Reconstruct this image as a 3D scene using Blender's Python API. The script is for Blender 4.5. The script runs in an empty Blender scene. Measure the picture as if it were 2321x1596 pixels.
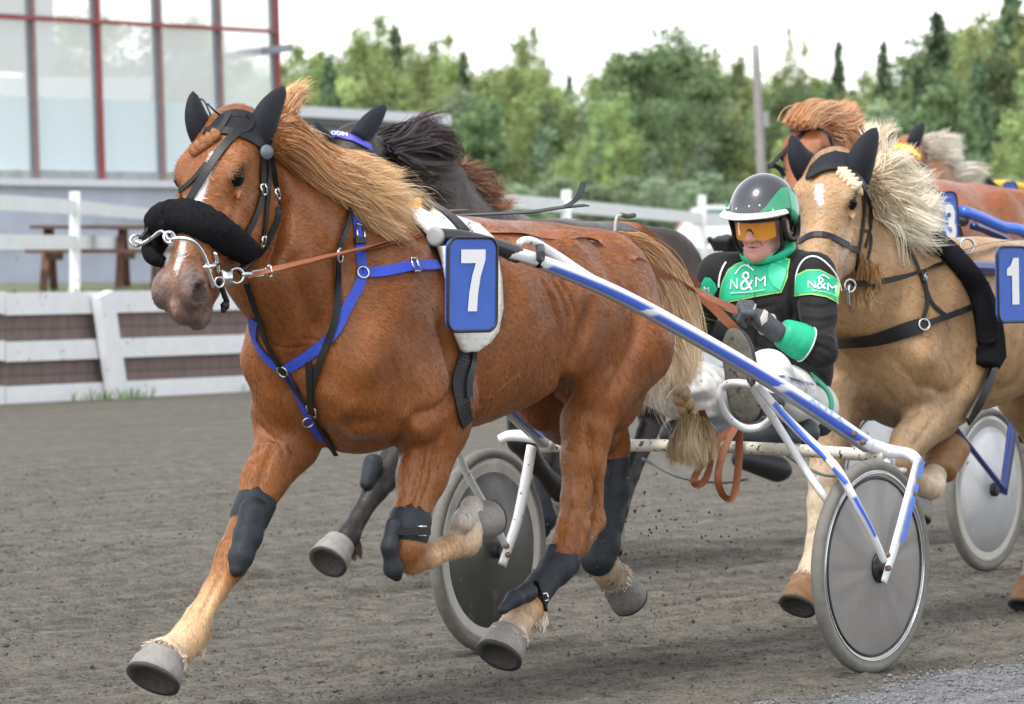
import bpy, math, random
import numpy as np
from mathutils import Vector
from mathutils.bvhtree import BVHTree
from mathutils.geometry import delaunay_2d_cdt

# ---------------------------------------------------------------- camera, sky, light, exposure
F = 10440.0; CX = 1160.5; YH = 547.0; CH = 1.39
scene = bpy.context.scene
col = scene.collection
cam_d = bpy.data.cameras.new('camera'); cam = bpy.data.objects.new('camera', cam_d); col.objects.link(cam)
cam.location = (0, 0, CH); cam.rotation_euler = (math.radians(90), 0, 0)
cam_d.sensor_width = 36; cam_d.lens = F / 2321 * 36
cam_d.shift_y = -(798 - YH) / 2321
cam_d.clip_start = 0.5; cam_d.clip_end = 3000
cam_d.dof.use_dof = True; cam_d.dof.focus_distance = 14.2; cam_d.dof.aperture_fstop = 8.0
scene.camera = cam
SUN_EL = math.radians(60); SUN_AZ = math.radians(212)
w = bpy.data.worlds.new('World'); scene.world = w; w.use_nodes = True
nt = w.node_tree
for n in list(nt.nodes): nt.nodes.remove(n)
sky = nt.nodes.new('ShaderNodeTexSky'); sky.sky_type = 'NISHITA'; sky.sun_disc = False
sky.sun_elevation = SUN_EL; sky.sun_rotation = SUN_AZ
sky.dust_density = 1.0; sky.air_density = 1.0; sky.ozone_density = 1.0; sky.altitude = 50
hs = nt.nodes.new('ShaderNodeHueSaturation'); hs.inputs['Saturation'].default_value = 0.22; hs.inputs['Value'].default_value = 1.8
bg = nt.nodes.new('ShaderNodeBackground'); bg.inputs['Strength'].default_value = 0.15
ou = nt.nodes.new('ShaderNodeOutputWorld')
nt.links.new(sky.outputs[0], hs.inputs['Color']); nt.links.new(hs.outputs[0], bg.inputs['Color']); nt.links.new(bg.outputs[0], ou.inputs[0])
sd = bpy.data.lights.new('sun', 'SUN'); sd.energy = 2.0; sd.angle = math.radians(13); sd.color = (1, .97, .93)
so = bpy.data.objects.new('sun', sd); col.objects.link(so)
so.rotation_euler = (math.radians(90) - SUN_EL, 0, math.radians(180) - SUN_AZ)
sdir = Vector((math.sin(SUN_AZ) * math.cos(SUN_EL), math.cos(SUN_AZ) * math.cos(SUN_EL), math.sin(SUN_EL)))
so.rotation_euler = sdir.to_track_quat('Z', 'Y').to_euler()
scene.view_settings.view_transform = 'Standard'; scene.view_settings.look = 'None'
scene.view_settings.exposure = 0.46; scene.view_settings.gamma = 1.0
scene.render.engine = 'CYCLES'
scene.cycles.max_bounces = 6; scene.cycles.transparent_max_bounces = 12
scene.cycles.use_denoising = True

# ---------------------------------------------------------------- helpers
rng = np.random.default_rng(11); random.seed(11)
A = lambda *v: np.array(v, float)
def nz(v):
    v = np.asarray(v, float); return v / (np.linalg.norm(v, axis=-1, keepdims=True) + 1e-12)
def Pd(px, py, d):
    return A((px - CX) / F * d, d, CH - (py - YH) / F * d)
def proj(v):
    v = np.asarray(v, float)
    return np.stack([CX + F * v[..., 0] / v[..., 1], YH + F * (CH - v[..., 2]) / v[..., 1]], -1)
HH = A(-.543, -.840, 0); LL = A(.840, -.543, 0); ZZ = A(0, 0, 1)

def origin(o):
    p = A(0, 0, 0)
    while o is not None:
        p = p + A(*o.location); o = o.parent
    return p
def mk(name, verts, faces, mat, parent=None, cols=None, smooth=True, kind=None, label=None, uvh=None):
    verts = np.asarray(verts, float)
    me = bpy.data.meshes.new(name)
    off = origin(parent)
    vv = verts - off
    if isinstance(faces, np.ndarray) and faces.ndim == 2:
        n, k = faces.shape
        me.vertices.add(len(vv)); me.vertices.foreach_set('co', vv.astype(np.float32).ravel())
        me.loops.add(n * k); me.loops.foreach_set('vertex_index', faces.astype(np.int32).ravel())
        me.polygons.add(n); me.polygons.foreach_set('loop_start', np.arange(0, n * k, k, dtype=np.int32))
        me.update(calc_edges=True); me.validate()
    else:
        me.from_pydata([tuple(v) for v in vv], [], [tuple(int(i) for i in f) for f in faces]); me.update()
    if smooth: me.polygons.foreach_set('use_smooth', np.ones(len(me.polygons), bool))
    if cols is not None:
        c = np.ones((len(vv), 4), np.float32); c[:, :3] = cols
        a = me.color_attributes.new('Col', 'FLOAT_COLOR', 'POINT'); a.data.foreach_set('color', c.ravel())
    if mat is not None: me.materials.append(mat)
    o = bpy.data.objects.new(name, me); col.objects.link(o)
    if parent is not None: o.parent = parent
    if kind: o['kind'] = kind
    if label: o['label'] = label
    return o
def thing(name, label, cat, loc, group=None):
    o = bpy.data.objects.new(name, None); col.objects.link(o); o.location = tuple(loc)
    o.empty_display_size = .2
    o['label'] = label; o['category'] = cat
    if group: o['group'] = group
    return o
def tag(o, label, cat, group=None, kind=None):
    o['label'] = label; o['category'] = cat
    if group: o['group'] = group
    if kind: o['kind'] = kind
    return o

class MB:
    def __init__(s): s.v = []; s.f = []; s.c = []; s.n = 0
    def add(s, v, f, c=None):
        v = np.asarray(v, float); s.v.append(v)
        s.f += [tuple(int(i) + s.n for i in q) for q in f]
        s.c.append(np.tile(A(*c) if c is not None else A(1, 1, 1), (len(v), 1)) if (c is None or np.ndim(c) == 1) else np.asarray(c))
        s.n += len(v)
    def build(s, name, mat, parent=None, smooth=True, cols=False, **k):
        return mk(name, np.concatenate(s.v), s.f, mat, parent, np.concatenate(s.c) if cols else None, smooth, **k)
def boxg(c, ex, ey, ez):
    c = np.asarray(c, float); v = [c + sx * ex + sy * ey + sz * ez for sx in (-1, 1) for sy in (-1, 1) for sz in (-1, 1)]
    return np.array(v), [(0, 1, 3, 2), (4, 6, 7, 5), (0, 4, 5, 1), (2, 3, 7, 6), (0, 2, 6, 4), (1, 5, 7, 3)]
def abox(x0, x1, y0, y1, z0, z1):
    return boxg(((x0 + x1) / 2, (y0 + y1) / 2, (z0 + z1) / 2), A((x1 - x0) / 2, 0, 0), A(0, (y1 - y0) / 2, 0), A(0, 0, (z1 - z0) / 2))
def beam(a, b, w_, h_, up=ZZ):
    a = np.asarray(a, float); b = np.asarray(b, float); d = b - a; L = np.linalg.norm(d); t = d / L
    s = nz(np.cross(t, up)); u = np.cross(s, t)
    return boxg((a + b) / 2, t * L / 2, s * w_ / 2, u * h_ / 2)
def smooth_path(pts, n=40):
    P = np.asarray(pts, float)
    if len(P) == 2: return P[0] + (P[1] - P[0]) * np.linspace(0, 1, n)[:, None]
    Q = np.vstack([2 * P[0] - P[1], P, 2 * P[-1] - P[-2]])
    seg = np.linalg.norm(np.diff(P, axis=0), axis=1); cum = np.r_[0, np.cumsum(seg)]
    out = []
    for u in np.linspace(0, cum[-1], n):
        i = min(np.searchsorted(cum, u, 'right') - 1, len(P) - 2); t = (u - cum[i]) / max(seg[i], 1e-9)
        p0, p1, p2, p3 = Q[i], Q[i + 1], Q[i + 2], Q[i + 3]
        out.append(.5 * ((2 * p1) + (-p0 + p2) * t + (2 * p0 - 5 * p1 + 4 * p2 - p3) * t * t + (-p0 + 3 * p1 - 3 * p2 + p3) * t ** 3))
    return np.array(out)
def tube(path, r, res=12, n=None, up=ZZ, colfn=None, cap=True, sq=1.0, closed=False):
    P = smooth_path(path, n) if n else np.asarray(path, float)
    m = len(P); r = np.interp(np.linspace(0, 1, m), np.linspace(0, 1, len(np.atleast_1d(r))), np.atleast_1d(r)) if np.ndim(r) else np.full(m, r)
    T = nz(np.gradient(P, axis=0)) if not closed else nz(np.roll(P, -1, 0) - np.roll(P, 1, 0))
    S = nz(np.cross(T, up)); U = np.cross(S, T)
    a = np.arange(res) / res * 2 * np.pi
    V = P[:, None] + r[:, None, None] * (np.cos(a)[None, :, None] * S[:, None] + sq * np.sin(a)[None, :, None] * U[:, None])
    f = []
    for i in range(m if closed else m - 1):
        for j in range(res):
            f.append((i * res + j, i * res + (j + 1) % res, ((i + 1) % m) * res + (j + 1) % res, ((i + 1) % m) * res + j))
    if cap and not closed:
        f.append(tuple(range(res))[::-1]); f.append(tuple((m - 1) * res + j for j in range(res)))
    V = V.reshape(-1, 3)
    c = None
    if colfn is not None:
        c = np.array([colfn(i / (m - 1), math.sin(a[j])) for i in range(m) for j in range(res)])
    return V, f, c
def ribbon(P, N, w_, th=.004, wend=None):
    P = np.asarray(P, float); T = nz(np.gradient(P, axis=0)); W = nz(np.cross(N, T)); m = len(P)
    ww = np.full(m, w_) if wend is None else np.linspace(w_, wend, m)
    V = np.stack([P - W * ww[:, None] / 2, P + W * ww[:, None] / 2, P + W * ww[:, None] / 2 + N * th, P - W * ww[:, None] / 2 + N * th], 1).reshape(-1, 3)
    f = []
    for i in range(m - 1):
        for j in range(4): f.append((i * 4 + j, i * 4 + (j + 1) % 4, (i + 1) * 4 + (j + 1) % 4, (i + 1) * 4 + j))
    f += [(3, 2, 1, 0), tuple((m - 1) * 4 + j for j in range(4))]
    return V, f
def lathe(c, ax, prof, res=32, a0=None):
    c = np.asarray(c, float); ax = nz(ax); s = nz(np.cross(ax, a0 if a0 is not None else (ZZ if abs(ax[2]) < .9 else A(1, 0, 0)))); u = np.cross(ax, s)
    a = np.arange(res) / res * 2 * np.pi; V = []
    for (x, r) in prof: V.append(c + ax * x + r * (np.cos(a)[:, None] * s + np.sin(a)[:, None] * u))
    V = np.concatenate(V); f = []
    for i in range(len(prof) - 1):
        for j in range(res): f.append((i * res + j, i * res + (j + 1) % res, (i + 1) * res + (j + 1) % res, (i + 1) * res + j))
    if prof[0][1] > 1e-5: f.append(tuple(range(res))[::-1])
    if prof[-1][1] > 1e-5: f.append(tuple((len(prof) - 1) * res + j for j in range(res)))
    return V, f
def ring(c, ax, R_, r, res=24, rr=8):
    ax = nz(ax); s = nz(np.cross(ax, ZZ if abs(ax[2]) < .9 else A(1, 0, 0))); u = np.cross(ax, s)
    a = np.arange(res) / res * 2 * np.pi; V = []; f = []
    for i in range(res):
        d = np.cos(a[i]) * s + np.sin(a[i]) * u
        for j in range(rr):
            b = j / rr * 2 * np.pi; V.append(np.asarray(c) + d * (R_ + r * np.cos(b)) + ax * r * np.sin(b))
            f.append((i * rr + j, ((i + 1) % res) * rr + j, ((i + 1) % res) * rr + (j + 1) % rr, i * rr + (j + 1) % rr))
    return np.array(V), f

# ---------------------------------------------------------------- materials
MATS = {}
def mat(name, c=(.5, .5, .5), rough=.6, var=.12, vs=30., bump=.0, bs=200., metal=0., attr=False, spec=.5, sheen=0., coat=0., alpha=1., speck=None, stretch=None, trans=0.):
    if name in MATS: return MATS[name]
    m = bpy.data.materials.new(name); m.use_nodes = True; nt = m.node_tree; L = nt.links
    b = nt.nodes['Principled BSDF']
    b.inputs['Roughness'].default_value = rough; b.inputs['Metallic'].default_value = metal
    b.inputs['Specular IOR Level'].default_value = spec
    if sheen: b.inputs['Sheen Weight'].default_value = sheen; b.inputs['Sheen Roughness'].default_value = .4
    if coat: b.inputs['Coat Weight'].default_value = coat; b.inputs['Coat Roughness'].default_value = .12
    if trans: b.inputs['Transmission Weight'].default_value = trans
    tc = nt.nodes.new('ShaderNodeTexCoord'); src = tc.outputs['Object']
    if stretch is not None:
        mp = nt.nodes.new('ShaderNodeMapping'); mp.inputs['Scale'].default_value = stretch; L.new(src, mp.inputs[0]); src = mp.outputs[0]
    if attr:
        at = nt.nodes.new('ShaderNodeAttribute'); at.attribute_name = 'Col'; base = at.outputs['Color']
    else:
        rg = nt.nodes.new('ShaderNodeRGB'); rg.outputs[0].default_value = (*c, 1); base = rg.outputs[0]
    if var > 0:
        n1 = nt.nodes.new('ShaderNodeTexNoise'); n1.inputs['Scale'].default_value = vs; n1.inputs['Detail'].default_value = 5; n1.inputs['Roughness'].default_value = .6
        L.new(src, n1.inputs['Vector'])
        mr = nt.nodes.new('ShaderNodeMapRange'); mr.inputs[1].default_value = .25; mr.inputs[2].default_value = .75
        mr.inputs[3].default_value = 1 - var; mr.inputs[4].default_value = 1 + var; L.new(n1.outputs[0], mr.inputs[0])
        h = nt.nodes.new('ShaderNodeHueSaturation'); L.new(base, h.inputs['Color']); L.new(mr.outputs[0], h.inputs['Value']); base = h.outputs[0]
    if speck is not None:   # (colour, scale, threshold)
        n3 = nt.nodes.new('ShaderNodeTexNoise'); n3.inputs['Scale'].default_value = speck[1]; n3.inputs['Detail'].default_value = 3; L.new(tc.outputs['Object'], n3.inputs['Vector'])
        m3 = nt.nodes.new('ShaderNodeMapRange'); m3.inputs[1].default_value = speck[2]; m3.inputs[2].default_value = speck[2] + .04; L.new(n3.outputs[0], m3.inputs[0])
        mx = nt.nodes.new('ShaderNodeMix'); mx.data_type = 'RGBA'; L.new(m3.outputs[0], mx.inputs[0]); L.new(base, mx.inputs[6]); mx.inputs[7].default_value = (*speck[0], 1); base = mx.outputs[2]
    L.new(base, b.inputs['Base Color'])
    if bump > 0:
        n2 = nt.nodes.new('ShaderNodeTexNoise'); n2.inputs['Scale'].default_value = bs; n2.inputs['Detail'].default_value = 4; L.new(src, n2.inputs['Vector'])
        bp = nt.nodes.new('ShaderNodeBump'); bp.inputs['Strength'].default_value = bump; bp.inputs['Distance'].default_value = .004
        L.new(n2.outputs[0], bp.inputs['Height']); L.new(bp.outputs[0], b.inputs['Normal'])
    MATS[name] = m; return m
M_coat = mat('horse_coat', attr=True, rough=.40, var=.26, vs=7, bump=.5, bs=170, spec=.42, sheen=.04, stretch=(1, 1, .6))
def _coat():
    nt = M_coat.node_tree; L = nt.links; b = nt.nodes['Principled BSDF']; tc = nt.nodes.new('ShaderNodeTexCoord')
    n1 = nt.nodes.new('ShaderNodeTexNoise'); n1.inputs['Scale'].default_value = 13; n1.inputs['Detail'].default_value = 6; n1.inputs['Distortion'].default_value = .6; L.new(tc.outputs['Object'], n1.inputs['Vector'])
    old = b.inputs['Normal'].links[0].from_node; bp = nt.nodes.new('ShaderNodeBump'); bp.inputs['Strength'].default_value = .55; bp.inputs['Distance'].default_value = .010
    L.new(n1.outputs[0], bp.inputs['Height']); L.new(old.outputs[0], bp.inputs['Normal']); L.new(bp.outputs[0], b.inputs['Normal'])
    n2 = nt.nodes.new('ShaderNodeTexNoise'); n2.inputs['Scale'].default_value = 4.5; n2.inputs['Detail'].default_value = 4; L.new(tc.outputs['Object'], n2.inputs['Vector'])
    mr = nt.nodes.new('ShaderNodeMapRange'); mr.inputs[1].default_value = .35; mr.inputs[2].default_value = .65; mr.inputs[3].default_value = .30; mr.inputs[4].default_value = .55; L.new(n2.outputs[0], mr.inputs[0]); L.new(mr.outputs[0], b.inputs['Roughness'])
_coat()
M_hair = mat('hair', attr=True, rough=.38, var=.1, vs=20, spec=.4)
M_hoof = mat('hoof_horn', (.23, .21, .19), rough=.55, var=.25, vs=40, bump=.3, bs=60)
M_shoe = mat('hoof_sole', (.05, .045, .04), rough=.8, var=.5, vs=60, bump=.8, bs=60)
M_leather = mat('black_leather', (.010, .010, .011), rough=.42, var=.2, vs=60, bump=.2, bs=300, spec=.35)
M_fleece = mat('black_fleece', (.012, .012, .014), rough=1, var=.4, vs=90, bump=1.0, bs=220, spec=.1)
M_lycra = mat('black_ear_fabric', (.014, .015, .021), rough=.75, var=.15, vs=60, bump=.2, bs=500, spec=.25, sheen=.06)
M_wool = mat('white_wool', (.72, .70, .66), rough=1, var=.12, vs=60, bump=1.0, bs=120, spec=.1)
M_blue = mat('blue_webbing', (.03, .075, .55), rough=.5, var=.15, vs=60, bump=.3, bs=700)
M_steel = mat('steel', (.6, .6, .6), rough=.22, var=.1, metal=1.)
M_eye = mat('eye_dark', (.004, .003, .002), rough=.12, var=0, spec=.22)
M_rein = mat('tan_rein', (.29, .10, .045), rough=.55, var=.18, vs=50, bump=.2, bs=300)
M_boot = mat('rubber_boot', (.022, .026, .032), rough=.55, var=.4, vs=30, bump=.3, bs=100, spec=.3)
M_paintw = mat('white_paint', (.75, .75, .76), rough=.3, var=.05, vs=20, coat=.3, speck=((.06, .05, .04), 55, .66))
M_shaft = mat('shaft_paint', attr=True, rough=.28, var=.04, coat=.4)
M_tyre = mat('tyre', (.17, .16, .14), rough=.85, var=.2, vs=30, bump=.3, bs=200)
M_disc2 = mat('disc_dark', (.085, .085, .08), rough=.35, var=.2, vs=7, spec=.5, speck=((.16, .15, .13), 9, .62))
M_rim = mat('rim', (.5, .48, .44), rough=.35, var=.1, metal=.5)
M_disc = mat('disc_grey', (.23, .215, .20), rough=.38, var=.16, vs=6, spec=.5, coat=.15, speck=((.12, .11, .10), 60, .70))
M_discw = mat('disc_white', (.55, .56, .57), rough=.35, var=.12, vs=10, speck=((.2, .19, .17), 25, .68))
M_black = mat('black_plastic', (.015, .015, .017), rough=.4, var=.1)
M_navy = mat('navy_paint', (.015, .03, .17), rough=.3, var=.1, coat=.3)
M_bluep = mat('blue_paint', (.04, .14, .6), rough=.3, var=.1, coat=.3)
M_plate = mat('plate_blue', (.05, .125, .48), rough=.6, var=.12, vs=14, speck=((.12, .16, .40), 70, .68))
M_digit = mat('digit_white', (.8, .8, .8), rough=.6, var=.03)

# ---------------------------------------------------------------- implicit surfaces
class Field:
    def __init__(s): s.p = []
    def cone(s, a, b, ra, rb, k=.03, c=None, q=1., n=(0, 1, 0), op='+'):
        s.p.append(('c', A(*a), A(*b), ra, rb, k, c, q, nz(A(*n)), op)); return s
    def ell(s, ce, r, k=.03, c=None, ax=None, op='+'):
        s.p.append(('e', A(*ce), A(*r), np.eye(3) if ax is None else np.array([nz(v) for v in ax]), None, k, c, None, None, op)); return s
    def chain(s, pts, k=.03, c=None, **kw):
        for i in range(len(pts) - 1):
            a, b = pts[i], pts[i + 1]
            cc = c[i] if isinstance(c, list) else c
            s.cone(a[:3], b[:3], a[3], b[3], k, cc, **kw)
    @staticmethod
    def dist(p, X):
        if p[0] == 'c':
            _, a, b, ra, rb, k, c, q, n, op = p
            if q != 1:
                X = X + n * (((X - a) @ n) * (1 / q - 1))[..., None]
                b = b + n * ((b - a) @ n) * (1 / q - 1)
            ab = b - a; t = np.clip(((X - a) @ ab) / (ab @ ab + 1e-12), 0, 1)
            d = X - a - t[..., None] * ab
            return np.sqrt((d * d).sum(-1)) - (ra + (rb - ra) * t)
        _, ce, r, ax, _, k, c, _, _, op = p
        Y = (X - ce) @ ax.T; k0 = np.sqrt(((Y / r) ** 2).sum(-1)); k1 = np.sqrt(((Y / r ** 2) ** 2).sum(-1)) + 1e-9
        return k0 * (k0 - 1) / k1
    def box(s, p):
        if p[0] == 'c':
            m = max(p[3], p[4]); return np.minimum(p[1], p[2]) - m, np.maximum(p[1], p[2]) + m
        m = np.abs(p[3]).T @ p[2]; return p[1] - m, p[1] + m
    def mesh(s, h=.008, grow=0., keep=None):
        lo = np.min([s.box(p)[0] for p in s.p if p[-1] == '+'], 0) - .04 - grow; hi = np.max([s.box(p)[1] for p in s.p if p[-1] == '+'], 0) + .04 + grow
        n = np.ceil((hi - lo) / h).astype(int) + 1
        D = np.full(n, .3, np.float32)
        for p in s.p:
            b0, b1 = s.box(p); mg = p[5] + 3 * h + grow
            i0 = np.clip(np.floor((b0 - mg - lo) / h).astype(int), 0, n); i1 = np.clip(np.ceil((b1 + mg - lo) / h).astype(int) + 1, 0, n)
            if (i1 <= i0).any(): continue
            g = [lo[a] + h * np.arange(i0[a], i1[a]) for a in range(3)]
            X = np.stack(np.meshgrid(*g, indexing='ij'), -1)
            d = s.dist(p, X); sl = tuple(slice(i0[a], i1[a]) for a in range(3)); o = D[sl]; k = p[5]
            if p[-1] == '+':
                e = np.maximum(k - np.abs(o - d), 0) / k; D[sl] = np.minimum(o, d) - e * e * k / 4
            else:
                d = -d; e = np.maximum(k - np.abs(o - d), 0) / k; D[sl] = np.maximum(o, d) + e * e * k / 4
        if grow: D = D - grow
        if keep is not None:
            g = [lo[a] + h * np.arange(n[a]) for a in range(3)]
            X = np.stack(np.meshgrid(*g, indexing='ij'), -1); D = np.maximum(D, keep(X))
        return surfnets(D, lo, h)
    def colors(s, V, base, soft=.018):
        W = np.zeros(len(V)); C = np.zeros((len(V), 3))
        for p in s.p:
            if p[-1] != '+': continue
            d = s.dist(p, V); wgt = np.exp(-np.clip(d + .02, -.03, 1) / soft)
            W += wgt; C += wgt[:, None] * A(*(p[6] if p[6] is not None else base))
        return C / (W[:, None] + 1e-12)
def surfnets(D, lo, h):
    S = D < 0
    c = np.zeros(np.array(D.shape) - 1, np.int8)
    cor = [(i, j, k) for i in (0, 1) for j in (0, 1) for k in (0, 1)]
    nx, ny, nz_ = D.shape
    for (i, j, k) in cor: c += S[i:nx - 1 + i, j:ny - 1 + j, k:nz_ - 1 + k]
    act = (c > 0) & (c < 8); idx = np.argwhere(act)
    vid = np.full(act.shape, -1, np.int32); vid[act] = np.arange(len(idx))
    sm = np.zeros((len(idx), 3)); ct = np.zeros(len(idx))
    for a in cor:
        for ax in range(3):
            if a[ax]: continue
            b = list(a); b[ax] = 1
            va = D[idx[:, 0] + a[0], idx[:, 1] + a[1], idx[:, 2] + a[2]]; vb = D[idx[:, 0] + b[0], idx[:, 1] + b[1], idx[:, 2] + b[2]]
            m = (va < 0) != (vb < 0); t = np.where(m, va / np.where(m, va - vb, 1), 0)
            p = np.tile(np.array(a, float), (len(idx), 1)); p[:, ax] += t
            sm += p * m[:, None]; ct += m
    V = (idx + sm / ct[:, None]) * h + lo
    Q = []
    for ax in range(3):
        u, v = [(1, 2), (2, 0), (0, 1)][ax]
        sl0 = [slice(None)] * 3; sl1 = [slice(None)] * 3; sl0[ax] = slice(0, -1); sl1[ax] = slice(1, None)
        a = S[tuple(sl0)]; b = S[tuple(sl1)]; e = np.argwhere(a != b)
        ok = (e[:, u] > 0) & (e[:, v] > 0) & (e[:, u] < D.shape[u] - 1) & (e[:, v] < D.shape[v] - 1); e = e[ok]
        fl = a[e[:, 0], e[:, 1], e[:, 2]]
        def g(du, dv):
            q = e.copy(); q[:, u] += du; q[:, v] += dv; return vid[q[:, 0], q[:, 1], q[:, 2]]
        q = np.stack([g(-1, -1), g(0, -1), g(0, 0), g(-1, 0)], 1)
        q[~fl] = q[~fl][:, ::-1]; Q.append(q)
    Q = np.concatenate(Q); Q = Q[(Q >= 0).all(1)]
    return V, Q
def relax(V, Q, it=2, lam=.5):
    for _ in range(it):
        s_ = np.zeros_like(V); n = np.zeros(len(V))
        for i in range(4):
            a = Q[:, i]; b = Q[:, (i + 1) % 4]
            np.add.at(s_, a, V[b]); np.add.at(n, a, 1); np.add.at(s_, b, V[a]); np.add.at(n, b, 1)
        V = V + lam * (s_ / np.maximum(n, 1)[:, None] - V)
    return V
def bvh_of(V, Q): return BVHTree.FromPolygons([Vector(v) for v in V], [tuple(int(i) for i in q) for q in Q])
def cast(bvh, px, py):
    o = Vector((0, 0, CH)); d = Vector(((px - CX) / F, 1, -(py - YH) / F)).normalized()
    h = bvh.ray_cast(o, d)
    return (None, None) if h[0] is None else (A(*h[0]), A(*h[1]))
def on_surface(bvh, pix, off=.004, n=None, fb=None):
    """points of a pixel path laid on the body; where the ray misses, interpolated between the neighbours"""
    P2 = smooth_path([(*p[:2], 0) for p in pix], n or max(8, int(sum(math.dist(pix[i][:2], pix[i + 1][:2]) for i in range(len(pix) - 1)) / 8)))
    pts = []; nr = []
    for p in P2:
        a, b = cast(bvh, p[0], p[1]); pts.append(a); nr.append(b)
    ok = [i for i, a in enumerate(pts) if a is not None]
    if not ok: return None, None
    dep = np.interp(range(len(pts)), ok, [pts[i][1] for i in ok])
    out = []; N = []
    for i, p in enumerate(P2):
        n_ = nr[i] if nr[i] is not None else nr[min(ok, key=lambda j: abs(j - i))]
        if n_[1] > 0: n_ = -n_
        q = pts[i] if pts[i] is not None else Pd(p[0], p[1], dep[i])
        out.append(q + n_ * off); N.append(n_)
    out = np.array(out); N = np.array(N)
    for _ in range(4):
        N[1:-1] = (N[:-2] + 2 * N[1:-1] + N[2:]) / 4; out[1:-1] = (out[:-2] + 2 * out[1:-1] + out[2:]) / 4
    for _ in range(14): N[1:-1] = (N[:-2] + N[1:-1] + N[2:]) / 3
    return out, nz(N)
def strap(name, bvh, pix, w_, m, parent, off=.003, th=.004):
    P, N = on_surface(bvh, pix, off)
    if P is None: return None
    v, f = ribbon(P, N, w_, th); return mk(name, v, f, m, parent, smooth=False)
def patch(name, bvh, poly, m, parent, off=.003, step=7, cols=None, th=0., label=None):
    poly = [(float(a), float(b)) for a, b in poly]
    xs = [p[0] for p in poly]; ys = [p[1] for p in poly]
    dense = []
    for i, p in enumerate(poly):
        q = poly[(i + 1) % len(poly)]; k = max(1, int(math.dist(p, q) / step))
        for j in range(k): dense.append((p[0] + (q[0] - p[0]) * j / k, p[1] + (q[1] - p[1]) * j / k))
    def inside(x, y):
        c = False; j = len(dense) - 1
        for i in range(len(dense)):
            if (dense[i][1] > y) != (dense[j][1] > y) and x < (dense[j][0] - dense[i][0]) * (y - dense[i][1]) / (dense[j][1] - dense[i][1]) + dense[i][0]: c = not c
            j = i
        return c
    inn = [(x, y) for x in np.arange(min(xs), max(xs), step) for y in np.arange(min(ys), max(ys), step) if inside(x, y) and min((x - a) ** 2 + (y - b) ** 2 for a, b in dense) > (step * .5) ** 2]
    V2 = [Vector(p) for p in dense + inn]
    r = delaunay_2d_cdt(V2, [], [list(range(len(dense)))], 1, 1e-4)
    V = []; last = None; miss = []
    for i, p in enumerate(r[0]):
        a, b = cast(bvh, p.x, p.y)
        if a is None: miss.append(i); V.append(None); continue
        if b[1] > 0: b = -b
        V.append(a + b * off)
    good = [i for i in range(len(V)) if V[i] is not None]
    if not good: return None
    G = np.array([[r[0][i].x, r[0][i].y] for i in good])
    for i in miss:
        j = good[int(np.argmin(((G - A(r[0][i].x, r[0][i].y)) ** 2).sum(1)))]; V[i] = Pd(r[0][i].x, r[0][i].y, V[j][1])
    V = np.array(V); fs = [tuple(f) for f in r[2]]
    # face the camera
    fs2 = []
    for f in fs:
        n_ = np.cross(V[f[1]] - V[f[0]], V[f[2]] - V[f[0]])
        fs2.append(f if n_[1] < 0 else f[::-1])
    return mk(name, V, fs2, m, parent, smooth=True, label=label)
def text_mesh(s, bold=0.0, shear=0.):
    cu = bpy.data.curves.new('t', 'FONT'); cu.body = s; cu.size = 1; cu.offset = bold; cu.shear = shear; cu.align_x = 'CENTER'; cu.align_y = 'CENTER'; cu.resolution_u = 4
    o = bpy.data.objects.new('t', cu); col.objects.link(o)
    dg = bpy.context.evaluated_depsgraph_get(); me = bpy.data.meshes.new_from_object(o.evaluated_get(dg))
    V = np.array([v.co[:] for v in me.vertices]); fc = [tuple(p.vertices) for p in me.polygons]
    bpy.data.objects.remove(o); bpy.data.curves.remove(cu); bpy.data.meshes.remove(me)
    if len(V):
        V[:, 0] -= (V[:, 0].min() + V[:, 0].max()) / 2; V[:, 1] -= (V[:, 1].min() + V[:, 1].max()) / 2
    return V, fc
def decal(name, bvh, s, cpx, cpy, wpx, hpx, m, parent, slope=0., off=.005, bold=0.):
    V, fc = text_mesh(s, bold); sx = wpx / np.ptp(V[:, 0]); sy = hpx / np.ptp(V[:, 1]); out = []; last = 15.
    for v in V:
        x = cpx + v[0] * sx; y = cpy - v[1] * sy + slope * v[0] * sx
        a, b = cast(bvh, x, y)
        if a is None: out.append(Pd(x, y, last))
        else:
            if b[1] > 0: b = -b
            out.append(a + b * off); last = a[1]
    return mk(name, out, fc, m, parent, smooth=False)

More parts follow.
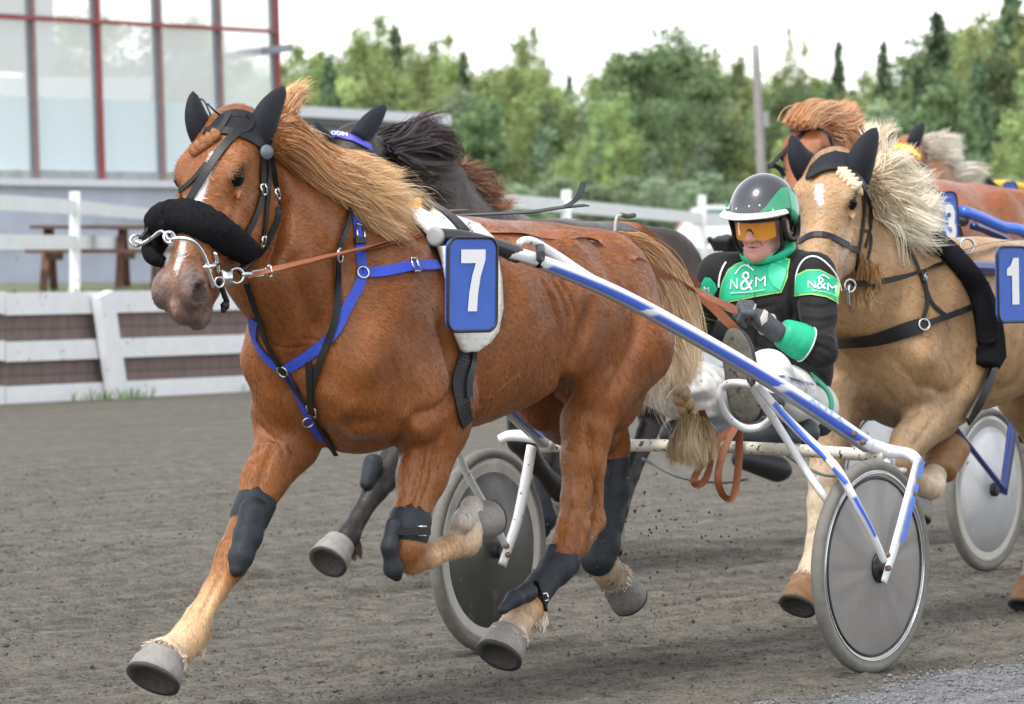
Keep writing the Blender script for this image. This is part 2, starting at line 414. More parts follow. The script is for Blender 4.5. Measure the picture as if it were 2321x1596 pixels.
# ---------------------------------------------------------------- hair strands
def strands(guides, n, wdt, jit=.02, wave=.01, ends=.05, c0=(.4, .2, .1), c1=(.7, .5, .3), cv=.15, m=16, len_var=.25, sjit=.02, pw=1., per=22):
    """locks of fine hair: every strand follows the guides, the strands of a lock share their drift and curl"""
    wdt = wdt * .62; n = int(n * 1.7); nc = max(4, n // per); cid = rng.integers(0, nc, n)
    G = np.array([smooth_path(g, m) for g in guides])
    uc = rng.random(nc) ** pw; u = np.clip(uc[cid] + rng.normal(0, .35 / nc ** .5 * .5, n), 0, .9999) * (len(G) - 1); i = np.minimum(u.astype(int), len(G) - 2); f = (u - i)[:, None, None]
    P = G[i] * (1 - f) + G[i + 1] * f
    t = np.linspace(0, 1, m)[None, :, None]
    L = 1 - len_var * (.6 * rng.random(nc)[cid] + .4 * rng.random(n))[:, None] ** 1.5
    tt = np.clip(np.linspace(0, 1, m)[None] * L, 0, 1) * (m - 1); j = np.minimum(tt.astype(int), m - 2); fr = (tt - j)[..., None]
    P = np.take_along_axis(P, j[..., None], 1) * (1 - fr) + np.take_along_axis(P, (j + 1)[..., None], 1) * fr
    P = P + rng.normal(0, jit, (nc, 1, 3))[cid] * (.5 + .5 * t) + rng.normal(0, jit * .85, (n, 1, 3)) * (1 - .3 * t)
    P = P + LL * (rng.normal(0, sjit, (nc, 1, 1))[cid] + rng.normal(0, sjit * .4, (n, 1, 1)))
    P = P + rng.normal(0, ends, (nc, 1, 3))[cid] * t ** 2.2 + rng.normal(0, ends * .28, (n, 1, 3)) * t ** 2.2
    ph = (rng.random((nc, 1, 3)) * 6.28)[cid] + rng.normal(0, .25, (n, 1, 3)); fq = (3.5 + 4.5 * rng.random((nc, 1, 3)))[cid]
    P = P + wave * np.sin(ph + fq * t) * t ** .6
    T = nz(np.gradient(P, axis=1)); vd = nz(A(0, 1, 0) + rng.normal(0, .5, (n, 1, 3))); S = nz(np.cross(T, vd))
    ww = wdt * (1 - .88 * t ** 2.5) * (.6 + .8 * rng.random((n, 1, 1)))
    V = np.stack([P - S * ww / 2, P + S * ww / 2], 2).reshape(-1, 3)
    base = (np.arange(n)[:, None] * m + np.arange(m - 1)[None]) * 2
    Fc = np.stack([base, base + 1, base + 3, base + 2], -1).reshape(-1, 4)
    C = (A(*c0) * (1 - t) + A(*c1) * t) * (1 + cv * .95 * rng.normal(0, 1, (nc, 1, 1))[cid] + cv * .4 * rng.normal(0, 1, (n, 1, 1)))
    C = np.repeat(np.clip(C, .005, 1), 2, axis=1).reshape(-1, 3)
    return V, Fc, C
def fur(V, Q, C, n, L_, wd, flow, cv=.22):
    """short hairs of the coat, part of the body mesh itself"""
    q = Q[rng.integers(0, len(Q), n)]; q = q[C[q].mean((1, 2)) > .22 * np.median(C.mean(1))]; n = len(q); a = rng.random((n, 1)); b = rng.random((n, 1))
    P = (V[q[:, 0]] * (1 - a) + V[q[:, 1]] * a) * (1 - b) + (V[q[:, 3]] * (1 - a) + V[q[:, 2]] * a) * b
    N = nz(np.cross(V[q[:, 2]] - V[q[:, 0]], V[q[:, 3]] - V[q[:, 1]])); f = flow(P) + rng.normal(0, .16, (n, 3))
    D = nz(nz(f - N * (f * N).sum(1, keepdims=True)) + N * .10); S = nz(np.cross(D, N)); l = L_ * (.6 + .8 * rng.random((n, 1))); w2 = wd * (.6 + .8 * rng.random((n, 1)))
    P = P + N * .0004; W_ = np.stack([P - S * w2, P + S * w2, P + D * l + S * w2 * .25, P + D * l - S * w2 * .25], 1).reshape(-1, 3)
    cc = np.clip(C[q[:, 0]] * (1 + cv * rng.normal(0, 1, (n, 1))), .003, 1)
    return np.vstack([V, W_]), np.vstack([Q, len(V) + np.arange(4 * n).reshape(-1, 4)]), np.vstack([C, np.repeat(cc, 4, 0)])
def vnormals(V, Q):
    n_ = np.cross(V[Q[:, 2]] - V[Q[:, 0]], V[Q[:, 3]] - V[Q[:, 1]]); N = np.zeros_like(V)
    for i in range(4): np.add.at(N, Q[:, i], n_)
    return nz(N)
def sculpt(V, Q, strokes):
    """raise or sink the surface along strokes: (pixel path, height in m, width in m)"""
    bv = bvh_of(V, Q); N = vnormals(V, Q); D = np.zeros(len(V))
    for st in strokes:
        pix, amp, wd = st[:3]; P, _ = on_surface(bv, pix, 0.)
        if P is None: continue
        lo = P.min(0) - 3 * wd; hi = P.max(0) + 3 * wd; idx = np.where(((V > lo) & (V < hi)).all(1))[0]
        if not len(idx): continue
        dm = np.full(len(idx), 9.); tm = np.zeros(len(idx)); n = len(P)
        for i in range(n - 1):
            ab = P[i + 1] - P[i]; t = np.clip(((V[idx] - P[i]) @ ab) / (ab @ ab + 1e-12), 0, 1); d = np.linalg.norm(V[idx] - P[i] - t[:, None] * ab, axis=1)
            m_ = d < dm; dm[m_] = d[m_]; tm[m_] = (i + t[m_]) / (n - 1)
        taper = np.clip(np.minimum(tm, 1 - tm) * 5 + .25, 0, 1); D[idx] += amp * taper * np.exp(-(dm / wd) ** 2)
    return V + N * D[:, None]
def hairobj(name, sets, parent, label=None):
    Vs = []; Fs = []; Cs = []; n = 0
    for (V, f, c) in sets: Vs.append(V); Fs.append(f + n); Cs.append(c); n += len(V)
    return mk(name, np.concatenate(Vs), np.concatenate(Fs), M_hair, parent, np.concatenate(Cs), label=label)

class Fr:
    def __init__(s, O, z0=0., zs=1.): s.O = A(*O); s.z0 = z0; s.zs = zs
    def w(s, a):
        a = np.asarray(a, float)
        return np.stack([s.O[0] + a[..., 0] * HH[0] + a[..., 1] * LL[0], s.O[1] + a[..., 0] * HH[1] + a[..., 1] * LL[1], s.z0 + s.zs * a[..., 2]], -1) if a.ndim > 1 else A(s.O[0] + a[0] * HH[0] + a[1] * LL[0], s.O[1] + a[0] * HH[1] + a[1] * LL[1], s.z0 + s.zs * a[2])
    def J(s, px, py, sl):
        r = (px - CX) / F; ox = s.O[0] + LL[0] * sl; oy = s.O[1] + LL[1] * sl
        t = (r * oy - ox) / (HH[0] - r * HH[1]); Y = oy + HH[1] * t
        return A(t, sl, (CH - (py - YH) / F * Y - s.z0) / s.zs)
    def W(s, px, py, sl): return s.w(s.J(px, py, sl))
    def inv(s, V):
        d = V[..., :2] - s.O[:2]; return np.stack([d @ HH[:2], d @ LL[:2], (V[..., 2] - s.z0) / s.zs], -1)
# ---------------------------------------------------------------- the setting
def ground_mat(name, c1, c2, c3, fine, coarse, strk=True, bump=.9):
    m = bpy.data.materials.new(name); m.use_nodes = True; nt = m.node_tree; L = nt.links; b = nt.nodes['Principled BSDF']
    b.inputs['Roughness'].default_value = .9; b.inputs['Specular IOR Level'].default_value = .2
    tc = nt.nodes.new('ShaderNodeTexCoord')
    def noise(sc, det, src=None, rg=.6):
        n = nt.nodes.new('ShaderNodeTexNoise'); n.inputs['Scale'].default_value = sc; n.inputs['Detail'].default_value = det; n.inputs['Roughness'].default_value = rg
        L.new(src or tc.outputs['Object'], n.inputs['Vector']); return n.outputs[0]
    mp = nt.nodes.new('ShaderNodeMapping'); mp.inputs['Rotation'].default_value = (0, 0, math.radians(57.1 + 180)); L.new(tc.outputs['Object'], mp.inputs[0])
    mp2 = nt.nodes.new('ShaderNodeMapping'); mp2.inputs['Scale'].default_value = (.35, 5, 1)
    mp.inputs['Rotation'].default_value = (0, 0, -math.atan2(HH[1], HH[0])); L.new(mp.outputs[0], mp2.inputs[0])
    a = noise(fine, 6); bb = noise(coarse, 5); s = noise(1.6, 5, mp2.outputs[0])
    r = nt.nodes.new('ShaderNodeValToRGB'); e = r.color_ramp.elements; e[0].position = .40; e[0].color = (*c1, 1); e[1].position = .62; e[1].color = (*c3, 1)
    k = e.new(.5); k.color = (*c2, 1)
    ad = nt.nodes.new('ShaderNodeMath'); ad.operation = 'MULTIPLY_ADD'; ad.inputs[1].default_value = .45
    L.new(a, ad.inputs[0])
    ad2 = nt.nodes.new('ShaderNodeMath'); ad2.operation = 'MULTIPLY'; ad2.inputs[1].default_value = .3; L.new(bb, ad2.inputs[0])
    ad3 = nt.nodes.new('ShaderNodeMath'); ad3.operation = 'MULTIPLY_ADD'; ad3.inputs[1].default_value = .25; L.new(s, ad3.inputs[0]); L.new(ad2.outputs[0], ad3.inputs[2])
    L.new(ad3.outputs[0], ad.inputs[2]); L.new(ad.outputs[0], r.inputs[0]); L.new(r.outputs[0], b.inputs['Base Color'])
    bp = nt.nodes.new('ShaderNodeBump'); bp.inputs['Strength'].default_value = bump; bp.inputs['Distance'].default_value = .03
    L.new(ad.outputs[0], bp.inputs['Height']); L.new(bp.outputs[0], b.inputs['Normal'])
    return m
M_dirt = ground_mat('track_dirt', (.052, .047, .037), (.116, .105, .085), (.19, .173, .143), 80, 9, bump=.75)
M_gravel = ground_mat('grey_gravel', (.09, .09, .092), (.19, .19, .192), (.36, .36, .362), 120, 40, bump=1.)
M_grassg = mat('grass_ground', (.12, .13, .07), rough=.95, var=.5, vs=6, bump=.5, bs=30)

# track: a fine displaced sheet near the horses, flat beyond
def fract_noise(x, y, seeds=((1.7, .5), (4.1, .3), (9.3, .2), (23., .12), (51., .09))):
    z = 0
    for i, (f, a) in enumerate(seeds):
        z = z + a * np.sin(f * x + 1.3 * i + 1.7 * np.sin(f * .7 * y + i)) * np.sin(f * .9 * y + 2.1 * i + 1.3 * np.sin(f * .8 * x + 2 * i))
    return z
mk('ground', [(-600, -60, -.03), (900, -60, -.03), (900, 900, -.03), (-600, 900, -.03)], [(0, 1, 2, 3)], M_grassg, None, smooth=False, kind='structure')
xs = np.r_[-60., -30, -15, -8, -5, -3.6, np.arange(-2.8, 4.3, .03), 5, 7, 10, 15, 40, 90, 200]; ys = np.r_[-20., 0, 8, 11, np.arange(12.9, 21.5, .03), np.arange(21.6, 30, .09), 32, 38, 50, 80]
XX, YY = np.meshgrid(xs, ys, indexing='ij')
rot = (XX * HH[0] + YY * HH[1]); lat = XX * LL[0] + YY * LL[1]
ZG = .006 * fract_noise(XX, YY) + .004 * np.sin(lat * 21 + .6 * np.sin(rot * .8)) * (1 + .5 * np.sin(rot * 1.1)) + .003 * rng.normal(0, 1, XX.shape)
for l0, dp, wd in [(-.9, .014, .03), (-.42, .010, .025), (.15, .016, .035), (.62, .009, .03), (1.1, .014, .03), (1.55, .010, .04), (-6.3, .01, .03), (-9.6, .012, .05), (-10.4, .014, .04), (-11.2, .012, .05), (-12.0, .010, .05)] + [(-14 + 16 * rng.random(), .004 + .008 * rng.random(), .02 + .04 * rng.random()) for _ in range(26)]:
    dl = lat - l0 - .04 * np.sin(rot * .9 + l0 * 7); ZG += -dp * np.exp(-(dl / wd) ** 2) + dp * .5 * np.exp(-((np.abs(dl) - 2 * wd) / wd) ** 2)
for _ in range(260):
    hx, hy = -2.6 + 6.6 * rng.random(), 13 + 8.2 * rng.random() ** 1.2; rr0 = .05 + .035 * rng.random()
    d0 = np.sqrt((XX - hx) ** 2 + (YY - hy) ** 2); ZG += -.014 * np.exp(-(d0 / rr0) ** 4) + .008 * np.exp(-((d0 - rr0 * 1.4) / .03) ** 2)
nyv = len(ys); ii, jj = np.meshgrid(np.arange(len(xs) - 1), np.arange(nyv - 1), indexing='ij'); b0 = (ii * nyv + jj).ravel()
# keep only what lies on the track side of the white boards
FB0 = A(-4.335, 39.4); FBd = nz(A(.5, .866)); FBn = A(-FBd[1], FBd[0])
Vg = np.stack([XX, YY, ZG], -1).reshape(-1, 3)
# push vertices beyond the boards back onto the line
ss = (Vg[:, :2] - FB0) @ FBn
mask = ss > .05
Vg[mask, :2] -= (ss[mask] - .05)[:, None] * FBn
mk('dirt_track', Vg, np.stack([b0, b0 + nyv, b0 + nyv + 1, b0 + 1], -1), M_dirt, None, kind='structure')

g0 = Pd(1780, 1596, 13.83)[:2]; g1 = Pd(2330, 1497, 15.27)[:2]; gd = nz(g1 - g0); gn = A(gd[1], -gd[0])
gx = np.linspace(-.6, 3.5, 90); gy = np.linspace(0, 2.4, 60); GX, GY = np.meshgrid(gx, gy, indexing='ij')
edge = .05 * np.sin(GX * 5) + .03 * np.sin(GX * 17)
GP = g0 + GX[..., None] * gd + (GY + edge)[..., None] * gn
Vv = np.concatenate([GP, (.016 + .004 * rng.normal(0, 1, GX.shape) - .03 * np.exp(-GY / .04))[..., None]], -1).reshape(-1, 3)
ii, jj = np.meshgrid(np.arange(89), np.arange(59), indexing='ij'); b1 = (ii * 60 + jj).ravel()
mk('gravel_strip', Vv, np.stack([b1, b1 + 1, b1 + 61, b1 + 60], -1), M_gravel, None, kind='structure')

PB = GP[rng.integers(0, 90, 9000), rng.integers(0, 60, 9000)] + rng.normal(0, .03, (9000, 2))
# clods lying on the track
def lumps(P, r, squash=.6):
    n = len(P); O8 = np.array([(1, 0, 0), (0, 1, 0), (-1, 0, 0), (0, -1, 0), (0, 0, 1), (0, 0, -1)], float)
    V = O8[None] * r[:, None, None] * (1 + .35 * rng.normal(0, 1, (n, 6, 1))) * A(1, 1, squash)
    th = rng.random(n) * 6.28; c, s_ = np.cos(th), np.sin(th)
    V = np.stack([V[..., 0] * c[:, None] - V[..., 1] * s_[:, None], V[..., 0] * s_[:, None] + V[..., 1] * c[:, None], V[..., 2]], -1) + P[:, None]
    Fq = np.array([(0, 1, 4), (1, 2, 4), (2, 3, 4), (3, 0, 4), (1, 0, 5), (2, 1, 5), (3, 2, 5), (0, 3, 5)])
    return V.reshape(-1, 3), (Fq[None] + 6 * np.arange(n)[:, None, None]).reshape(-1, 3)
n = 26000
yy = 13.2 + 15 * rng.random(n) ** 1.6; xx = yy * (rng.random(n) - .5) * .25 
la = xx * LL[0] + yy * LL[1]; keepm = rng.random(n) < .35 + .65 * (np.sin(la * 9 + np.sin(la * 3.1) * 2) > .1)
xx = xx[keepm]; yy = yy[keepm]; rr_ = .0022 + .0038 * rng.random(len(xx)) + .006 * (rng.random(len(xx)) < .03)
V, f = lumps(np.stack([xx, yy, np.full(len(xx), .004)], -1), rr_)
M_clod = mat('clod', (.10, .09, .072), rough=1, var=.4, vs=3, spec=.1)
mk('loose_dirt', V, f, M_clod, None, smooth=False, kind='stuff')
V, f = lumps(np.c_[PB, np.full(len(PB), .018)], .003 + .006 * rng.random(len(PB)), .7)
mk('loose_gravel', V, f, mat('pebble', (.16, .16, .165), rough=.8, var=.6, vs=25), None, smooth=False, kind='stuff')
n = 240; px = 1430 + 330 * rng.normal(0, .35, n); py = 1290 + 150 * rng.normal(0, .7, n); dd = 14.2 + 1.0 * rng.random(n)
P = np.array([Pd(a, min(b, 1500), d) for a, b, d in zip(px, py, dd)]); P[:, 2] = np.clip(P[:, 2], .03, 1)
V, f = lumps(P, .0022 + .0050 * rng.random(n) ** 2.5, 1.)
o = mk('flying_dirt', V, f, mat('dark_clod', (.06, .05, .04), rough=1, var=.3), None, smooth=False, kind='stuff')

# raised ground behind the boards
B = lambda k, s_, z: A(*(FB0 + FBd * k + FBn * s_), z)
mk('raised_ground', [B(-40, .16, .84), B(260, .16, .84), B(260, 300, .84), B(-40, 300, .84), B(-40, .16, -.02), B(260, .16, -.02)], [(0, 1, 2, 3), (4, 5, 1, 0)], M_grassg, None, smooth=False, kind='structure')

M_wfence = mat('fence_white', (.74, .75, .76), rough=.65, var=.08, vs=5, bump=.2, bs=40, speck=((.35, .34, .33), 9, .67))
M_board = mat('board_brown', (.17, .125, .11), rough=.85, var=.3, vs=5, bump=.3, bs=30, stretch=(3, 3, .7))
fw = thing('board_wall', 'low brown board wall faced with three white rails along the track', 'wall', (*FB0, 0))
for z0, z1 in ((.13, .33), (.40, .60), (.62, .84)): pass
m = MB()
for q in range(4):
    c = B(30, .09, .13 + q * .2); m.add(*boxg(c, A(*FBd, 0) * 40, A(*FBn, 0) * .03, ZZ * .097))
m.build('board', M_board, fw, False)
for zc, hh in ((.065, .085), (.455, .085), (.85, .095)):
    for q in range(16):
        m = MB(); jg = rng.normal(0, .006)
        m.add(*boxg(B(-7.5 + q * 5, .015, zc + jg), A(*FBd, 0) * 2.49, A(*FBn, 0) * .02, ZZ * hh)); m.build('rail', M_wfence, fw, False)
for q in range(20):
    k = 1.42 + (q - 2) * 3.7
    m = MB(); m.add(*beam(B(k - .08, -.07, .93), B(k + .16, -.07, -.02), .05 if 0 else .22, .09, up=A(*FBn, 0))); m.build('post', M_wfence, fw, False)
# grass tufts along the wall foot
def tufts(name, pts, h_, nb, mat_, wd=.006):
    V = []; Fc = []; n = 0
    for p in pts:
        for _ in range(nb):
            a = rng.random() * 6.28; l = h_ * (.4 + .8 * rng.random()); d = A(math.cos(a), math.sin(a), 0); s_ = A(-d[1], d[0], 0) * wd
            b = p + A(*(rng.normal(0, .05, 2)), 0); q = b + d * l * .25 + ZZ * l * .7; e = b + d * l * .6 + ZZ * l
            V += [b - s_, b + s_, q + s_ * .7, q - s_ * .7, e]; Fc += [(n, n + 1, n + 2, n + 3), (n + 3, n + 2, n + 4)]; n += 5
    return mk(name, V, Fc, mat_, None, smooth=False, kind='stuff')
M_blade = mat('grass_blade', (.12, .2, .05), rough=.8, var=.4, vs=4)
tp = [B(k, -.16 - .03 * rng.random(), .0) for k in list(1.4 + rng.normal(0, .3, 11)) + list(3.9 + rng.normal(0, .2, 5)) + list(rng.random(12) * 12)]
tufts('grass_tuft', tp, .10, 7, M_blade, .008)
tufts('grass_edge', [B(k, .35 + 1.2 * rng.random(), .84) for k in rng.random(200) * 26 - 2], .12, 7, M_blade, .012)

# rail fences on the raised ground
def rail_fence(pts, label, rails, pos, zt):
    o = thing('rail_fence', label, 'fence', (*pts[0][:2], .84), 'white rail fences behind the board wall')
    for zr in rails:
        for i in range(len(pts) - 1):
            a = A(*pts[i][:2], pts[i][2] + zr); b = A(*pts[i + 1][:2], pts[i + 1][2] + zr); m = MB(); m.add(*beam(a, b, .05, .15)); m.build('rail', M_wfence, o, False)
    for p in pos:
        m = MB(); m.add(*abox(p[0] - .055, p[0] + .055, p[1] - .16, p[1] - .05, .83, p[2])); m.build('post', M_wfence, o, False)
def at(px, py, d): return Pd(px, py, d)
l0 = at(-60, 455, 42.5); l1 = at(172, 470, 50); l2 = at(345, 487, 62); l3 = at(640, 505, 90)
rail_fence([l0, l1, l2, l3], 'white post and rail fence standing in front of the grey wall under the glass', [0, -.38], [(*l1[:2], 1.93), (*l0[:2], 1.9), (*l3[:2], 1.9)], 0)
r0 = at(960, 440, 47); r1 = at(1283, 467, 52); r2 = at(1590, 495, 64); r3 = at(2100, 512, 100)
rail_fence([r0, r1, r2, r3], 'white post and rail fence in front of the trees beside the parked car', [0, -.48], [(*r0[:2], 1.95), (*r1[:2], 1.97), (*r2[:2], 2.03), (*r3[:2], 2.0)], 0)

# glass fronted building
bl = thing('glass_building', 'grandstand building with red framed glass front over a pale grey wall', 'building', (*at(300, 600, 60)[:2], .84))
gA = at(-90, 405, 59); gB = at(637, 405, 64); gdv = nz((gB - gA)[:2]); gnv = A(gdv[1], -gdv[0])   # gnv towards the camera
GL = np.linalg.norm((gB - gA)[:2])
def G(u, o_, z, lean=.045): return A(*(gA[:2] + gdv * u + gnv * o_ - gdv * lean * (z - 2.2)), z)
def uof(px):
    r = (px - CX) / F; return float((r * gA[1] - gA[0]) / (gdv[0] - r * gdv[1]))
M_wallg = mat('wall_pale_grey', (.47, .5, .6), rough=.8, var=.12, vs=2, bump=.2, bs=20, speck=((.3, .29, .3), 3.5, .68))
M_red = mat('red_frame', (.27, .055, .055), rough=.5, var=.08); M_pink = mat('weathered_frame', (.28, .18, .175), rough=.6, var=.2, vs=8)
M_gry = mat('dark_inside', (.22, .23, .26), rough=.8, var=.15, vs=2)
def glassmat(name, c, op, rough=.05):
    m = bpy.data.materials.new(name); m.use_nodes = True; nt = m.node_tree; L = nt.links
    for n_ in list(nt.nodes): nt.nodes.remove(n_)
    o = nt.nodes.new('ShaderNodeOutputMaterial'); t = nt.nodes.new('ShaderNodeBsdfTransparent'); g = nt.nodes.new('ShaderNodeBsdfGlossy'); d = nt.nodes.new('ShaderNodeBsdfDiffuse'); tl = nt.nodes.new('ShaderNodeBsdfTranslucent')
    g.inputs['Roughness'].default_value = rough; d.inputs['Color'].default_value = (*c, 1); tl.inputs['Color'].default_value = (*c, 1)
    a = nt.nodes.new('ShaderNodeMixShader'); b = nt.nodes.new('ShaderNodeMixShader'); e = nt.nodes.new('ShaderNodeMixShader')
    e.inputs[0].default_value = .4; L.new(d.outputs[0], e.inputs[1]); L.new(tl.outputs[0], e.inputs[2])
    a.inputs[0].default_value = op; L.new(t.outputs[0], a.inputs[1]); L.new(e.outputs[0], a.inputs[2])
    b.inputs[0].default_value = .12; L.new(a.outputs[0], b.inputs[1]); L.new(g.outputs[0], b.inputs[2]); L.new(b.outputs[0], o.inputs[0]); return m
M_glass = glassmat('pane_glass', (.92, .95, .95), .36); M_frost = glassmat('frosted_glass', (.78, .87, .90), .9, .3)
m = MB(); m.add(*boxg(G(GL / 2, -.2, 1.48, 0), A(*gdv, 0) * (GL / 2), A(*gnv, 0) * .15, ZZ * .64)); m.build('wall', M_wallg, bl, False)
m = MB(); m.add(*boxg(G(GL / 2, .02, 2.16, 0), A(*gdv, 0) * (GL / 2 + .05), A(*gnv, 0) * .12, ZZ * .045)); m.build('sill', mat('sill', (.6, .6, .66), rough=.6, var=.1), bl, False)
m = MB(); m.add(*boxg(G(GL / 2, -.03, 1.33, 0), A(*gdv, 0) * (GL / 2), A(*gnv, 0) * .02, ZZ * .015)); m.build('ledge', M_gry, bl, False)
for px, mt_, ww in ((-70, M_pink, .05), (85, M_pink, .045), (232, M_red, .06), (372, M_pink, .045), (508, M_pink, .045), (637, M_red, .07)):
    u = uof(px); m = MB(); m.add(*beam(G(u, 0, 2.2), G(u, 0, 6.5), .05, ww * 1.25, up=A(*gdv, 0))); m.build('mullion', mt_, bl, False)
    m = MB(); m.add(*beam(G(u - .07, -.04, 2.2), G(u - .07, -.04, 6.5), .06, .05, up=A(*gdv, 0))); m.build('mullion_seal', M_gry, bl, False)
for i, (z, mt_) in enumerate(((4.30, M_red), (6.45, M_red))):
    m = MB(); m.add(*beam(G(-.1, .02, z), G(GL, .02, z), .07, .055)); m.build('transom', mt_, bl, False)
us = [uof(p) for p in (-85, 85, 232, 372, 508, 637)]
for i in range(5):
    a, b = us[i] + .02, us[i + 1] - .02
    for z0, z1, mt_ in ((2.32, 3.27, M_frost), (3.27, 4.27, M_glass), (4.34, 6.4, M_glass)):
        m = MB(); V = [G(a, -.03, z0), G(b, -.03, z0), G(b, -.03, z1), G(a, -.03, z1)] + [G(a, -.042, z0), G(b, -.042, z0), G(b, -.042, z1), G(a, -.042, z1)]
        m.add(V, [(0, 1, 2, 3), (7, 6, 5, 4), (0, 4, 5, 1), (1, 5, 6, 2), (2, 6, 7, 3), (3, 7, 4, 0)]); m.build('frosted_pane' if mt_ is M_frost else 'pane', mt_, bl, False)
    m = MB(); m.add(*boxg(G((a + b) / 2, -.03, 2.26), A(*gdv, 0) * ((b - a) / 2), A(*gnv, 0) * .01, ZZ * .055)); m.build('bottom_strip', mat('strip_dirty', (.3, .32, .31), rough=.7, var=.3, vs=6), bl, False)
# inside: rear frame, pillar, dark room, second screen
d2 = -5.0
for px in (278, 452): m = MB(); u = uof(px); m.add(*beam(G(u * .93, d2, 2.2, 0), G(u * .93, d2, 6.5, 0), .1, .09, up=A(*gdv, 0))); m.build('rear_mullion', M_gry, bl, False)
m = MB(); m.add(*beam(at(20, 193, 66.5), at(660, 108, 63.5), .1, .1)); m.build('rear_transom', M_gry, bl, False)
m = MB(); c = at(30, 0, 65); m.add(*boxg(A(at(36, 0, 65)[0], 65.5, 5.2), A(.47, 0, 0), A(0, .1, 0), A(0, 0, 1.4))); m.build('inner_wall', M_gry, bl, False)
m = MB(); m.add(*boxg(A(at(92, 0, 64.5)[0], 64.6, 4.4), A(.12, 0, 0), A(0, .1, 0), A(0, 0, 1.9))); m.build('pillar', mat('pillar', (.33, .32, .36), rough=.8), bl, False)
m = MB(); m.add(*boxg(A(at(130, 0, 63)[0], 63.2, 3.42), A(1.25, 0, 0), A(0, .02, 0), A(0, 0, .22))); m.build('inner_screen', M_frost, bl, False)
m = MB(); m.add(*boxg(A(at(160, 0, 63)[0], 67.2, .98), A(3.3, 0, 0), A(0, 3.2, 0), A(0, 0, .12))); m.build('floor_slab', M_gry, bl, False)
m = MB(); m.add(*boxg(G(GL / 2, -2.9, 6.62, 0), A(*gdv, 0) * (GL / 2 + .3), A(*gnv, 0) * 3.1, ZZ * .12)); m.build('roof', M_gry, bl, False)

# low flat roofed shed
M_roofw = mat('roof_edge_white', (.66, .67, .72), rough=.5, var=.06); M_shed = mat('shed_grey', (.26, .26, .29), rough=.85, var=.2, vs=1.5)
sh = thing('flat_roof_shed', 'long low grey shed with a white flat roof edge behind the horses', 'building', (*at(820, 400, 75)[:2], .84))
a0 = at(600, 250, 74); a1 = at(1005, 253, 80); sdv = nz((a1 - a0)[:2]); snv = A(-sdv[1], sdv[0]); SL = np.linalg.norm((a1 - a0)[:2])
ctr = (a0[:2] + a1[:2]) / 2
m = MB(); m.add(*boxg(A(*(ctr + snv * 2), 2.05), A(*sdv, 0) * SL / 2 * .97, A(*snv, 0) * 2, ZZ * 1.22)); m.build('wall', M_shed, sh, False)
m = MB(); m.add(*boxg(A(*(ctr + snv * 2), 3.5), A(*sdv, 0) * SL / 2, A(*snv, 0) * 2.15, ZZ * .085)); m.build('roof', M_roofw, sh, False)
m = MB(); m.add(*boxg(A(*(ctr + snv * 2), 3.345), A(*sdv, 0) * SL / 2 * .985, A(*snv, 0) * 2.08, ZZ * .06)); m.build('soffit', M_black, sh, False)

# picnic tables
M_wood = mat('wood_stain', (.11, .05, .032), rough=.75, var=.3, vs=10, bump=.3, bs=40)
def picnic(px, d, label, sc=1.):
    c = at(px, 650, d); o = thing('picnic_table', label, 'table', (c[0], c[1], .84), 'picnic tables under the grey wall')
    m = MB(); [m.add(*abox(c[0] - .8, c[0] + .8, c[1] - .35 + i * .145, c[1] - .22 + i * .145, 1.53, 1.57)) for i in range(5)]; m.build('tabletop', M_wood, o, False)
    for s_ in (-1, 1):
        m = MB(); m.add(*abox(c[0] - .8, c[0] + .8, c[1] + s_ * .72 - .13, c[1] + s_ * .72 + .13, 1.26, 1.30)); m.build('bench', M_wood, o, False)
        for q in (-1, 1):
            m = MB(); m.add(*beam(A(c[0] + s_ * .62, c[1] + q * .12, 1.53), A(c[0] + s_ * .62, c[1] + q * .6, .84), .09, .05)); m.build('leg', M_wood, o, False)
        m = MB(); m.add(*beam(A(c[0] + s_ * .56, c[1] - .8, 1.22), A(c[0] + s_ * .56, c[1] + .8, 1.22), .05, .09)); m.build('crossbar', M_wood, o, False)
picnic(235, 52, 'brown wooden picnic table next to the white fence post')
picnic(395, 55.5, 'brown wooden picnic table half hidden behind the horse muzzle')
picnic(560, 58, 'brown wooden picnic table farthest along the grey wall')

# utility pole
pp = at(1727, 480, 105); o = thing('utility_pole', 'thin grey wooden pole standing before the trees', 'pole', (pp[0], pp[1], .84))
m = MB(); tp_ = at(1712, 100, 105); m.add(*tube([A(pp[0] + .1, pp[1], .84), tp_], [.13, .095], 10, 12)[:2]); m.build('shaft', mat('pole_grey', (.27, .25, .245), rough=.9, var=.15, vs=3), o)
m = MB(); m.add(*abox(tp_[0] + .05, tp_[0] + .3, pp[1] - .04, pp[1] + .04, 4.0, 4.35)); m.build('junction_box', M_shed, o, False)

# parked car
M_car = mat('car_white', (.72, .73, .75), rough=.25, var=.03, coat=.6); M_carg = mat('car_glass', (.05, .12, .12), rough=.1, var=.1, spec=.8)
cc = at(1735, 600, 112); cx, cy = cc[0], cc[1]; z0 = .84
o = thing('parked_car', 'white estate car parked beyond the rail fence by the driver in green', 'car', (cx, cy, z0))
prof = [(-2.15, .35), (-2.2, .75), (-2.1, .95), (-1.78, 1.33), (-1.5, 1.40), (.1, 1.40), (.45, 1.33), (1.1, .98), (1.95, .86), (2.2, .65), (2.2, .35)]
prof = [(-x if 0 else x, z) for x, z in prof]; nP = len(prof); V = []
for yy_, ins in ((-.86, 0), (-.78, .05), (.78, .05), (.86, 0)):
    for x, z in prof: V.append(A(cx + x * (1 if ins == 0 else 1.0), cy + yy_ * (.84 if z > 1.2 else 1), z0 + z + (.015 if ins else 0)))
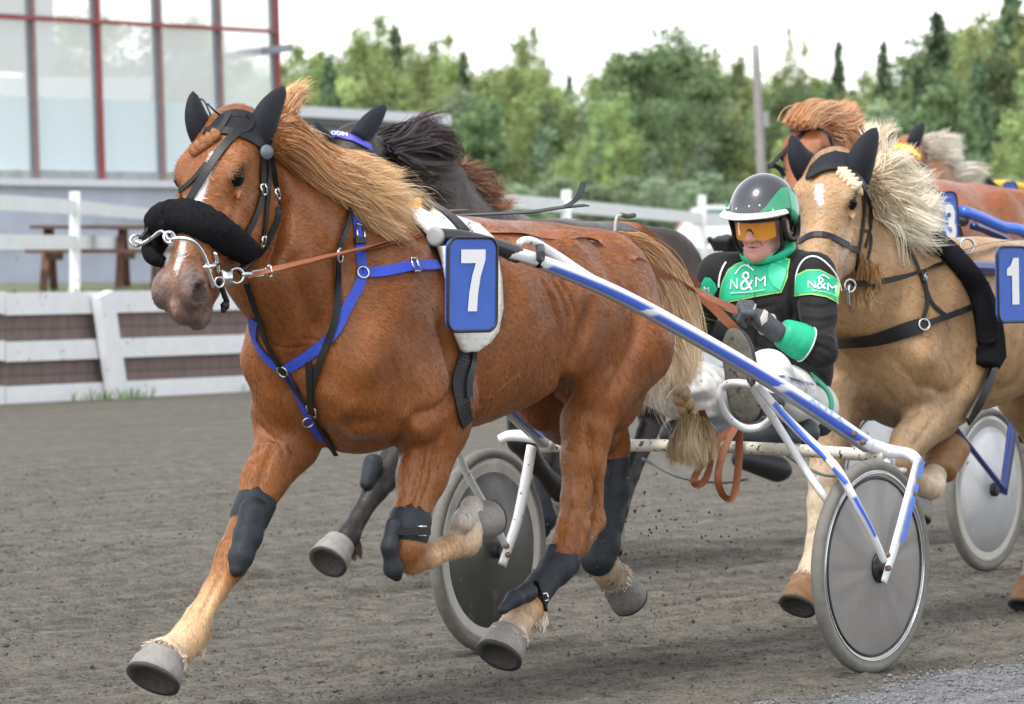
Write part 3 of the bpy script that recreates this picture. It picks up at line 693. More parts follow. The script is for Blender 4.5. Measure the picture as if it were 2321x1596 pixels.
f = [tuple(range(nP))[::-1], tuple(3 * nP + i for i in range(nP))] + [(k * nP + i, k * nP + (i + 1) % nP, (k + 1) * nP + (i + 1) % nP, (k + 1) * nP + i) for k in range(3) for i in range(nP)]
mk('body', V, f, M_car, o, smooth=False)
for xa, xb, xc, xd in ((-1.85, -.9, -1.02, -1.6), (-.8, .15, .1, -.78), (.25, .9, .42, .22)):
    mk('window', [A(cx + xa, cy - .875, z0 + .98), A(cx + xb, cy - .875, z0 + .98), A(cx + xc, cy - .745, z0 + 1.33), A(cx + xd, cy - .745, z0 + 1.33)], [(0, 1, 2, 3)], M_carg, o, False)
mk('tail_light', *beam(A(cx - 2.13, cy - .74, z0 + .92), A(cx - 1.86, cy - .72, z0 + 1.25), .08, .1), mat('tail_red', (.55, .02, .03), rough=.3), o, smooth=False)
for x in (-1.35, 1.35):
    w_ = mk('wheel', *lathe(A(cx + x, cy - .9, z0 + .32), A(0, 1, 0), [(0, .2), (0, .31), (.05, .33), (.2, .33)], 24), M_tyre, o)
    mk('rim', *lathe(A(cx + x, cy - .915, z0 + .32), A(0, 1, 0), [(0, .02), (.02, .2), (.04, .2)], 16), M_rim, w_)

# ---------------------------------------------------------------- trees
def leafmat(name, c):
    m = bpy.data.materials.new(name); m.use_nodes = True; nt = m.node_tree; L = nt.links
    for n_ in list(nt.nodes): nt.nodes.remove(n_)
    o = nt.nodes.new('ShaderNodeOutputMaterial'); d = nt.nodes.new('ShaderNodeBsdfDiffuse'); t = nt.nodes.new('ShaderNodeBsdfTranslucent'); mx = nt.nodes.new('ShaderNodeMixShader'); mx.inputs[0].default_value = .4
    oi = nt.nodes.new('ShaderNodeObjectInfo'); at_ = nt.nodes.new('ShaderNodeAttribute'); at_.attribute_name = 'Col'
    h = nt.nodes.new('ShaderNodeHueSaturation'); mr = nt.nodes.new('ShaderNodeMapRange'); mr.inputs[3].default_value = .72; mr.inputs[4].default_value = 1.3; L.new(oi.outputs['Random'], mr.inputs[0]); L.new(mr.outputs[0], h.inputs['Value'])
    mr2 = nt.nodes.new('ShaderNodeMapRange'); mr2.inputs[3].default_value = .485; mr2.inputs[4].default_value = .515; L.new(oi.outputs['Random'], mr2.inputs[0]); L.new(mr2.outputs[0], h.inputs['Hue'])
    L.new(at_.outputs['Color'], h.inputs['Color'])
    for q in (d, t): L.new(h.outputs[0], q.inputs['Color'])
    L.new(d.outputs[0], mx.inputs[1]); L.new(t.outputs[0], mx.inputs[2]); L.new(mx.outputs[0], o.inputs[0]); return m
M_leaf = leafmat('leaves', None); M_bark = mat('bark', (.16, .13, .11), rough=.9, var=.3, vs=8); M_birch = mat('birch_bark', (.5, .48, .44), rough=.8, var=.3, vs=6)
def leaf_quads(C, sz, c, cv=.25):
    n = len(C); a = nz(rng.normal(0, 1, (n, 3))); b = nz(np.cross(a, rng.normal(0, 1, (n, 3)))); s_ = (sz * (.6 + .8 * rng.random(n)))[:, None]
    V = np.stack([C - a * s_, C + b * s_ * .6, C + a * s_, C - b * s_ * .6], 1).reshape(-1, 3)
    Fq = (np.arange(n) * 4)[:, None] + np.arange(4)[None]
    cc = np.clip(np.asarray(c) * (1 + cv * rng.normal(0, 1, (n, 1))), .004, 1)
    return V, Fq, np.repeat(cc, 4, 0)
def tree_mesh(kind):
    C = []; cl = []; tr = MB(); H_ = 10.
    if kind == 'spruce':
        tr.add(*tube([A(0, 0, 0), A(.05, 0, H_)], [.16, .01], 8, 8)[:2])
        for i in range(230):
            z = H_ * (.06 + .94 * (i / 230)) ; R_ = (H_ - z) / H_ * 2.7 * (.75 + .4 * rng.random()) + .06; a = i * 2.4 + rng.random()
            d = A(math.cos(a), math.sin(a), -.28); k = int(18 * R_ / 1.5) + 6; t = rng.random(k) ** .7
            C.append(A(0, 0, z) + d * (t * R_)[:, None] + rng.normal(0, .07, (k, 3)) * (1 + t[:, None])); cl.append(np.tile(A(.14, .20, .115) * (.8 + .5 * rng.random()), (k, 1)))
            if i % 4 == 0: tr.add(*tube([A(0, 0, z), A(0, 0, z) + d * R_ * .8], [.03, .006], 4)[:2])
        sz = .17
    elif kind == 'pine':
        tr.add(*tube([A(0, 0, 0), A(.15, .05, 5), A(.0, 0, H_ * .95)], [.2, .03], 8, 10)[:2])
        for i in range(55):
            z = H_ * (.28 + .7 * rng.random()); R_ = (1.15 + 1.3 * rng.random()) * math.sqrt(max(.05, 1 - (z / H_) ** 2.4)); a = rng.random() * 6.28; e = A(0, 0, z) + A(math.cos(a), math.sin(a), .15) * R_
            tr.add(*tube([A(.05, 0, z - .4), e], [.05, .012], 4)[:2]); k = 80
            C.append(e + rng.normal(0, 1, (k, 3)) * A(.5, .5, .2)); cl.append(np.tile(A(.19, .26, .13) * (.7 + .7 * rng.random()), (k, 1)))
            C.append(e * .6 + A(0, 0, z * .4) + rng.normal(0, 1, (30, 3)) * A(.5, .5, .22)); cl.append(np.tile(A(.17, .235, .12), (30, 1)))
        sz = .13
    else:   # light broadleaf with an uneven top
        lead = rng.normal(0, .35, (3, 2)); tops = [A(0, 0, H_ * .97)] + [A(*rng.normal(0, .8, 2), H_ * (.72 + .2 * rng.random())) for _ in range(3)]
        for q, tpt in enumerate(tops): tr.add(*tube([A(0, 0, 0) if q == 0 else A(0, 0, H_ * .25), A(*(tpt[:2] * .5), H_ * .5), tpt], [.15 if q == 0 else .08, .012], 6, 8)[:2])
        base = A(.30, .385, .165) if kind == 'birch' else A(.27, .36, .235)
        for i in range(95):
            h_ = rng.random() ** .8; tpt = tops[int(rng.integers(0, 4))]; z = H_ * .08 + (tpt[2] - H_ * .08) * h_
            Rm = 1.55 * math.sin(min(1, .18 + h_ * .95) * math.pi) ** .7 + .12; a = rng.random() * 6.28; rr = Rm * rng.random() ** .45
            c = A(tpt[0] * h_, tpt[1] * h_, z) + A(math.cos(a), math.sin(a), 0) * rr; k = int(rng.integers(60, 125)); sg = .15 + .22 * rng.random()
            C.append(c + rng.normal(0, 1, (k, 3)) * A(sg, sg, sg * 1.0)); cl.append(np.tile(base * (.65 + .75 * rng.random()) * A(1 + .15 * rng.random(), 1, 1), (k, 1)))
            if i % 5 == 0: tr.add(*tube([A(0, 0, z * .8), c], [.03, .008], 4)[:2])
        sz = .085 if kind == 'birch' else .11
    C = np.concatenate(C); cl = np.concatenate(cl)
    return leaf_quads(C, sz, cl), tr
def place_tree(proto, x, y, H_, wf, label, group, rz):
    o = proto[0].copy(); col.objects.link(o); o.location = (x, y, .84); o.rotation_euler = (0, 0, rz); o.scale = (H_ / 10 * wf, H_ / 10 * wf, H_ / 10)
    o['label'] = label; o['group'] = group; o['category'] = 'tree'
    for ch in proto[1]: c = ch.copy(); col.objects.link(c); c.parent = o
    return o
protos = {}
for kind, nv in (('spruce', 2), ('pine', 2), ('birch', 3), ('willow', 2)):
    for v_ in range(nv):
        (V, Fq, cc_), tr = tree_mesh(kind); nm = {'spruce': 'spruce_tree', 'pine': 'pine_tree', 'birch': 'birch_tree', 'willow': 'willow_bush'}[kind]
        r = bpy.data.objects.new(nm, None)
        c1 = mk('crown', V, Fq, M_leaf, None, cc_, smooth=False); c2 = tr.build('trunk', M_birch if kind == 'birch' else M_bark, None)
        protos[(kind, v_)] = (r, [c1, c2])
nm_pl = {'spruce': 'spruces', 'pine': 'pines', 'birch': 'birches', 'willow': 'willows'}
names = {'spruce': 'pointed spruce', 'pine': 'broad pine', 'birch': 'light green birch', 'willow': 'grey green willow'}
TS = []
def htree(kind, px, py_top, d, wf=1., v_=0): TS.append((kind, px, py_top, d, wf, v_))
ZON = ((640, 'seen through the glass front'), (1000, 'above the white shed roof'), (1250, 'above the dark mane'), (1500, 'left of the helmet'), (1700, 'above the green helmet'), (1900, 'beside the grey pole'), (2100, 'above the yellow browband'), (99999, 'at the right edge'))
ORD = ['', 'second', 'third', 'fourth', 'fifth', 'sixth', 'seventh', 'eighth', 'ninth', 'tenth', 'eleventh', 'twelfth', 'thirteenth', 'fourteenth', 'fifteenth', 'sixteenth', 'seventeenth', 'eighteenth', 'nineteenth', 'twentieth']
def plant_all():
    key = lambda q: (q[0], next(z for lim, z in ZON if q[1] < lim), 'front row' if q[3] < 125 else ('middle row' if q[3] < 148 else 'back row'))
    grp = {}
    for q in TS: grp.setdefault(key(q), []).append(q)
    for (kind, zone, row), L_ in grp.items():
        L_.sort(key=lambda q: q[1])
        for i, (_, px, py_top, d, wf, v_) in enumerate(L_):
            p = Pd(px, YH, d); H_ = max(1.5, CH - (py_top - YH) / F * d - .84)
            pre = '' if len(L_) == 1 else ('leftmost ' if i == 0 else ORD[i] + ' ')
            tail_ = '' if len(L_) == 1 or i == 0 else ' from the left'
            place_tree(protos[(kind, v_)], p[0], d, H_, wf, f'{pre}{names[kind]}{tail_}, {row}, {zone}', 'trees of the wood behind the track', rng.random() * 6.28)
# skyline trees read off the photograph (px, top y)
sk = [('birch', 672, 85, 1.0), ('spruce', 745, 130, .8), ('birch', 700, 150, 1.2), ('birch', 862, 15, .95), ('spruce', 895, 60, .8), ('birch', 830, 130, 1.1), ('birch', 985, 75, .8), ('birch', 1018, 70, .9), ('spruce', 1050, 120, .7), ('birch', 940, 160, 1.2),
      ('birch', 1175, 80, 1.0), ('birch', 1230, 120, .9), ('birch', 1210, 40, .5), ('birch', 1130, 190, 1.2), ('birch', 1345, 160, 1.1), ('birch', 1400, 105, 1.), ('pine', 1510, 70, 1.15), ('pine', 1470, 120, 1.2), ('birch', 1620, 110, 1.1), ('birch', 1670, 130, 1.),
      ('birch', 1790, 45, .45), ('birch', 1760, 150, 1.2), ('spruce', 1900, 95, .6), ('spruce', 2003, 100, .75), ('birch', 1850, 165, 1.1), ('birch', 1960, 170, 1.1), ('spruce', 2125, 30, 1.0), ('birch', 2180, 60, 1.), ('birch', 2225, 20, 1.0), ('spruce', 2290, -30, 1.1), ('birch', 2260, 30, 1.2), ('birch', 2100, 110, 1.1), ('birch', 2320, 10, 1.1),
      ('birch', 1080, 200, 1.1), ('birch', 1295, 215, 1.1), ('spruce', 1290, 175, .6), ('pine', 1580, 150, 1.), ('birch', 1440, 150, 1.)]
for i, (k, px, py, wf) in enumerate(sk): htree(k, px, py, 150 + 20 * rng.random(), wf, i % {'spruce': 2, 'pine': 2, 'birch': 3, 'willow': 2}[k])
env = lambda q: float(np.interp(q, [640, 700, 790, 840, 900, 1000, 1060, 1095, 1130, 1190, 1260, 1320, 1380, 1480, 1640, 1720, 1860, 1990, 2050, 2090, 2160, 2330], [110, 95, 110, 50, 60, 75, 110, 190, 110, 85, 140, 200, 120, 90, 110, 135, 160, 130, 190, 90, 40, 10]))
for i, px in enumerate(np.arange(640, 2420, 24)):
    htree(['birch', 'birch', 'spruce', 'birch', 'pine'][int(rng.integers(0, 5))], px + rng.normal(0, 6), env(px) + 15 + 60 * rng.random(), 172 + 12 * rng.random(), 1.1 + .3 * rng.random(), i % 2)
for i, px in enumerate(np.arange(640, 2400, 44)):   # middle mass
    k = ['birch', 'birch', 'willow', 'pine', 'birch', 'spruce'][int(rng.integers(0, 6))]
    if 1440 < px < 1640: k = 'pine'
    htree(k, px + rng.normal(0, 10), 190 + 55 * rng.random() - (70 if px > 2080 else 0), 125 + 20 * rng.random(), .92, i % 2)
for i, px in enumerate(np.arange(980, 2420, 62)):   # low front growth
    htree(['willow', 'birch'][i % 2], px + rng.normal(0, 12), 285 + 70 * rng.random(), 122 + 8 * rng.random(), 1.1, i % 2)
for i, px in enumerate(np.arange(1120, 2420, 50)):
    htree('willow', px + rng.normal(0, 12), 390 + 40 * rng.random(), 117 + 6 * rng.random(), 2.0, i % 2)
for i, (px, py) in enumerate(((150, 20), (205, 40), (110, 90), (265, 150), (330, 190), (400, 60), (440, 20), (475, 90), (420, 160), (520, 140), (560, 120), (600, 150), (645, 170), (480, 210), (350, 230), (230, 200), (590, 210), (150, 190))):
    htree(['birch', 'pine', 'birch', 'willow'][i % 4], px, py, 135 + 20 * rng.random(), 1.1, i % 2)
plant_all()
for (r, ch) in protos.values():
    for c in ch: bpy.data.objects.remove(c)
    bpy.data.objects.remove(r)
# far wood filling the gaps low down
n = 26000; px = rng.random(n) * 2100 + 500; yv = 182 + 14 * rng.random(n)
top = 270 + 25 * np.sin(px * .021) + 20 * np.sin(px * .053 + 1) + 12 * np.sin(px * .13); py = top + (560 - top) * rng.random(n)
C = np.stack([(px - CX) / F * yv, yv, CH - (py - YH) / F * yv], -1); C = C[C[:, 2] > .85]
V, Fq, cc_ = leaf_quads(C, .32, np.tile(A(.26, .33, .17), (len(C), 1)) * (.8 + .5 * rng.random((len(C), 1))))
mk('far_wood', V, Fq, M_leaf, None, cc_, smooth=False, kind='stuff')
# ---------------------------------------------------------------- horses
def head_axes(poll, nose, yaw):
    a = nz(nose - poll); l_ = A(-math.sin(yaw), math.cos(yaw), 0); l_ = nz(l_ - a * (l_ @ a)); d = np.cross(a, l_)
    if d[0] < 0 and abs(yaw) < 1: d = -d
    return a, d, l_
def horse(name, label, fr, poll, nose, yaw, legs, coat, pts, muz, stock, hs_=1., neck_mid=None, feet=None, hvox=.0085, torso_s=1., gray=(.10, .085, .08), hoofc=None, strokes=(), furn=0, group='race horses on the track'):
    """poll, nose, legs in the horse's own frame (forward, left, up)"""
    fd = Field(); base = coat
    ce, cc = fd.ell, fd.cone
    dk = tuple(np.array(coat) * .86); lt = tuple(np.array(coat) * 1.12)
    # trunk
    ce((1.42, 0, 1.13), (.62, .29, .32), .1, lt); ce((1.20, 0, 1.19), (.5, .255, .255), .1, coat)
    ce((.82, 0, 1.215), (.42, .25, .235), .1, coat); ce((1.75, 0, 1.20), (.35, .19, .285), .1, coat)
    ce((1.83, 0, 1.0), (.27, .215, .24), .1, coat)
    for s_ in (-1, 1):
        ce((.69, .15 * s_, 1.17), (.26, .135, .25), .07, coat); ce((.60, .13 * s_, 1.04), (.15, .11, .26), .05, coat); ce((.83, .20 * s_, 1.06), (.10, .06, .20), .05, coat)
        ce((.93, .19 * s_, 1.20), (.14, .09, .17), .08, coat); ce((.98, .2 * s_, 1.37), (.07, .035, .05), .07, coat)
        ce((1.93, .158 * s_, 1.12), (.18, .092, .27), .06, coat); ce((1.80, .185 * s_, 1.1), (.16, .080, .24), .05, lt)
        ce((2.0, .12 * s_, .99), (.13, .11, .17), .06, coat); ce((1.78, .19 * s_, .92), (.15, .085, .13), .07, coat)
        cc((1.0, .17 * s_, 1.06), (1.12, .14 * s_, .98), .10, .06, .09, lt)
        cc((1.80, .16 * s_, 1.38), (2.08, .18 * s_, 1.04), .05, .05, .06, coat)
    # neck
    nm = neck_mid if neck_mid is not None else (poll + A(1.95, 0, 1.3)) / 2 + A(.03, 0, .0)
    a, d, l_ = head_axes(poll, nose, yaw)
    th = poll + a * .17 * hs_ - d * .15 * hs_
    cc(poll + A(-.04, 0, -.07), nm + A(-.10, 0, .08), .085, .11, .06, coat, .8); cc(nm + A(-.10, 0, .08), (1.8, 0, 1.33), .11, .15, .09, coat, .85)
    cc(th, nm + A(.1, 0, -.12), .085, .13, .07, coat, .85); cc(nm + A(.1, 0, -.12), (1.96, 0, 1.08), .13, .195, .1, coat, .95)
    cc(poll + A(-.03, 0, -.15), nm, .11, .17, .06, coat, .72); cc(nm, (1.9, 0, 1.2), .17, .24, .1, coat, .8)
    for s_ in (-1, 1): cc(th + A(0, .05 * s_, 0), (2.05, .1 * s_, 1.08), .03, .04, .045, coat)
    # head
    Hd = lambda x, y, s_: poll + (a * x + d * y + l_ * s_) * hs_
    AX = [a, d, l_]; S = hs_
    def he(x, y, s_, r, k=.03, c=None, op='+', ax=None): fd.ell(Hd(x, y, s_), A(*r) * S, k * S, c, AX if ax is None else ax, op)
    he(.07, -.03, 0, (.12, .09, .095), .04, coat); he(.17, -.002, 0, (.115, .078, .098), .04, coat)
    fd.cone(Hd(.23, -.018, 0), Hd(.50, -.022, 0), .076 * S, .060 * S, .04, coat, .95, l_)
    he(.225, -.115, .055, (.14, .105, .034), .03, coat); he(.225, -.115, -.055, (.14, .105, .034), .03, coat)
    he(.34, -.07, 0, (.17, .066, .056), .04, coat)
    fd.cone(Hd(.27, -.165, 0), Hd(.50, -.115, 0), .046 * S, .034 * S, .04, tuple(.5 * A(*coat) + .5 * A(*muz)), 1, l_)
    for s_ in (-1, 1):
        he(.182, .030, .078 * s_, (.055, .022, .022), .03, coat)
        fd.cone(Hd(.25, -.045, .086 * s_), Hd(.40, -.065, .060 * s_), .014 * S, .009 * S, .018, coat)
        he(.555, -.002, .046 * s_, (.050, .044, .030), .018, gray); he(.530, .018, .040 * s_, (.034, .018, .022), .02, gray)
        he(.213, .020, .106 * s_, (.032, .022, .018), .010, None, '-')
        he(.562, .000, .076 * s_, (.031, .022, .028), .008, (.01, .008, .008), '-')
        he(.192, .044, .088 * s_, (.044, .011, .015), .008, coat); he(.236, -.002, .096 * s_, (.038, .009, .011), .008, coat)
    he(.48, -.05, 0, (.07, .060, .052), .035, coat); he(.53, -.045, 0, (.06, .064, .050), .03, muz); he(.585, -.055, 0, (.036, .050, .046), .02, gray)
    he(.555, -.122, 0, (.048, .028, .036), .012, gray)
    he(.60, -.100, 0, (.07, .006, .08), .006, None, '-', ax=[nz(a - .25 * d), nz(d + .25 * a), l_])
    # legs
    for ch in legs:
        cols_ = ch.get('c'); P = ch['p']; fd.chain(P, ch.get('k', .022), cols_)
        for e in ch.get('x', []): fd.cone(e[0][:3], e[1][:3], e[0][3], e[1][3], .03, e[2] if len(e) > 2 else None)
    V, Q = fd.mesh(hvox); V = relax(V, Q, 2)
    C = fd.colors(V, base)
    for s_ in (-1, 1):
        C = paint_ball(fr, Hd(.562, .001, .066 * s_), .036 * S, (.006, .005, .005), .35)(None, V, C); C = paint_ball(fr, Hd(.212, .024, .090 * s_), .046 * S, tuple(.16 * A(*coat)), .75)(None, V, C)
    Vw = fr.w(V)
    if strokes: Vw = sculpt(Vw, Q, strokes)
    for pt in pts: C = pt(Vw, V, C)
    root = thing(name, label, 'horse', A(*fr.w(A(1.3, 0, 0))[:2], 0), group)
    bv = bvh_of(Vw, Q)
    if furn:
        Vf, Qf, Cf = fur(Vw, Q, C, furn, .014, .0011, lambda P: -HH * np.clip((P[:, 2:] - .75) * 2.2, 0, 1) - ZZ * np.clip(1.6 - P[:, 2:], .35, 1.2)); body = mk('body', Vf, Qf, M_coat, root, Cf)
    else: body = mk('body', Vw, Q, M_coat, root, C)
    for s_ in (-1, 1):
        c = fr.w(Hd(.200, .009, .091 * s_)); n_ = fr.w(Hd(.196, .025, .117 * s_)) - c
        c = fr.w(Hd(.212, .022, .077 * s_)); q_ = np.linspace(0, np.pi, 15); v, f = lathe(c, n_, [(-.0302 * S * math.cos(k), max(.0001, .0302 * S * math.sin(k))) for k in q_], 24); mk('eye', v, f, M_eye, root)
    for ft in (feet or []):
        c0, c1, r0, r1 = ft[:4]; c0 = fr.w(c0); c1 = fr.w(c1); ax = c1 - c0; Lh = np.linalg.norm(ax)
        v, f = lathe(c0, ax, [(-.012, r0 * .8), (-.002, r0 * 1.02), (Lh * .10, r0 * 1.06), (Lh * .16, r0 * 1.03), (Lh * .5, r0 * .42 + r1 * .6), (Lh * .72, r0 * .25 + r1 * .76), (Lh * .97, r1), (Lh, r1 * .97)], 28)
        h_ = mk('hoof', v, f, hoofc or M_hoof, root)
        v, f = lathe(c1, ax, [(0, r1 * .985), (.008, r1 * .985), (.008, r1 * .72), (.002, r1 * .70), (.0005, .0)], 28); mk('shoe', v, f, M_shoe, h_)
    return root, body, bv, Hd, (a, d, l_), fd
def feather(name, root, fr, c, ax, r, L_, n, c0, c1, m=6):
    """short hair hanging over the coronet or behind the fetlock"""
    c = fr.w(c); ax = nz(fr.w(ax) - c); s_ = nz(np.cross(ax, A(.2, 1, .1))); u = np.cross(ax, s_); a = rng.random(n) * 6.28
    d = np.cos(a)[:, None] * s_ + np.sin(a)[:, None] * u; t = np.linspace(0, 1, m)[None, :, None]; l = L_ * (.6 + .6 * rng.random((n, 1, 1)))
    P = c + d[:, None] * r * (.92 + .18 * t) + ax * l * t + rng.normal(0, .004, (n, 1, 3)) * t + rng.normal(0, .003, (n, 1, 3))
    T = nz(np.gradient(P, axis=1)); S = nz(np.cross(T, A(0, 1, 0) + rng.normal(0, .4, (n, 1, 3)))); ww = .0032 * (1 - .7 * t)
    V = np.stack([P - S * ww, P + S * ww], 2).reshape(-1, 3); b = (np.arange(n)[:, None] * m + np.arange(m - 1)[None]) * 2
    C = np.repeat(np.clip((A(*c0) * (1 - t) + A(*c1) * t) * (1 + .15 * rng.normal(0, 1, (n, 1, 1))), .004, 1), 2, axis=1).reshape(-1, 3)
    return mk(name, V, np.stack([b, b + 1, b + 3, b + 2], -1).reshape(-1, 4), M_hair, root, C)
def ear(root, pix, fr, s0, s1, r, m, name='ear_cover', bend=.0):
    b = fr.W(*pix[0], s0); t = fr.W(*pix[-1], s1); mids = [fr.W(*p, s0 + (s1 - s0) * (i + 1) / (len(pix) - 1)) for i, p in enumerate(pix[1:-1])]
    P = smooth_path([b] + mids + [t], 14)
    prof = np.interp(np.linspace(0, 1, 14), [0, .15, .35, .6, .8, .93, 1], [1.0, 1.05, 1.0, .82, .58, .32, .05]) * r
    v, f, _ = tube(P, prof, 14, up=LL, sq=.62); return mk(name, v, f, m, root)
def painter_line(bv, pix, w_, c, edge=.008):
    P, N = on_surface(bv, pix, 0.)
    return P, np.interp(np.linspace(0, 1, len(P)), np.linspace(0, 1, len(w_)), w_)
def paint_px(poly, c, soft=4, facing=None):
    """coat marking of a real shape: the outline is read in the picture and kept on the near side of the coat"""
    poly = np.array(poly, float)
    def fn(Vw, V, C):
        p = proj(Vw); lo = poly.min(0) - 12; hi = poly.max(0) + 12
        idx = np.where(((p > lo) & (p < hi)).all(1))[0]
        if facing is not None: idx = idx[facing(V[idx])]
        if not len(idx): return C
        q = p[idx]; n = len(poly); ins = np.zeros(len(q), bool); dm = np.full(len(q), 1e9)
        for i in range(n):
            a, b = poly[i], poly[(i + 1) % n]; ab = b - a; t = np.clip(((q - a) @ ab) / (ab @ ab), 0, 1); dm = np.minimum(dm, np.linalg.norm(q - a - t[:, None] * ab, axis=1))
            cr = ((a[1] > q[:, 1]) != (b[1] > q[:, 1])) & (q[:, 0] < (b[0] - a[0]) * (q[:, 1] - a[1]) / (b[1] - a[1] + 1e-9) + a[0]); ins ^= cr
        wt = np.clip(np.where(ins, dm, -dm) / soft + .5, 0, 1)[:, None]
        C = C.copy(); C[idx] = C[idx] * (1 - wt) + A(*c) * wt; return C
    return fn
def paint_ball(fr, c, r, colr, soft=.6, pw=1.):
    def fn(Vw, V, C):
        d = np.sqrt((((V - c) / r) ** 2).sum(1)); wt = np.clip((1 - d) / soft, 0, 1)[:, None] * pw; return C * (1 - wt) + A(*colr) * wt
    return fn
def coat_noise(scale, amp, c2):
    def fn(Vw, V, C):
        n = fract_noise(V[:, 0] * scale + 3 * V[:, 1], V[:, 2] * scale + 2 * V[:, 1]); wt = np.clip(n * amp + amp * .3, 0, .8)[:, None]; return C * (1 - wt) + A(*c2) * wt
    return fn

# ---- the chestnut leader
f7 = Fr((.5385, 15.2)); J = f7.J; W7 = f7.W
CH_ = (.25, .079, .018); CHL = (.34, .122, .030); FLX = (.66, .42, .22)
def jr(px, py, s_, r, fr=f7): return (*fr.J(px, py, s_), r)
legs7 = [
    dict(p=[jr(655, 935, -.15, .115), jr(652, 1000, -.15, .095), jr(598, 1090, -.15, .066), jr(567, 1166, -.15, .048), jr(533, 1255, -.15, .050), jr(522, 1280, -.15, .046), jr(486, 1340, -.15, .033), jr(448, 1402, -.15, .036), jr(427, 1443, -.15, .044), jr(400, 1468, -.15, .040), jr(372, 1488, -.15, .058)],
         c=[CH_, CH_, CHL, CHL, CHL, CHL, FLX, FLX, FLX, (.7, .55, .4)], x=[(jr(452, 1440, -.15, .028), jr(415, 1478, -.15, .03), FLX)]),
    dict(p=[jr(990, 900, .17, .125), jr(982, 960, .165, .108), jr(957, 1079, .16, .074), jr(932, 1166, .16, .052), jr(919, 1238, .16, .058), jr(935, 1264, .16, .046), jr(972, 1258, .16, .037), jr(1020, 1240, .16, .035), jr(1056, 1226, .16, .043), jr(1066, 1195, .16, .040)],
         c=[CH_, CH_, CHL, CHL, CH_, FLX, FLX, FLX, (.7, .55, .4)], x=[(jr(1048, 1182, .19, .034), jr(1054, 1172, .18, .034), (.58, .55, .50)), (jr(1090, 1184, .14, .034), jr(1092, 1172, .14, .034), (.58, .55, .50)), (jr(1070, 1150, .15, .036), jr(1072, 1160, .15, .036), (.52, .49, .45))]),
    dict(p=[jr(1392, 780, .15, .19), jr(1345, 880, .16, .125), jr(1330, 960, .16, .080), jr(1318, 1040, .155, .064), jr(1305, 1130, .15, .044), jr(1300, 1195, .15, .050), jr(1285, 1240, .15, .049), jr(1262, 1278, .15, .040), jr(1222, 1328, .15, .034), jr(1197, 1375, .15, .045), jr(1172, 1410, .15, .043), jr(1156, 1440, .15, .058)],
         c=[CH_, CH_, CHL, CHL, CHL, CHL, CH_, CH_, FLX, FLX, (.62, .5, .38)], x=[(jr(1375, 900, .15, .05), jr(1352, 1060, .14, .024), CHL), (jr(1352, 1060, .14, .024), jr(1352, 1185, .14, .022), CHL), (jr(1352, 1180, .14, .026), jr(1310, 1240, .15, .035), CHL)]),
    dict(p=[jr(1260, 860, -.13, .17), jr(1300, 930, -.14, .12), jr(1350, 985, -.14, .07), jr(1382, 975, -.14, .052), jr(1390, 1010, -.14, .050), jr(1386, 1080, -.14, .045), jr(1372, 1180, -.14, .037), jr(1362, 1260, -.14, .040), jr(1376, 1292, -.14, .048), jr(1392, 1316, -.14, .046)],
         c=[(.2, .07, .025)] * 2 + [CH_] * 5 + [(.5, .4, .28)] * 2, x=[(jr(1393, 950, -.14, .034), jr(1392, 1010, -.14, .04), CH_)]),
]
feet7 = [(J(371, 1486, -.15), J(348, 1536, -.15), .062, .082), (J(1072, 1188, .16), J(1090, 1170, .16) + A(-.05, 0, -.01), .046, .058),
         (J(1154, 1438, .15), J(1098, 1488, .15) + A(-.085, 0, 0), .060, .074), (J(1392, 1312, -.14), J(1418, 1338, -.14) + A(-.02, 0, -.03), .052, .066)]
poll7 = f7.J(530, 266, 0); nose7 = f7.J(394, 690, .04)
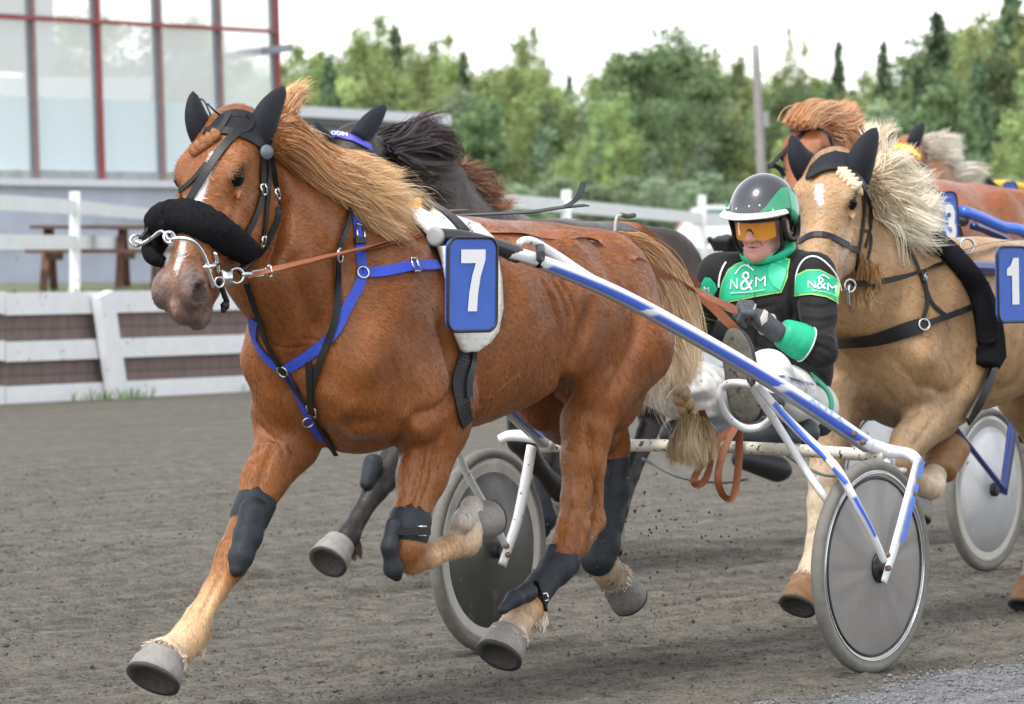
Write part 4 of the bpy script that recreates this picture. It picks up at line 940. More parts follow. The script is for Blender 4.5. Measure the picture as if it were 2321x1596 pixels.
ST7 = [([(805, 520), (778, 620), (745, 720), (700, 800), (650, 835)], -.014, .035), ([(650, 560), (688, 680), (722, 775)], -.014, .03), ([(640, 860), (700, 960), (760, 1030)], -.016, .025),
       ([(1040, 870), (1005, 925), (935, 950), (908, 1000), (900, 1040)], -.016, .022), ([(995, 720), (1022, 800), (1045, 900)], -.014, .03), ([(905, 930), (930, 950), (960, 990)], .006, .02),
       ([(1225, 630), (1250, 675), (1262, 735)], -.006, .009), ([(1245, 622), (1275, 675), (1290, 740), (1283, 800)], -.008, .009), ([(1262, 625), (1298, 680), (1312, 745), (1290, 820)], -.009, .010), ([(1235, 640), (1262, 690), (1275, 760)], .005, .008), ([(1285, 650), (1308, 700), (1318, 760)], .005, .008),
       ([(1335, 690), (1312, 790), (1275, 865), (1262, 960)], -.018, .025), ([(1425, 640), (1445, 740), (1412, 830), (1372, 910)], -.009, .022), ([(1300, 525), (1375, 600), (1402, 690)], -.007, .03), ([(1222, 560), (1262, 590)], .012, .045),
       ([(1060, 930), (1120, 893), (1185, 840)], .004, .008), ([(1150, 850), (1120, 880), (1100, 905)], .003, .006), ([(1332, 960), (1345, 1050), (1345, 1140)], -.010, .012), ([(1285, 1000), (1295, 1080), (1300, 1150)], .004, .008),
       ([(960, 1000), (948, 1080), (928, 1150)], -.009, .012), ([(988, 1010), (970, 1100), (948, 1160)], -.006, .010), ([(1000, 1000), (990, 1060)], .005, .007), ([(620, 1000), (592, 1080), (575, 1140)], -.007, .012), ([(650, 1010), (610, 990), (585, 960)], -.007, .010), ([(655, 1035), (640, 1000), (600, 1010)], .004, .008),
       ([(503, 1290), (480, 1345), (450, 1405)], -.006, .009), ([(520, 470), (505, 515), (490, 550)], .005, .010), ([(618, 370), (644, 440), (646, 520), (618, 590), (590, 618)], -.034, .020), ([(600, 400), (622, 470), (620, 530), (592, 580)], .008, .018), ([(575, 445), (548, 505), (530, 545)], .003, .006), ([(660, 410), (720, 490), (785, 590)], .007, .045),
       ([(1300, 1170), (1320, 1215), (1310, 1250)], -.006, .01), ([(1270, 1170), (1262, 1210)], .004, .01), ([(700, 880), (760, 900), (800, 940)], .008, .04), ([(830, 720), (900, 800), (960, 880)], .006, .05), ([(740, 1000), (800, 960), (870, 960)], -.007, .03),
       ([(680, 770), (720, 782), (760, 780)], -.004, .006), ([(600, 770), (640, 790), (690, 792)], -.004, .006), ([(1000, 640), (1060, 700), (1130, 760)], -.004, .05), ([(1110, 560), (1180, 640), (1200, 740)], .006, .06), ([(470, 640), (490, 690), (478, 715)], -.004, .006), ([(420, 590), (410, 640)], .004, .010), ([(455, 600), (440, 630)], -.004, .012)]
pts7 = [coat_noise(7, .30, (.15, .048, .018)), coat_noise(17, .16, (.40, .17, .06)),
        paint_px([(478, 342), (490, 350), (482, 380), (462, 440), (450, 478), (432, 474), (440, 440), (460, 390)], (.78, .74, .72), 4),
        paint_px([(410, 545), (420, 548), (418, 575), (408, 600), (400, 625), (396, 610), (402, 575)], (.72, .68, .66), 5),
        paint_px([(384, 678), (396, 682), (400, 706), (395, 718), (388, 700)], (.36, .19, .15), 6)]
h7, b7, bv7, Hd7, ax7, fd7 = horse('race_horse', 'chestnut horse with a flying blond mane leading in front, wearing blue plate 7', f7, poll7, nose7, .06, legs7, CH_, pts7, (.26, .15, .09), None, hs_=1.05, feet=feet7, hvox=.0075, strokes=[(a_, b_ * 1.45, c_) for a_, b_, c_ in ST7], furn=110000, neck_mid=A(2.17, 0, 1.44), gray=(.115, .10, .097))
ear(h7, [(590, 330), (602, 270), (646, 196)], f7, .075, .10, .052, M_lycra)
ear(h7, [(470, 320), (446, 270), (437, 207)], f7, -.065, -.09, .050, M_lycra)

for c_, a_, r_, L_ in ((J(376, 1480, -.15), J(352, 1528, -.15), .058, .014), (J(425, 1452, -.15) + A(-.03, 0, 0), J(428, 1500, -.15), .030, .035), (J(1154, 1436, .15), J(1138, 1490, .15), .056, .014), (J(1206, 1392, .15) + A(-.03, 0, 0), J(1210, 1440, .15), .028, .045), (J(1392, 1306, -.14), J(1412, 1335, -.14), .048, .02)):
    feather('fetlock_hair', h7, f7, c_, a_, r_, L_, 420, (.62, .50, .36), (.66, .56, .44))
# ---- mane, tail and gear of the leader
def g7(pl, s0, s1=None, fr=f7):
    s1 = s0 if s1 is None else s1
    return [fr.W(px, py, s0 + (s1 - s0) * i / (len(pl) - 1)) for i, (px, py) in enumerate(pl)]
HA, HB = (.42, .18, .07), (.84, .58, .32)
gd1 = [g7([(612, 290), (645, 288), (672, 302), (705, 340), (755, 366), (812, 385), (885, 410)], .04, .07),
       g7([(612, 300), (648, 302), (682, 328), (722, 362), (775, 384), (830, 404), (900, 430)], .06, .10),
       g7([(616, 310), (655, 320), (692, 356), (737, 388), (790, 408), (850, 436), (908, 466)], .09, .13),
       g7([(624, 324), (664, 342), (706, 386), (748, 410), (802, 436), (860, 472), (916, 505)], .11, .16),
       g7([(640, 342), (682, 368), (724, 406), (772, 438), (822, 472), (870, 505), (925, 535)], .12, .17)]
sets = [strands(gd1, 12500, .0034, .008, .026, .014, HA, HB, .13, sjit=.012, len_var=.32, per=34)]
sets.append(strands([g7([(740, 362), (790, 380), (840, 395), (885, 410), (925, 415)], .06), g7([(760, 385), (810, 400), (860, 430), (910, 455), (940, 480)], .10)], 150, .003, .012, .03, .035, HB, (.85, .62, .36), .15))
sets.append(strands([g7([(628, 250), (645, 230), (655, 214), (668, 203), (688, 197)], .02), g7([(640, 262), (655, 240), (664, 228), (678, 220), (695, 222)], .03)], 220, .003, .008, .02, .016, HA, HB, .15))
sets.append(strands([g7([(615, 280), (645, 268), (668, 284), (690, 322)], .03), g7([(618, 290), (650, 285), (680, 318), (705, 350)], .04)], 900, .004, .008, .012, .010, HA, HB, .15))
hairobj('mane', sets, h7)
sets = [strands([g7([(612, 300), (660, 330), (720, 378), (790, 420), (850, 470), (905, 500)], .02), g7([(628, 320), (690, 380), (750, 425), (810, 470), (870, 515)], .05)], 1500, .005, .012, .012, .02, (.3, .12, .05), HA, .15)]
hairobj('mane_underlayer', sets, h7)
m = MB()   # plaited forelock
for k in range(9):
    p = cast(bv7, 492 - k * 6.2, 304 + k * 4.6)[0]; p = (p if p is not None else f7.W(470 - k * 4.6, 308 + k * 3.0, -.045)) - A(0, .015, 0); v, f = lathe(p - A(.010 * (-1) ** k * .5, 0, 0), A(.5 * (-1) ** k, -.4, -1), [(-.020, .002), (-.010, .012), (.004, .014), (.016, .008), (.022, .002)], 10); m.add(v, f)
m.build('forelock_plait', mat('plait_hair', (.27, .105, .035), rough=.6, var=.4, vs=80, bump=.8, bs=300), h7)
# tail
tl = [g7([(1392, 545), (1445, 552), (1500, 600), (1542, 690), (1556, 780), (1538, 858)], .0, .04),
      g7([(1394, 552), (1440, 570), (1490, 630), (1525, 720), (1540, 800), (1534, 860)], .03, .08),
      g7([(1400, 562), (1435, 595), (1478, 665), (1505, 760), (1520, 825), (1528, 862)], .03, .1),
      g7([(1410, 580), (1440, 630), (1470, 700), (1488, 780), (1505, 830), (1524, 864)], .0, .06)]
sets = [strands(tl, 7000, .0040, .011, .020, .008, (.48, .24, .10), (.74, .58, .38), .14, len_var=.1, sjit=.02),
        strands([g7([(1430, 560), (1490, 610), (1540, 680), (1570, 720), (1590, 735)], .05), g7([(1450, 600), (1510, 680), (1545, 780), (1565, 830), (1580, 845)], .05)], 70, .003, .02, .03, .03, (.6, .35, .15), (.8, .6, .4), .15),
        strands([g7([(1480, 700), (1478, 770), (1470, 830), (1480, 900)], .02), g7([(1500, 760), (1500, 820), (1492, 870), (1498, 920)], .04)], 350, .003, .02, .03, .03, (.6, .45, .28), (.8, .7, .55), .12)]
tail = hairobj('tail', sets, h7)
m = MB()
for k in range(7):
    px, py = 1534 + k * 4.6, 868 + k * 11.5; p = f7.W(px, py, .06); v, f = lathe(p + A(.010 * (-1) ** k, 0, 0), A(.55 * (-1) ** k, -.3, -1), [(-.028, .003), (-.015, .021), (.004, .024), (.020, .015), (.028, .004)], 12); m.add(v, f)
m.build('tail_plait', mat('plait_pale', (.55, .36, .2), rough=.6, var=.35, vs=60, bump=.8, bs=300), tail)
m = MB(); m.add(*lathe(f7.W(1531, 852, .06), A(.15, 0, -1), [(0, .036), (.028, .032)], 14)); m.add(*lathe(f7.W(1560, 936, .06), A(.2, 0, -1), [(-.01, .016), (.012, .024), (.03, .022)], 12)); m.build('tail_tie', M_leather, tail)
sets = [strands([g7([(1562, 948), (1548, 975), (1532, 1010), (1530, 1040)], .02, -.02), g7([(1564, 948), (1560, 985), (1556, 1020), (1560, 1050)], .10), g7([(1568, 948), (1580, 985), (1586, 1020), (1582, 1052)], .10), g7([(1572, 948), (1598, 980), (1608, 1010), (1606, 1040)], .06)], 3600, .0042, .006, .006, .008, (.30, .21, .10), (.62, .48, .30), .16, sjit=.012, len_var=.15)]
hairobj('tail_brush', sets, tail)

def buckle(name, p, n_, t, w_, h_, parent, m=M_steel):
    n_ = nz(n_); t = nz(t - n_ * (t @ n_)); b = np.cross(n_, t); mb = MB(); c = [p + t * (sx * w_ / 2) + b * (sy * h_ / 2) for sx, sy in ((-1, -1), (1, -1), (1, 1), (-1, 1))]
    for i in range(4): mb.add(*tube([c[i], c[(i + 1) % 4]], .0035, 6)[:2])
    return mb.build(name, m, parent)
def surf_buckle(bv, px, py, px2, py2, parent, w_=.035, h_=.026, name='buckle'):
    P, N = on_surface(bv, [(px, py), (px2, py2)], .011, n=5)
    return buckle(name, P[0], N[0], P[-1] - P[0], w_, h_, parent)
# bridle
br = strap('bridle', bv7, [(508, 264), (530, 258), (560, 262), (585, 280)], .03, M_leather, h7)
for nm, pl, wd in (('browband', [(466, 300), (500, 298), (545, 306), (580, 322), (602, 340)], .026), ('cheek_strap', [(600, 335), (590, 380), (592, 430), (580, 480), (556, 530)], .022), ('cheek_strap', [(596, 340), (606, 385), (604, 440), (598, 500), (592, 545)], .016),
                   ('throat_strap', [(604, 345), (622, 400), (628, 450), (626, 500), (598, 560), (575, 585)], .018), ('face_strap', [(540, 300), (510, 330), (475, 380), (440, 440), (415, 490), (396, 528)], .024), ('face_strap', [(470, 372), (440, 410), (412, 432)], .014),
                   ('crown_strap', [(560, 262), (575, 275), (552, 303), (530, 300)], .016), ('crown_strap', [(520, 262), (508, 285), (498, 300)], .016)):
    strap(nm, bv7, pl, wd, M_leather, br, .006)
m = MB(); m.add(*tube([f7.W(462, 395, -.05), f7.W(418, 440, -.08), f7.W(372, 478, -.11), f7.W(318, 540, -.12)], .008, 8, 20, sq=.5)[:2])
m.build('side_strap', M_leather, br)
hood = patch('ear_hood', bv7, [(470, 296), (500, 262), (530, 250), (565, 262), (600, 300), (606, 345), (598, 352), (570, 322), (530, 304), (490, 298)], M_lycra, h7, .005)
m = MB(); m.add(*lathe(f7.W(604, 345, .125), LL + A(0, -.6, 0), [(0, .022), (.006, .02), (.007, .001)], 18)); m.build('rosette', mat('badge_grey', (.12, .15, .17), rough=.4), br)
# sheepskin noseband roll
P, N = on_surface(bv7, [(388, 498), (420, 492), (455, 505), (500, 535), (535, 556)], .016, n=16)
roll = [f7.W(352, 545, -.14), f7.W(362, 505, -.12)] + list(P) + [P[-1] + A(.02, .03, -.015)]
v, f, _ = tube(roll, [.035, .046, .050, .052, .054, .050, .047, .040], 20, 46, sq=.95)
v = v + rng.normal(0, .0018, v.shape); nr_ = mk('sheepskin_noseband', v, f, M_fleece, br)
v, f, _ = tube([f7.W(352, 545, -.14), f7.W(345, 580, -.10), f7.W(372, 596, -.07)], [.04, .03, .016], 14, 16); mk('noseband_end', v, f, M_fleece, nr_)
# lower face steel frame and bit
bit = MB()
bit.add(*tube([f7.W(308, 546, -.16), f7.W(325, 552, -.13), f7.W(348, 538, -.08), f7.W(366, 524, -.04), f7.W(378, 530, -.01), f7.W(386, 543, .02), f7.W(405, 540, .05), f7.W(432, 544, .08), f7.W(452, 562, .09), f7.W(466, 590, .095), f7.W(476, 622, .10)], .0075, 8, 50)[:2])
for q in ((308, 546, -.165), (384, 538, .02)): bit.add(*ring(f7.W(*q), A(.3, -1, .1), .016, .004))
bit.add(*tube(g7([(465, 600), (476, 632), (484, 650)], .10), .010, 8, 10)[:2]); bit.add(*tube(g7([(487, 570), (492, 600), (495, 620)], .10), .007, 8, 8)[:2]); bit.add(*tube(g7([(470, 606), (494, 598)], .10), .008, 8)[:2])
bit.build('face_frame', mat('bright_frame', (.75, .75, .76), rough=.18, var=.05, metal=1.), br)
m = MB(); m.add(*ring(f7.W(536, 625, .12), A(.35, -1, 0), .021, .0045)); m.add(*boxg(f7.W(515, 630, .118), A(.015, .01, 0), A(0, .003, 0), A(0, 0, .022))); m.add(*ring(f7.W(497, 640, .112), A(.5, -1, 0), .014, .0035)); m.add(*tube(g7([(548, 622), (580, 620)], .13), .008, 8)[:2]); m.build('bit_ring', M_steel, br)
m = MB(); m.add(*tube(g7([(575, 585), (560, 600), (545, 615)], .11), .012, 8, 8)[:2]); m.add(*tube(g7([(498, 640), (508, 668), (515, 690), (505, 705)], .10), .008, 8, 10)[:2]); m.add(*lathe(f7.W(510, 690, .10), A(0, 0, -1), [(-.01, .004), (0, .014), (.012, .012), (.02, .003)], 10)); m.build('chin_strap', M_leather, br)
for q in ((592, 430, 598, 450), (590, 545, 588, 560), (622, 440, 628, 455)): surf_buckle(bv7, *q, br, .03, .022)
m = MB(); m.add(*tube([f7.W(470, 235, -.02), f7.W(485, 250, 0), f7.W(500, 262, 0)], .003, 6, 8)[:2]); m.add(*tube([f7.W(450, 225, -.05), f7.W(462, 228, -.03), f7.W(478, 262, 0)], .003, 6, 8)[:2]); m.build('ear_cord', M_black, br)

# breast collar
bc = strap('breast_collar', bv7, [(792, 465), (803, 495), (812, 540), (818, 590), (820, 620)], .030, M_blue, h7)
for pl in ([(820, 622), (812, 650), (785, 700), (762, 750), (735, 780), (700, 805), (645, 838)], [(645, 838), (618, 822), (595, 795), (578, 760), (576, 722)], [(645, 838), (668, 875), (690, 915), (712, 965), (735, 995)], [(822, 620), (870, 616), (930, 604), (990, 602)]):
    strap('blue_strap', bv7, pl, .030, M_blue, bc, .006)
for q in ((820, 620), (645, 838), (697, 952)):
    P, N = on_surface(bv7, [q, (q[0] + 3, q[1])], .012, n=2); m = MB(); m.add(*ring(P[0], N[0], .017, .0035)); m.build('ring', M_steel, bc)
for q in ((812, 530, 815, 550),): surf_buckle(bv7, *q, bc, .05, .03)
P, N = on_surface(bv7, [(808, 540), (812, 556)], .01, n=4); v, f = ribbon(P, N, .034, .01); mk('clip', v, f, M_black, bc, smooth=False)
surf_buckle(bv7, 936, 603, 945, 602, bc, .024, .04)
mg = strap('martingale', bv7, [(562, 640), (575, 680), (590, 720), (612, 780), (640, 830), (675, 880), (710, 930), (740, 985), (765, 1025)], .017, M_leather, h7, .010)
strap('neck_strap', bv7, [(790, 455), (780, 510), (762, 560), (758, 620), (765, 690), (752, 760), (722, 840), (708, 900), (712, 935)], .020, M_leather, mg, .012)
strap('neck_strap', bv7, [(705, 820), (710, 880), (712, 930)], .022, M_leather, mg, .013)
surf_buckle(bv7, 711, 928, 714, 942, mg, .034, .03)
m = MB(); P, N = on_surface(bv7, [(755, 575), (757, 590)], .03, n=2); m.add(*ring(P[0], A(1, -.3, 0), .02, .004)); m.build('rein_ring', M_steel, mg)

# saddle pad, girth
pad = patch('saddle_pad', bv7, [(886, 462), (925, 476), (968, 496), (1005, 508), (1045, 520), (1075, 530), (1108, 560), (1118, 640), (1120, 700), (1110, 752), (1090, 775), (1062, 792), (1035, 795), (1022, 760), (1010, 700), (1000, 650), (990, 600), (975, 560), (950, 530), (915, 500)], M_wool, h7, .018, 9)
md = pad.modifiers.new('thick', 'SOLIDIFY'); md.thickness = .02; md.offset = 1
strap('saddle', bv7, [(955, 484), (985, 500), (1012, 520), (1035, 545)], .05, M_leather, h7, .030, .016)
gt = strap('girth', bv7, [(1060, 745), (1052, 780), (1042, 830), (1040, 880), (1045, 935), (1052, 960)], .05, M_leather, h7, .010, .008)
strap('girth_strap', bv7, [(1066, 760), (1060, 800), (1056, 850), (1054, 900)], .022, M_leather, gt, .022, .006)
surf_buckle(bv7, 1058, 790, 1056, 802, gt, .03, .036)
for q in ((1003, 512, .14), (1064, 522, .19)): m = MB(); m.add(*ring(f7.W(*q), A(.9, .3, 0), .024, .004)); m.build('terret', M_steel, h7)
m = MB()   # back strap running along the ridge
m.add(*ribbon(smooth_path([f7.W(x, y, s_) for x, y, s_ in ((975, 494, .02), (1040, 490, .01), (1120, 486, 0), (1200, 482, 0), (1270, 472, 0), (1330, 466, 0))], 30), np.tile(A(-.3, -.75, .6), (30, 1)), .022, .006))
m.add(*ribbon(smooth_path([f7.W(x, y, s_) for x, y, s_ in ((1268, 472, 0), (1290, 464, 0), (1310, 448, 0), (1325, 412, 0))], 16), np.tile(A(-.5, -.85, .1), (16, 1)), .022, .004)); m.build('back_strap', M_leather, h7, False)

# leg protectors
def boot(name, pts, grow, m_, parent, fr=f7, keep=None, hv=.006):
    fd = Field(); fd.chain([(*p[:3], p[3] + grow) for p in pts], .02); V, Q = fd.mesh(hv, keep=keep); return mk(name, fr.w(V), Q, m_, parent)
J = f7.J
k1 = boot('knee_boot', [jr(580, 1140, -.15, .055), jr(566, 1172, -.15, .053)], .006, M_boot, h7, keep=None)
boot('knee_pad', [jr(575, 1160, -.11, .040), jr(562, 1215, -.10, .036), jr(546, 1262, -.10, .030), jr(538, 1290, -.10, .020)], .004, M_boot, k1)
k2 = boot('knee_boot', [jr(930, 1180, .16, .058), jr(922, 1212, .16, .060)], .006, M_boot, h7)
boot('knee_pad', [jr(892, 1190, .17, .020), jr(882, 1240, .17, .018), jr(892, 1290, .17, .022), jr(900, 1308, .17, .010)], .004, M_boot, k2)
strap_b = MB(); c = f7.W(956, 1203, .225); strap_b.add(*boxg(f7.W(930, 1204, .225), A(.06, -.01, 0), A(0, .004, 0), A(0, 0, .011))); strap_b.build('strap', M_leather, k2, False); buckle('buckle', c - A(0, .012, 0), A(0, -1, 0), A(1, 0, 0), .03, .026, k2)
h1 = boot('hind_boot', [jr(1277, 1272, .15, .047), jr(1258, 1290, .15, .043), jr(1228, 1325, .15, .036), jr(1208, 1352, .15, .044)], .008, M_boot, h7)
boot('boot_flap', [jr(1196, 1342, .18, .030), jr(1165, 1358, .19, .022), jr(1140, 1382, .19, .014)], .002, M_boot, h1)
boot('boot_flap', [jr(1252, 1245, .14, .016), jr(1244, 1275, .14, .022)], .002, M_boot, h1)
c = f7.W(1231, 1355, .2); buckle('buckle', c, A(0, -1, 0), A(.3, 0, -1), .022, .03, h1)
m = MB(); m.add(*beam(f7.W(1215, 1315, .2), f7.W(1236, 1385, .2), .018, .006)); m.build('strap', M_leather, h1, False)
h2 = boot('hind_boot', [jr(1390, 1052, -.14, .048), jr(1386, 1110, -.14, .050), jr(1376, 1180, -.14, .045), jr(1364, 1235, -.14, .050), jr(1355, 1268, -.14, .048)], .008, M_boot, h7)
boot('boot_flap', [jr(1410, 1052, -.12, .012), jr(1400, 1090, -.12, .02)], .0, M_boot, h2)

# ---------------------------------------------------------------- the other horses
def leg(fr, *pp): return [jr(*p, fr=fr) for p in pp]
def gen_legs(h, ph=0., c=None, lo=None, z=0):
    """a standing-trot set of legs in local coordinates"""
    out = []; ft = []
    def q(*a): return a
    for s_, kf in ((-.15, ph), (.15, 1 - ph)):
        dx = .25 * kf
        if kf > .5: P = [q(1.85, s_, .95, .12), q(1.93, s_, .8, .085), q(2.02, s_, .58, .052), q(2.12, s_, .34, .034), q(2.18, s_, .2, .042), q(2.23, s_, .13, .045)]; tip = (2.27, s_, .05)
        else: P = [q(1.82, s_, .95, .12), q(1.80, s_, .8, .085), q(1.84, s_, .56, .055), q(1.70, s_, .44, .034), q(1.58, s_, .36, .042), q(1.52, s_, .32, .045)]; tip = (1.46, s_, .27)
        out.append(dict(p=P, c=[c] * 2 + [lo] * 3)); ft.append((A(*P[-1][:3]), A(*tip), .05, .068))
        if kf <= .5: P = [q(.78, s_, 1.05, .18), q(.95, s_, .9, .10), q(.80, s_, .62, .055), q(.98, s_, .38, .036), q(1.08, s_, .24, .042), q(1.12, s_, .17, .045)]; tip = (1.17, s_, .08)
        else: P = [q(.62, s_, 1.05, .18), q(.60, s_, .85, .10), q(.38, s_, .62, .055), q(.30, s_, .40, .036), q(.22, s_, .28, .042), q(.16, s_, .22, .045)]; tip = (.10, s_, .15)
        out.append(dict(p=P, c=[c] * 2 + [lo] * 3)); ft.append((A(*P[-1][:3]), A(*tip), .05, .068))
    return out, ft

# palomino, number 1
f1 = Fr((2.44, 18.38), z0=-.06)
PA, PAL, CRM = (.37, .215, .10), (.43, .28, .15), (.60, .48, .34)
poll1 = f1.J(1890, 358, .0); nose1 = poll1 + A(.62, .20, -.74) * .62
lg, ft1 = gen_legs(1, 1., PA, PAL)
legs1 = [dict(p=leg(f1, (2140, 900, .16, .12), (2115, 940, .16, .095), (2062, 1000, .16, .066), (2040, 1040, .16, .056), (2058, 1078, .16, .042), (2092, 1096, .16, .045), (2108, 1098, .16, .052), (2122, 1070, .16, .042)), c=[PA, PAL, PAL, PAL, CRM, CRM, CRM]),
         dict(p=leg(f1, (1905, 900, -.15, .12), (1890, 960, -.15, .085), (1868, 1080, -.15, .055), (1862, 1140, -.15, .050), (1850, 1230, -.15, .035), (1838, 1290, -.15, .040), (1828, 1318, -.15, .045)), c=[PA, PAL, CRM, CRM, CRM, CRM]), lg[1] if 0 else lg[3], lg[1]]
feet1 = [(f1.J(2128, 1068, .16), f1.J(2184, 1004, .16) + A(.11, 0, .0), .062, .080), (f1.J(1828, 1318, -.15), f1.J(1808, 1372, -.15), .052, .07), ft1[3], ft1[1]]
pts1 = [coat_noise(6, .3, (.27, .155, .07)), coat_noise(15, .2, (.55, .40, .24)), paint_px([(1848, 420), (1862, 418), (1866, 432), (1862, 445), (1866, 458), (1860, 468), (1850, 456), (1848, 440)], (.85, .82, .78), 3),
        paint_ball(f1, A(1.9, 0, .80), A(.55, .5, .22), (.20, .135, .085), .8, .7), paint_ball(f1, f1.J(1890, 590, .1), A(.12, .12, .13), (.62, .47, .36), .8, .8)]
ST1 = [([(1975, 470), (2000, 560), (1985, 660), (1960, 730)], -.016, .03), ([(2030, 540), (2050, 620), (2050, 720)], -.012, .035), ([(2000, 500), (2060, 560), (2120, 640)], .008, .05), ([(1940, 800), (1980, 860), (2040, 930)], -.010, .03), ([(2185, 860), (2150, 900), (2110, 875), (2080, 880)], -.014, .02), ([(2105, 872), (2090, 900), (2060, 950)], -.010, .018), ([(2060, 780), (2120, 830), (2150, 870)], .010, .05),
       ([(2125, 935), (2090, 985), (2065, 1015)], -.007, .010), ([(1960, 900), (1940, 950), (1950, 985)], -.010, .03), ([(1968, 470), (1985, 530), (1972, 600), (1955, 650)], -.026, .020), ([(1880, 520), (1872, 570)], .004, .014), ([(2100, 560), (2150, 700), (2160, 800)], -.008, .04), ([(2010, 800), (2060, 850), (2080, 890)], -.006, .012), ([(2225, 870), (2260, 890), (2300, 870)], -.008, .03)]
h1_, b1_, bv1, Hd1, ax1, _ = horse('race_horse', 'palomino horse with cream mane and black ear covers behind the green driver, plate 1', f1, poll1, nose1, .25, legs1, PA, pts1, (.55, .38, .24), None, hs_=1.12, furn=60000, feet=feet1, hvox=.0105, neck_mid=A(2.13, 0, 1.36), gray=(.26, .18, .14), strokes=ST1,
    hoofc=mat('hoof_amber', (.24, .12, .05), rough=.6, var=.35, vs=30, bump=.3, bs=50))
ear(h1_, [(1938, 410), (1955, 355), (1987, 290)], f1, .09, .14, .070, M_lycra)
ear(h1_, [(1842, 400), (1812, 358), (1794, 306)], f1, -.08, -.12, .064, M_lycra)
P, N = on_surface(bv1, [(1840, 392), (1860, 372), (1893, 360), (1925, 372), (1945, 400)], .0, n=6)
patch('ear_hood', bv1, [(1826, 410), (1838, 380), (1862, 356), (1893, 345), (1925, 352), (1950, 385), (1962, 430), (1948, 422), (1925, 398), (1895, 388), (1862, 392), (1838, 408)], M_lycra, h1_, .008, 5)
b1r = strap('bridle', bv1, [(1836, 408), (1862, 390), (1895, 384), (1928, 396), (1952, 428)], .032, M_leather, h1_, .012, .008)
for nm, pl, wd in (('cheek_strap', [(1954, 425), (1956, 480), (1950, 530), (1940, 590), (1934, 640)], .022), ('noseband', [(1815, 550), (1840, 533), (1875, 535), (1910, 552), (1945, 570)], .024), ('cheek_strap', [(1958, 440), (1972, 470), (1970, 520), (1958, 560)], .014), ('cheek_strap', [(1950, 525), (1968, 520), (1974, 545), (1962, 600)], .01)):
    strap(nm, bv1, pl, wd, M_leather, b1r, .006)
m = MB(); m.add(*tube(f1.w(np.array([f1.J(1925, 645, .12), f1.J(1922, 660, .12), f1.J(1925, 695, .12)])), .006, 8, 10)[:2]); m.add(*ring(f1.W(1926, 648, .12), A(.5, -1, 0), .022, .005)); m.build('bit_ring', M_steel, b1r)
m = MB()
last_p = None
for k in range(12):
    p, n_ = cast(bv1, 1906 + k * 4.2, 390 + k * 3.0 + .14 * k * k)
    if p is None or (k and last_p is not None and np.linalg.norm(p - last_p) > .035): continue
    last_p = p
    v, f = lathe(p - A(0, .012, 0), A(1, 0, -.3 + (-1) ** k), [(-.028, .003), (-.010, .014), (.010, .015), (.028, .003)], 8); m.add(v, f)
m.build('forelock_plait', mat('plait_cream', (.68, .54, .36), rough=.7, var=.2, vs=60), h1_)
ga = [g7([(1948, 385), (1972, 350), (1990, 330), (1998, 300)], .02, .02, f1), g7([(1955, 390), (1985, 362), (2008, 375), (2030, 400)], .04, .06, f1), g7([(1960, 400), (1995, 395), (2030, 420), (2075, 440)], .05, .08, f1), g7([(1968, 415), (2005, 430), (2045, 455), (2088, 480)], .07, .10, f1), g7([(1976, 435), (2010, 465), (2045, 500), (2080, 520)], .09, .12, f1), g7([(1985, 460), (2010, 500), (2045, 530), (2070, 545)], .10, .12, f1)]
hairobj('mane', [strands(ga[1:], 9000, .0044, .010, .022, .040, (.66, .52, .34), (.90, .83, .68), .08, len_var=.4), strands(ga[:2], 600, .004, .008, .02, .03, (.6, .45, .28), (.85, .75, .56), .1), strands([g7([(1955, 350), (1975, 320), (1978, 280), (1985, 258)], .02, .02, f1), g7([(1960, 360), (1985, 330), (1992, 300), (2010, 290)], .02, .02, f1)], 160, .004, .008, .02, .012, (.6, .45, .28), (.85, .75, .56), .1),
    strands([g7([(2030, 430), (2075, 420), (2105, 425)], .08, .08, f1), g7([(2040, 480), (2090, 490), (2115, 470)], .1, .1, f1)], 120, .004, .012, .03, .02, (.7, .58, .4), (.86, .76, .58), .1)], h1_)
hairobj('throat_hair', [strands([g7([(1938, 600), (1942, 660), (1944, 710)], .10, .09, f1), g7([(1958, 590), (1962, 650), (1958, 700)], .12, .11, f1)], 130, .005, .010, .015, .02, (.32, .16, .06), (.42, .26, .12), .12)], h1_)
P, N = on_surface(bv1, [(2088, 548), (2130, 572), (2172, 615), (2200, 660), (2215, 720), (2222, 790), (2222, 830)], .03, n=30)
v, f, _ = tube(P, [.045, .05, .052, .05, .045], 14, sq=.8); pd1 = mk('saddle_pad', v, f, M_fleece, h1_)
strap('pad_side', bv1, [(2210, 650), (2236, 720), (2246, 780), (2250, 820)], .085, M_fleece, pd1, .02, .02)
strap('girth', bv1, [(2250, 760), (2240, 830), (2212, 900), (2180, 950)], .055, M_leather, h1_, .02, .01)
bc1 = strap('breast_collar', bv1, [(1896, 772), (1960, 768), (2020, 756), (2085, 740)], .055, M_leather, h1_, .010, .008)
strap('trace', bv1, [(2085, 740), (2150, 715), (2240, 680)], .022, M_leather, bc1, .01, .008); strap('neck_strap', bv1, [(2025, 520), (2065, 580), (2090, 640), (2110, 690), (2138, 715)], .014, M_leather, bc1, .008)
strap('neck_strap', bv1, [(2094, 640), (2100, 690), (2088, 728)], .014, M_leather, bc1, .008)
P, N = on_surface(bv1, [(2090, 738), (2094, 740)], .02, n=2); m = MB(); m.add(*ring(P[0], N[0], .02, .004)); m.build('ring', M_steel, bc1); m = MB(); P2, N2 = on_surface(bv1, [(2092, 630), (2094, 634)], .02, n=2); m.add(*ring(P2[0], A(1, -.3, 0), .016, .004)); m.build('ring', M_steel, bc1)

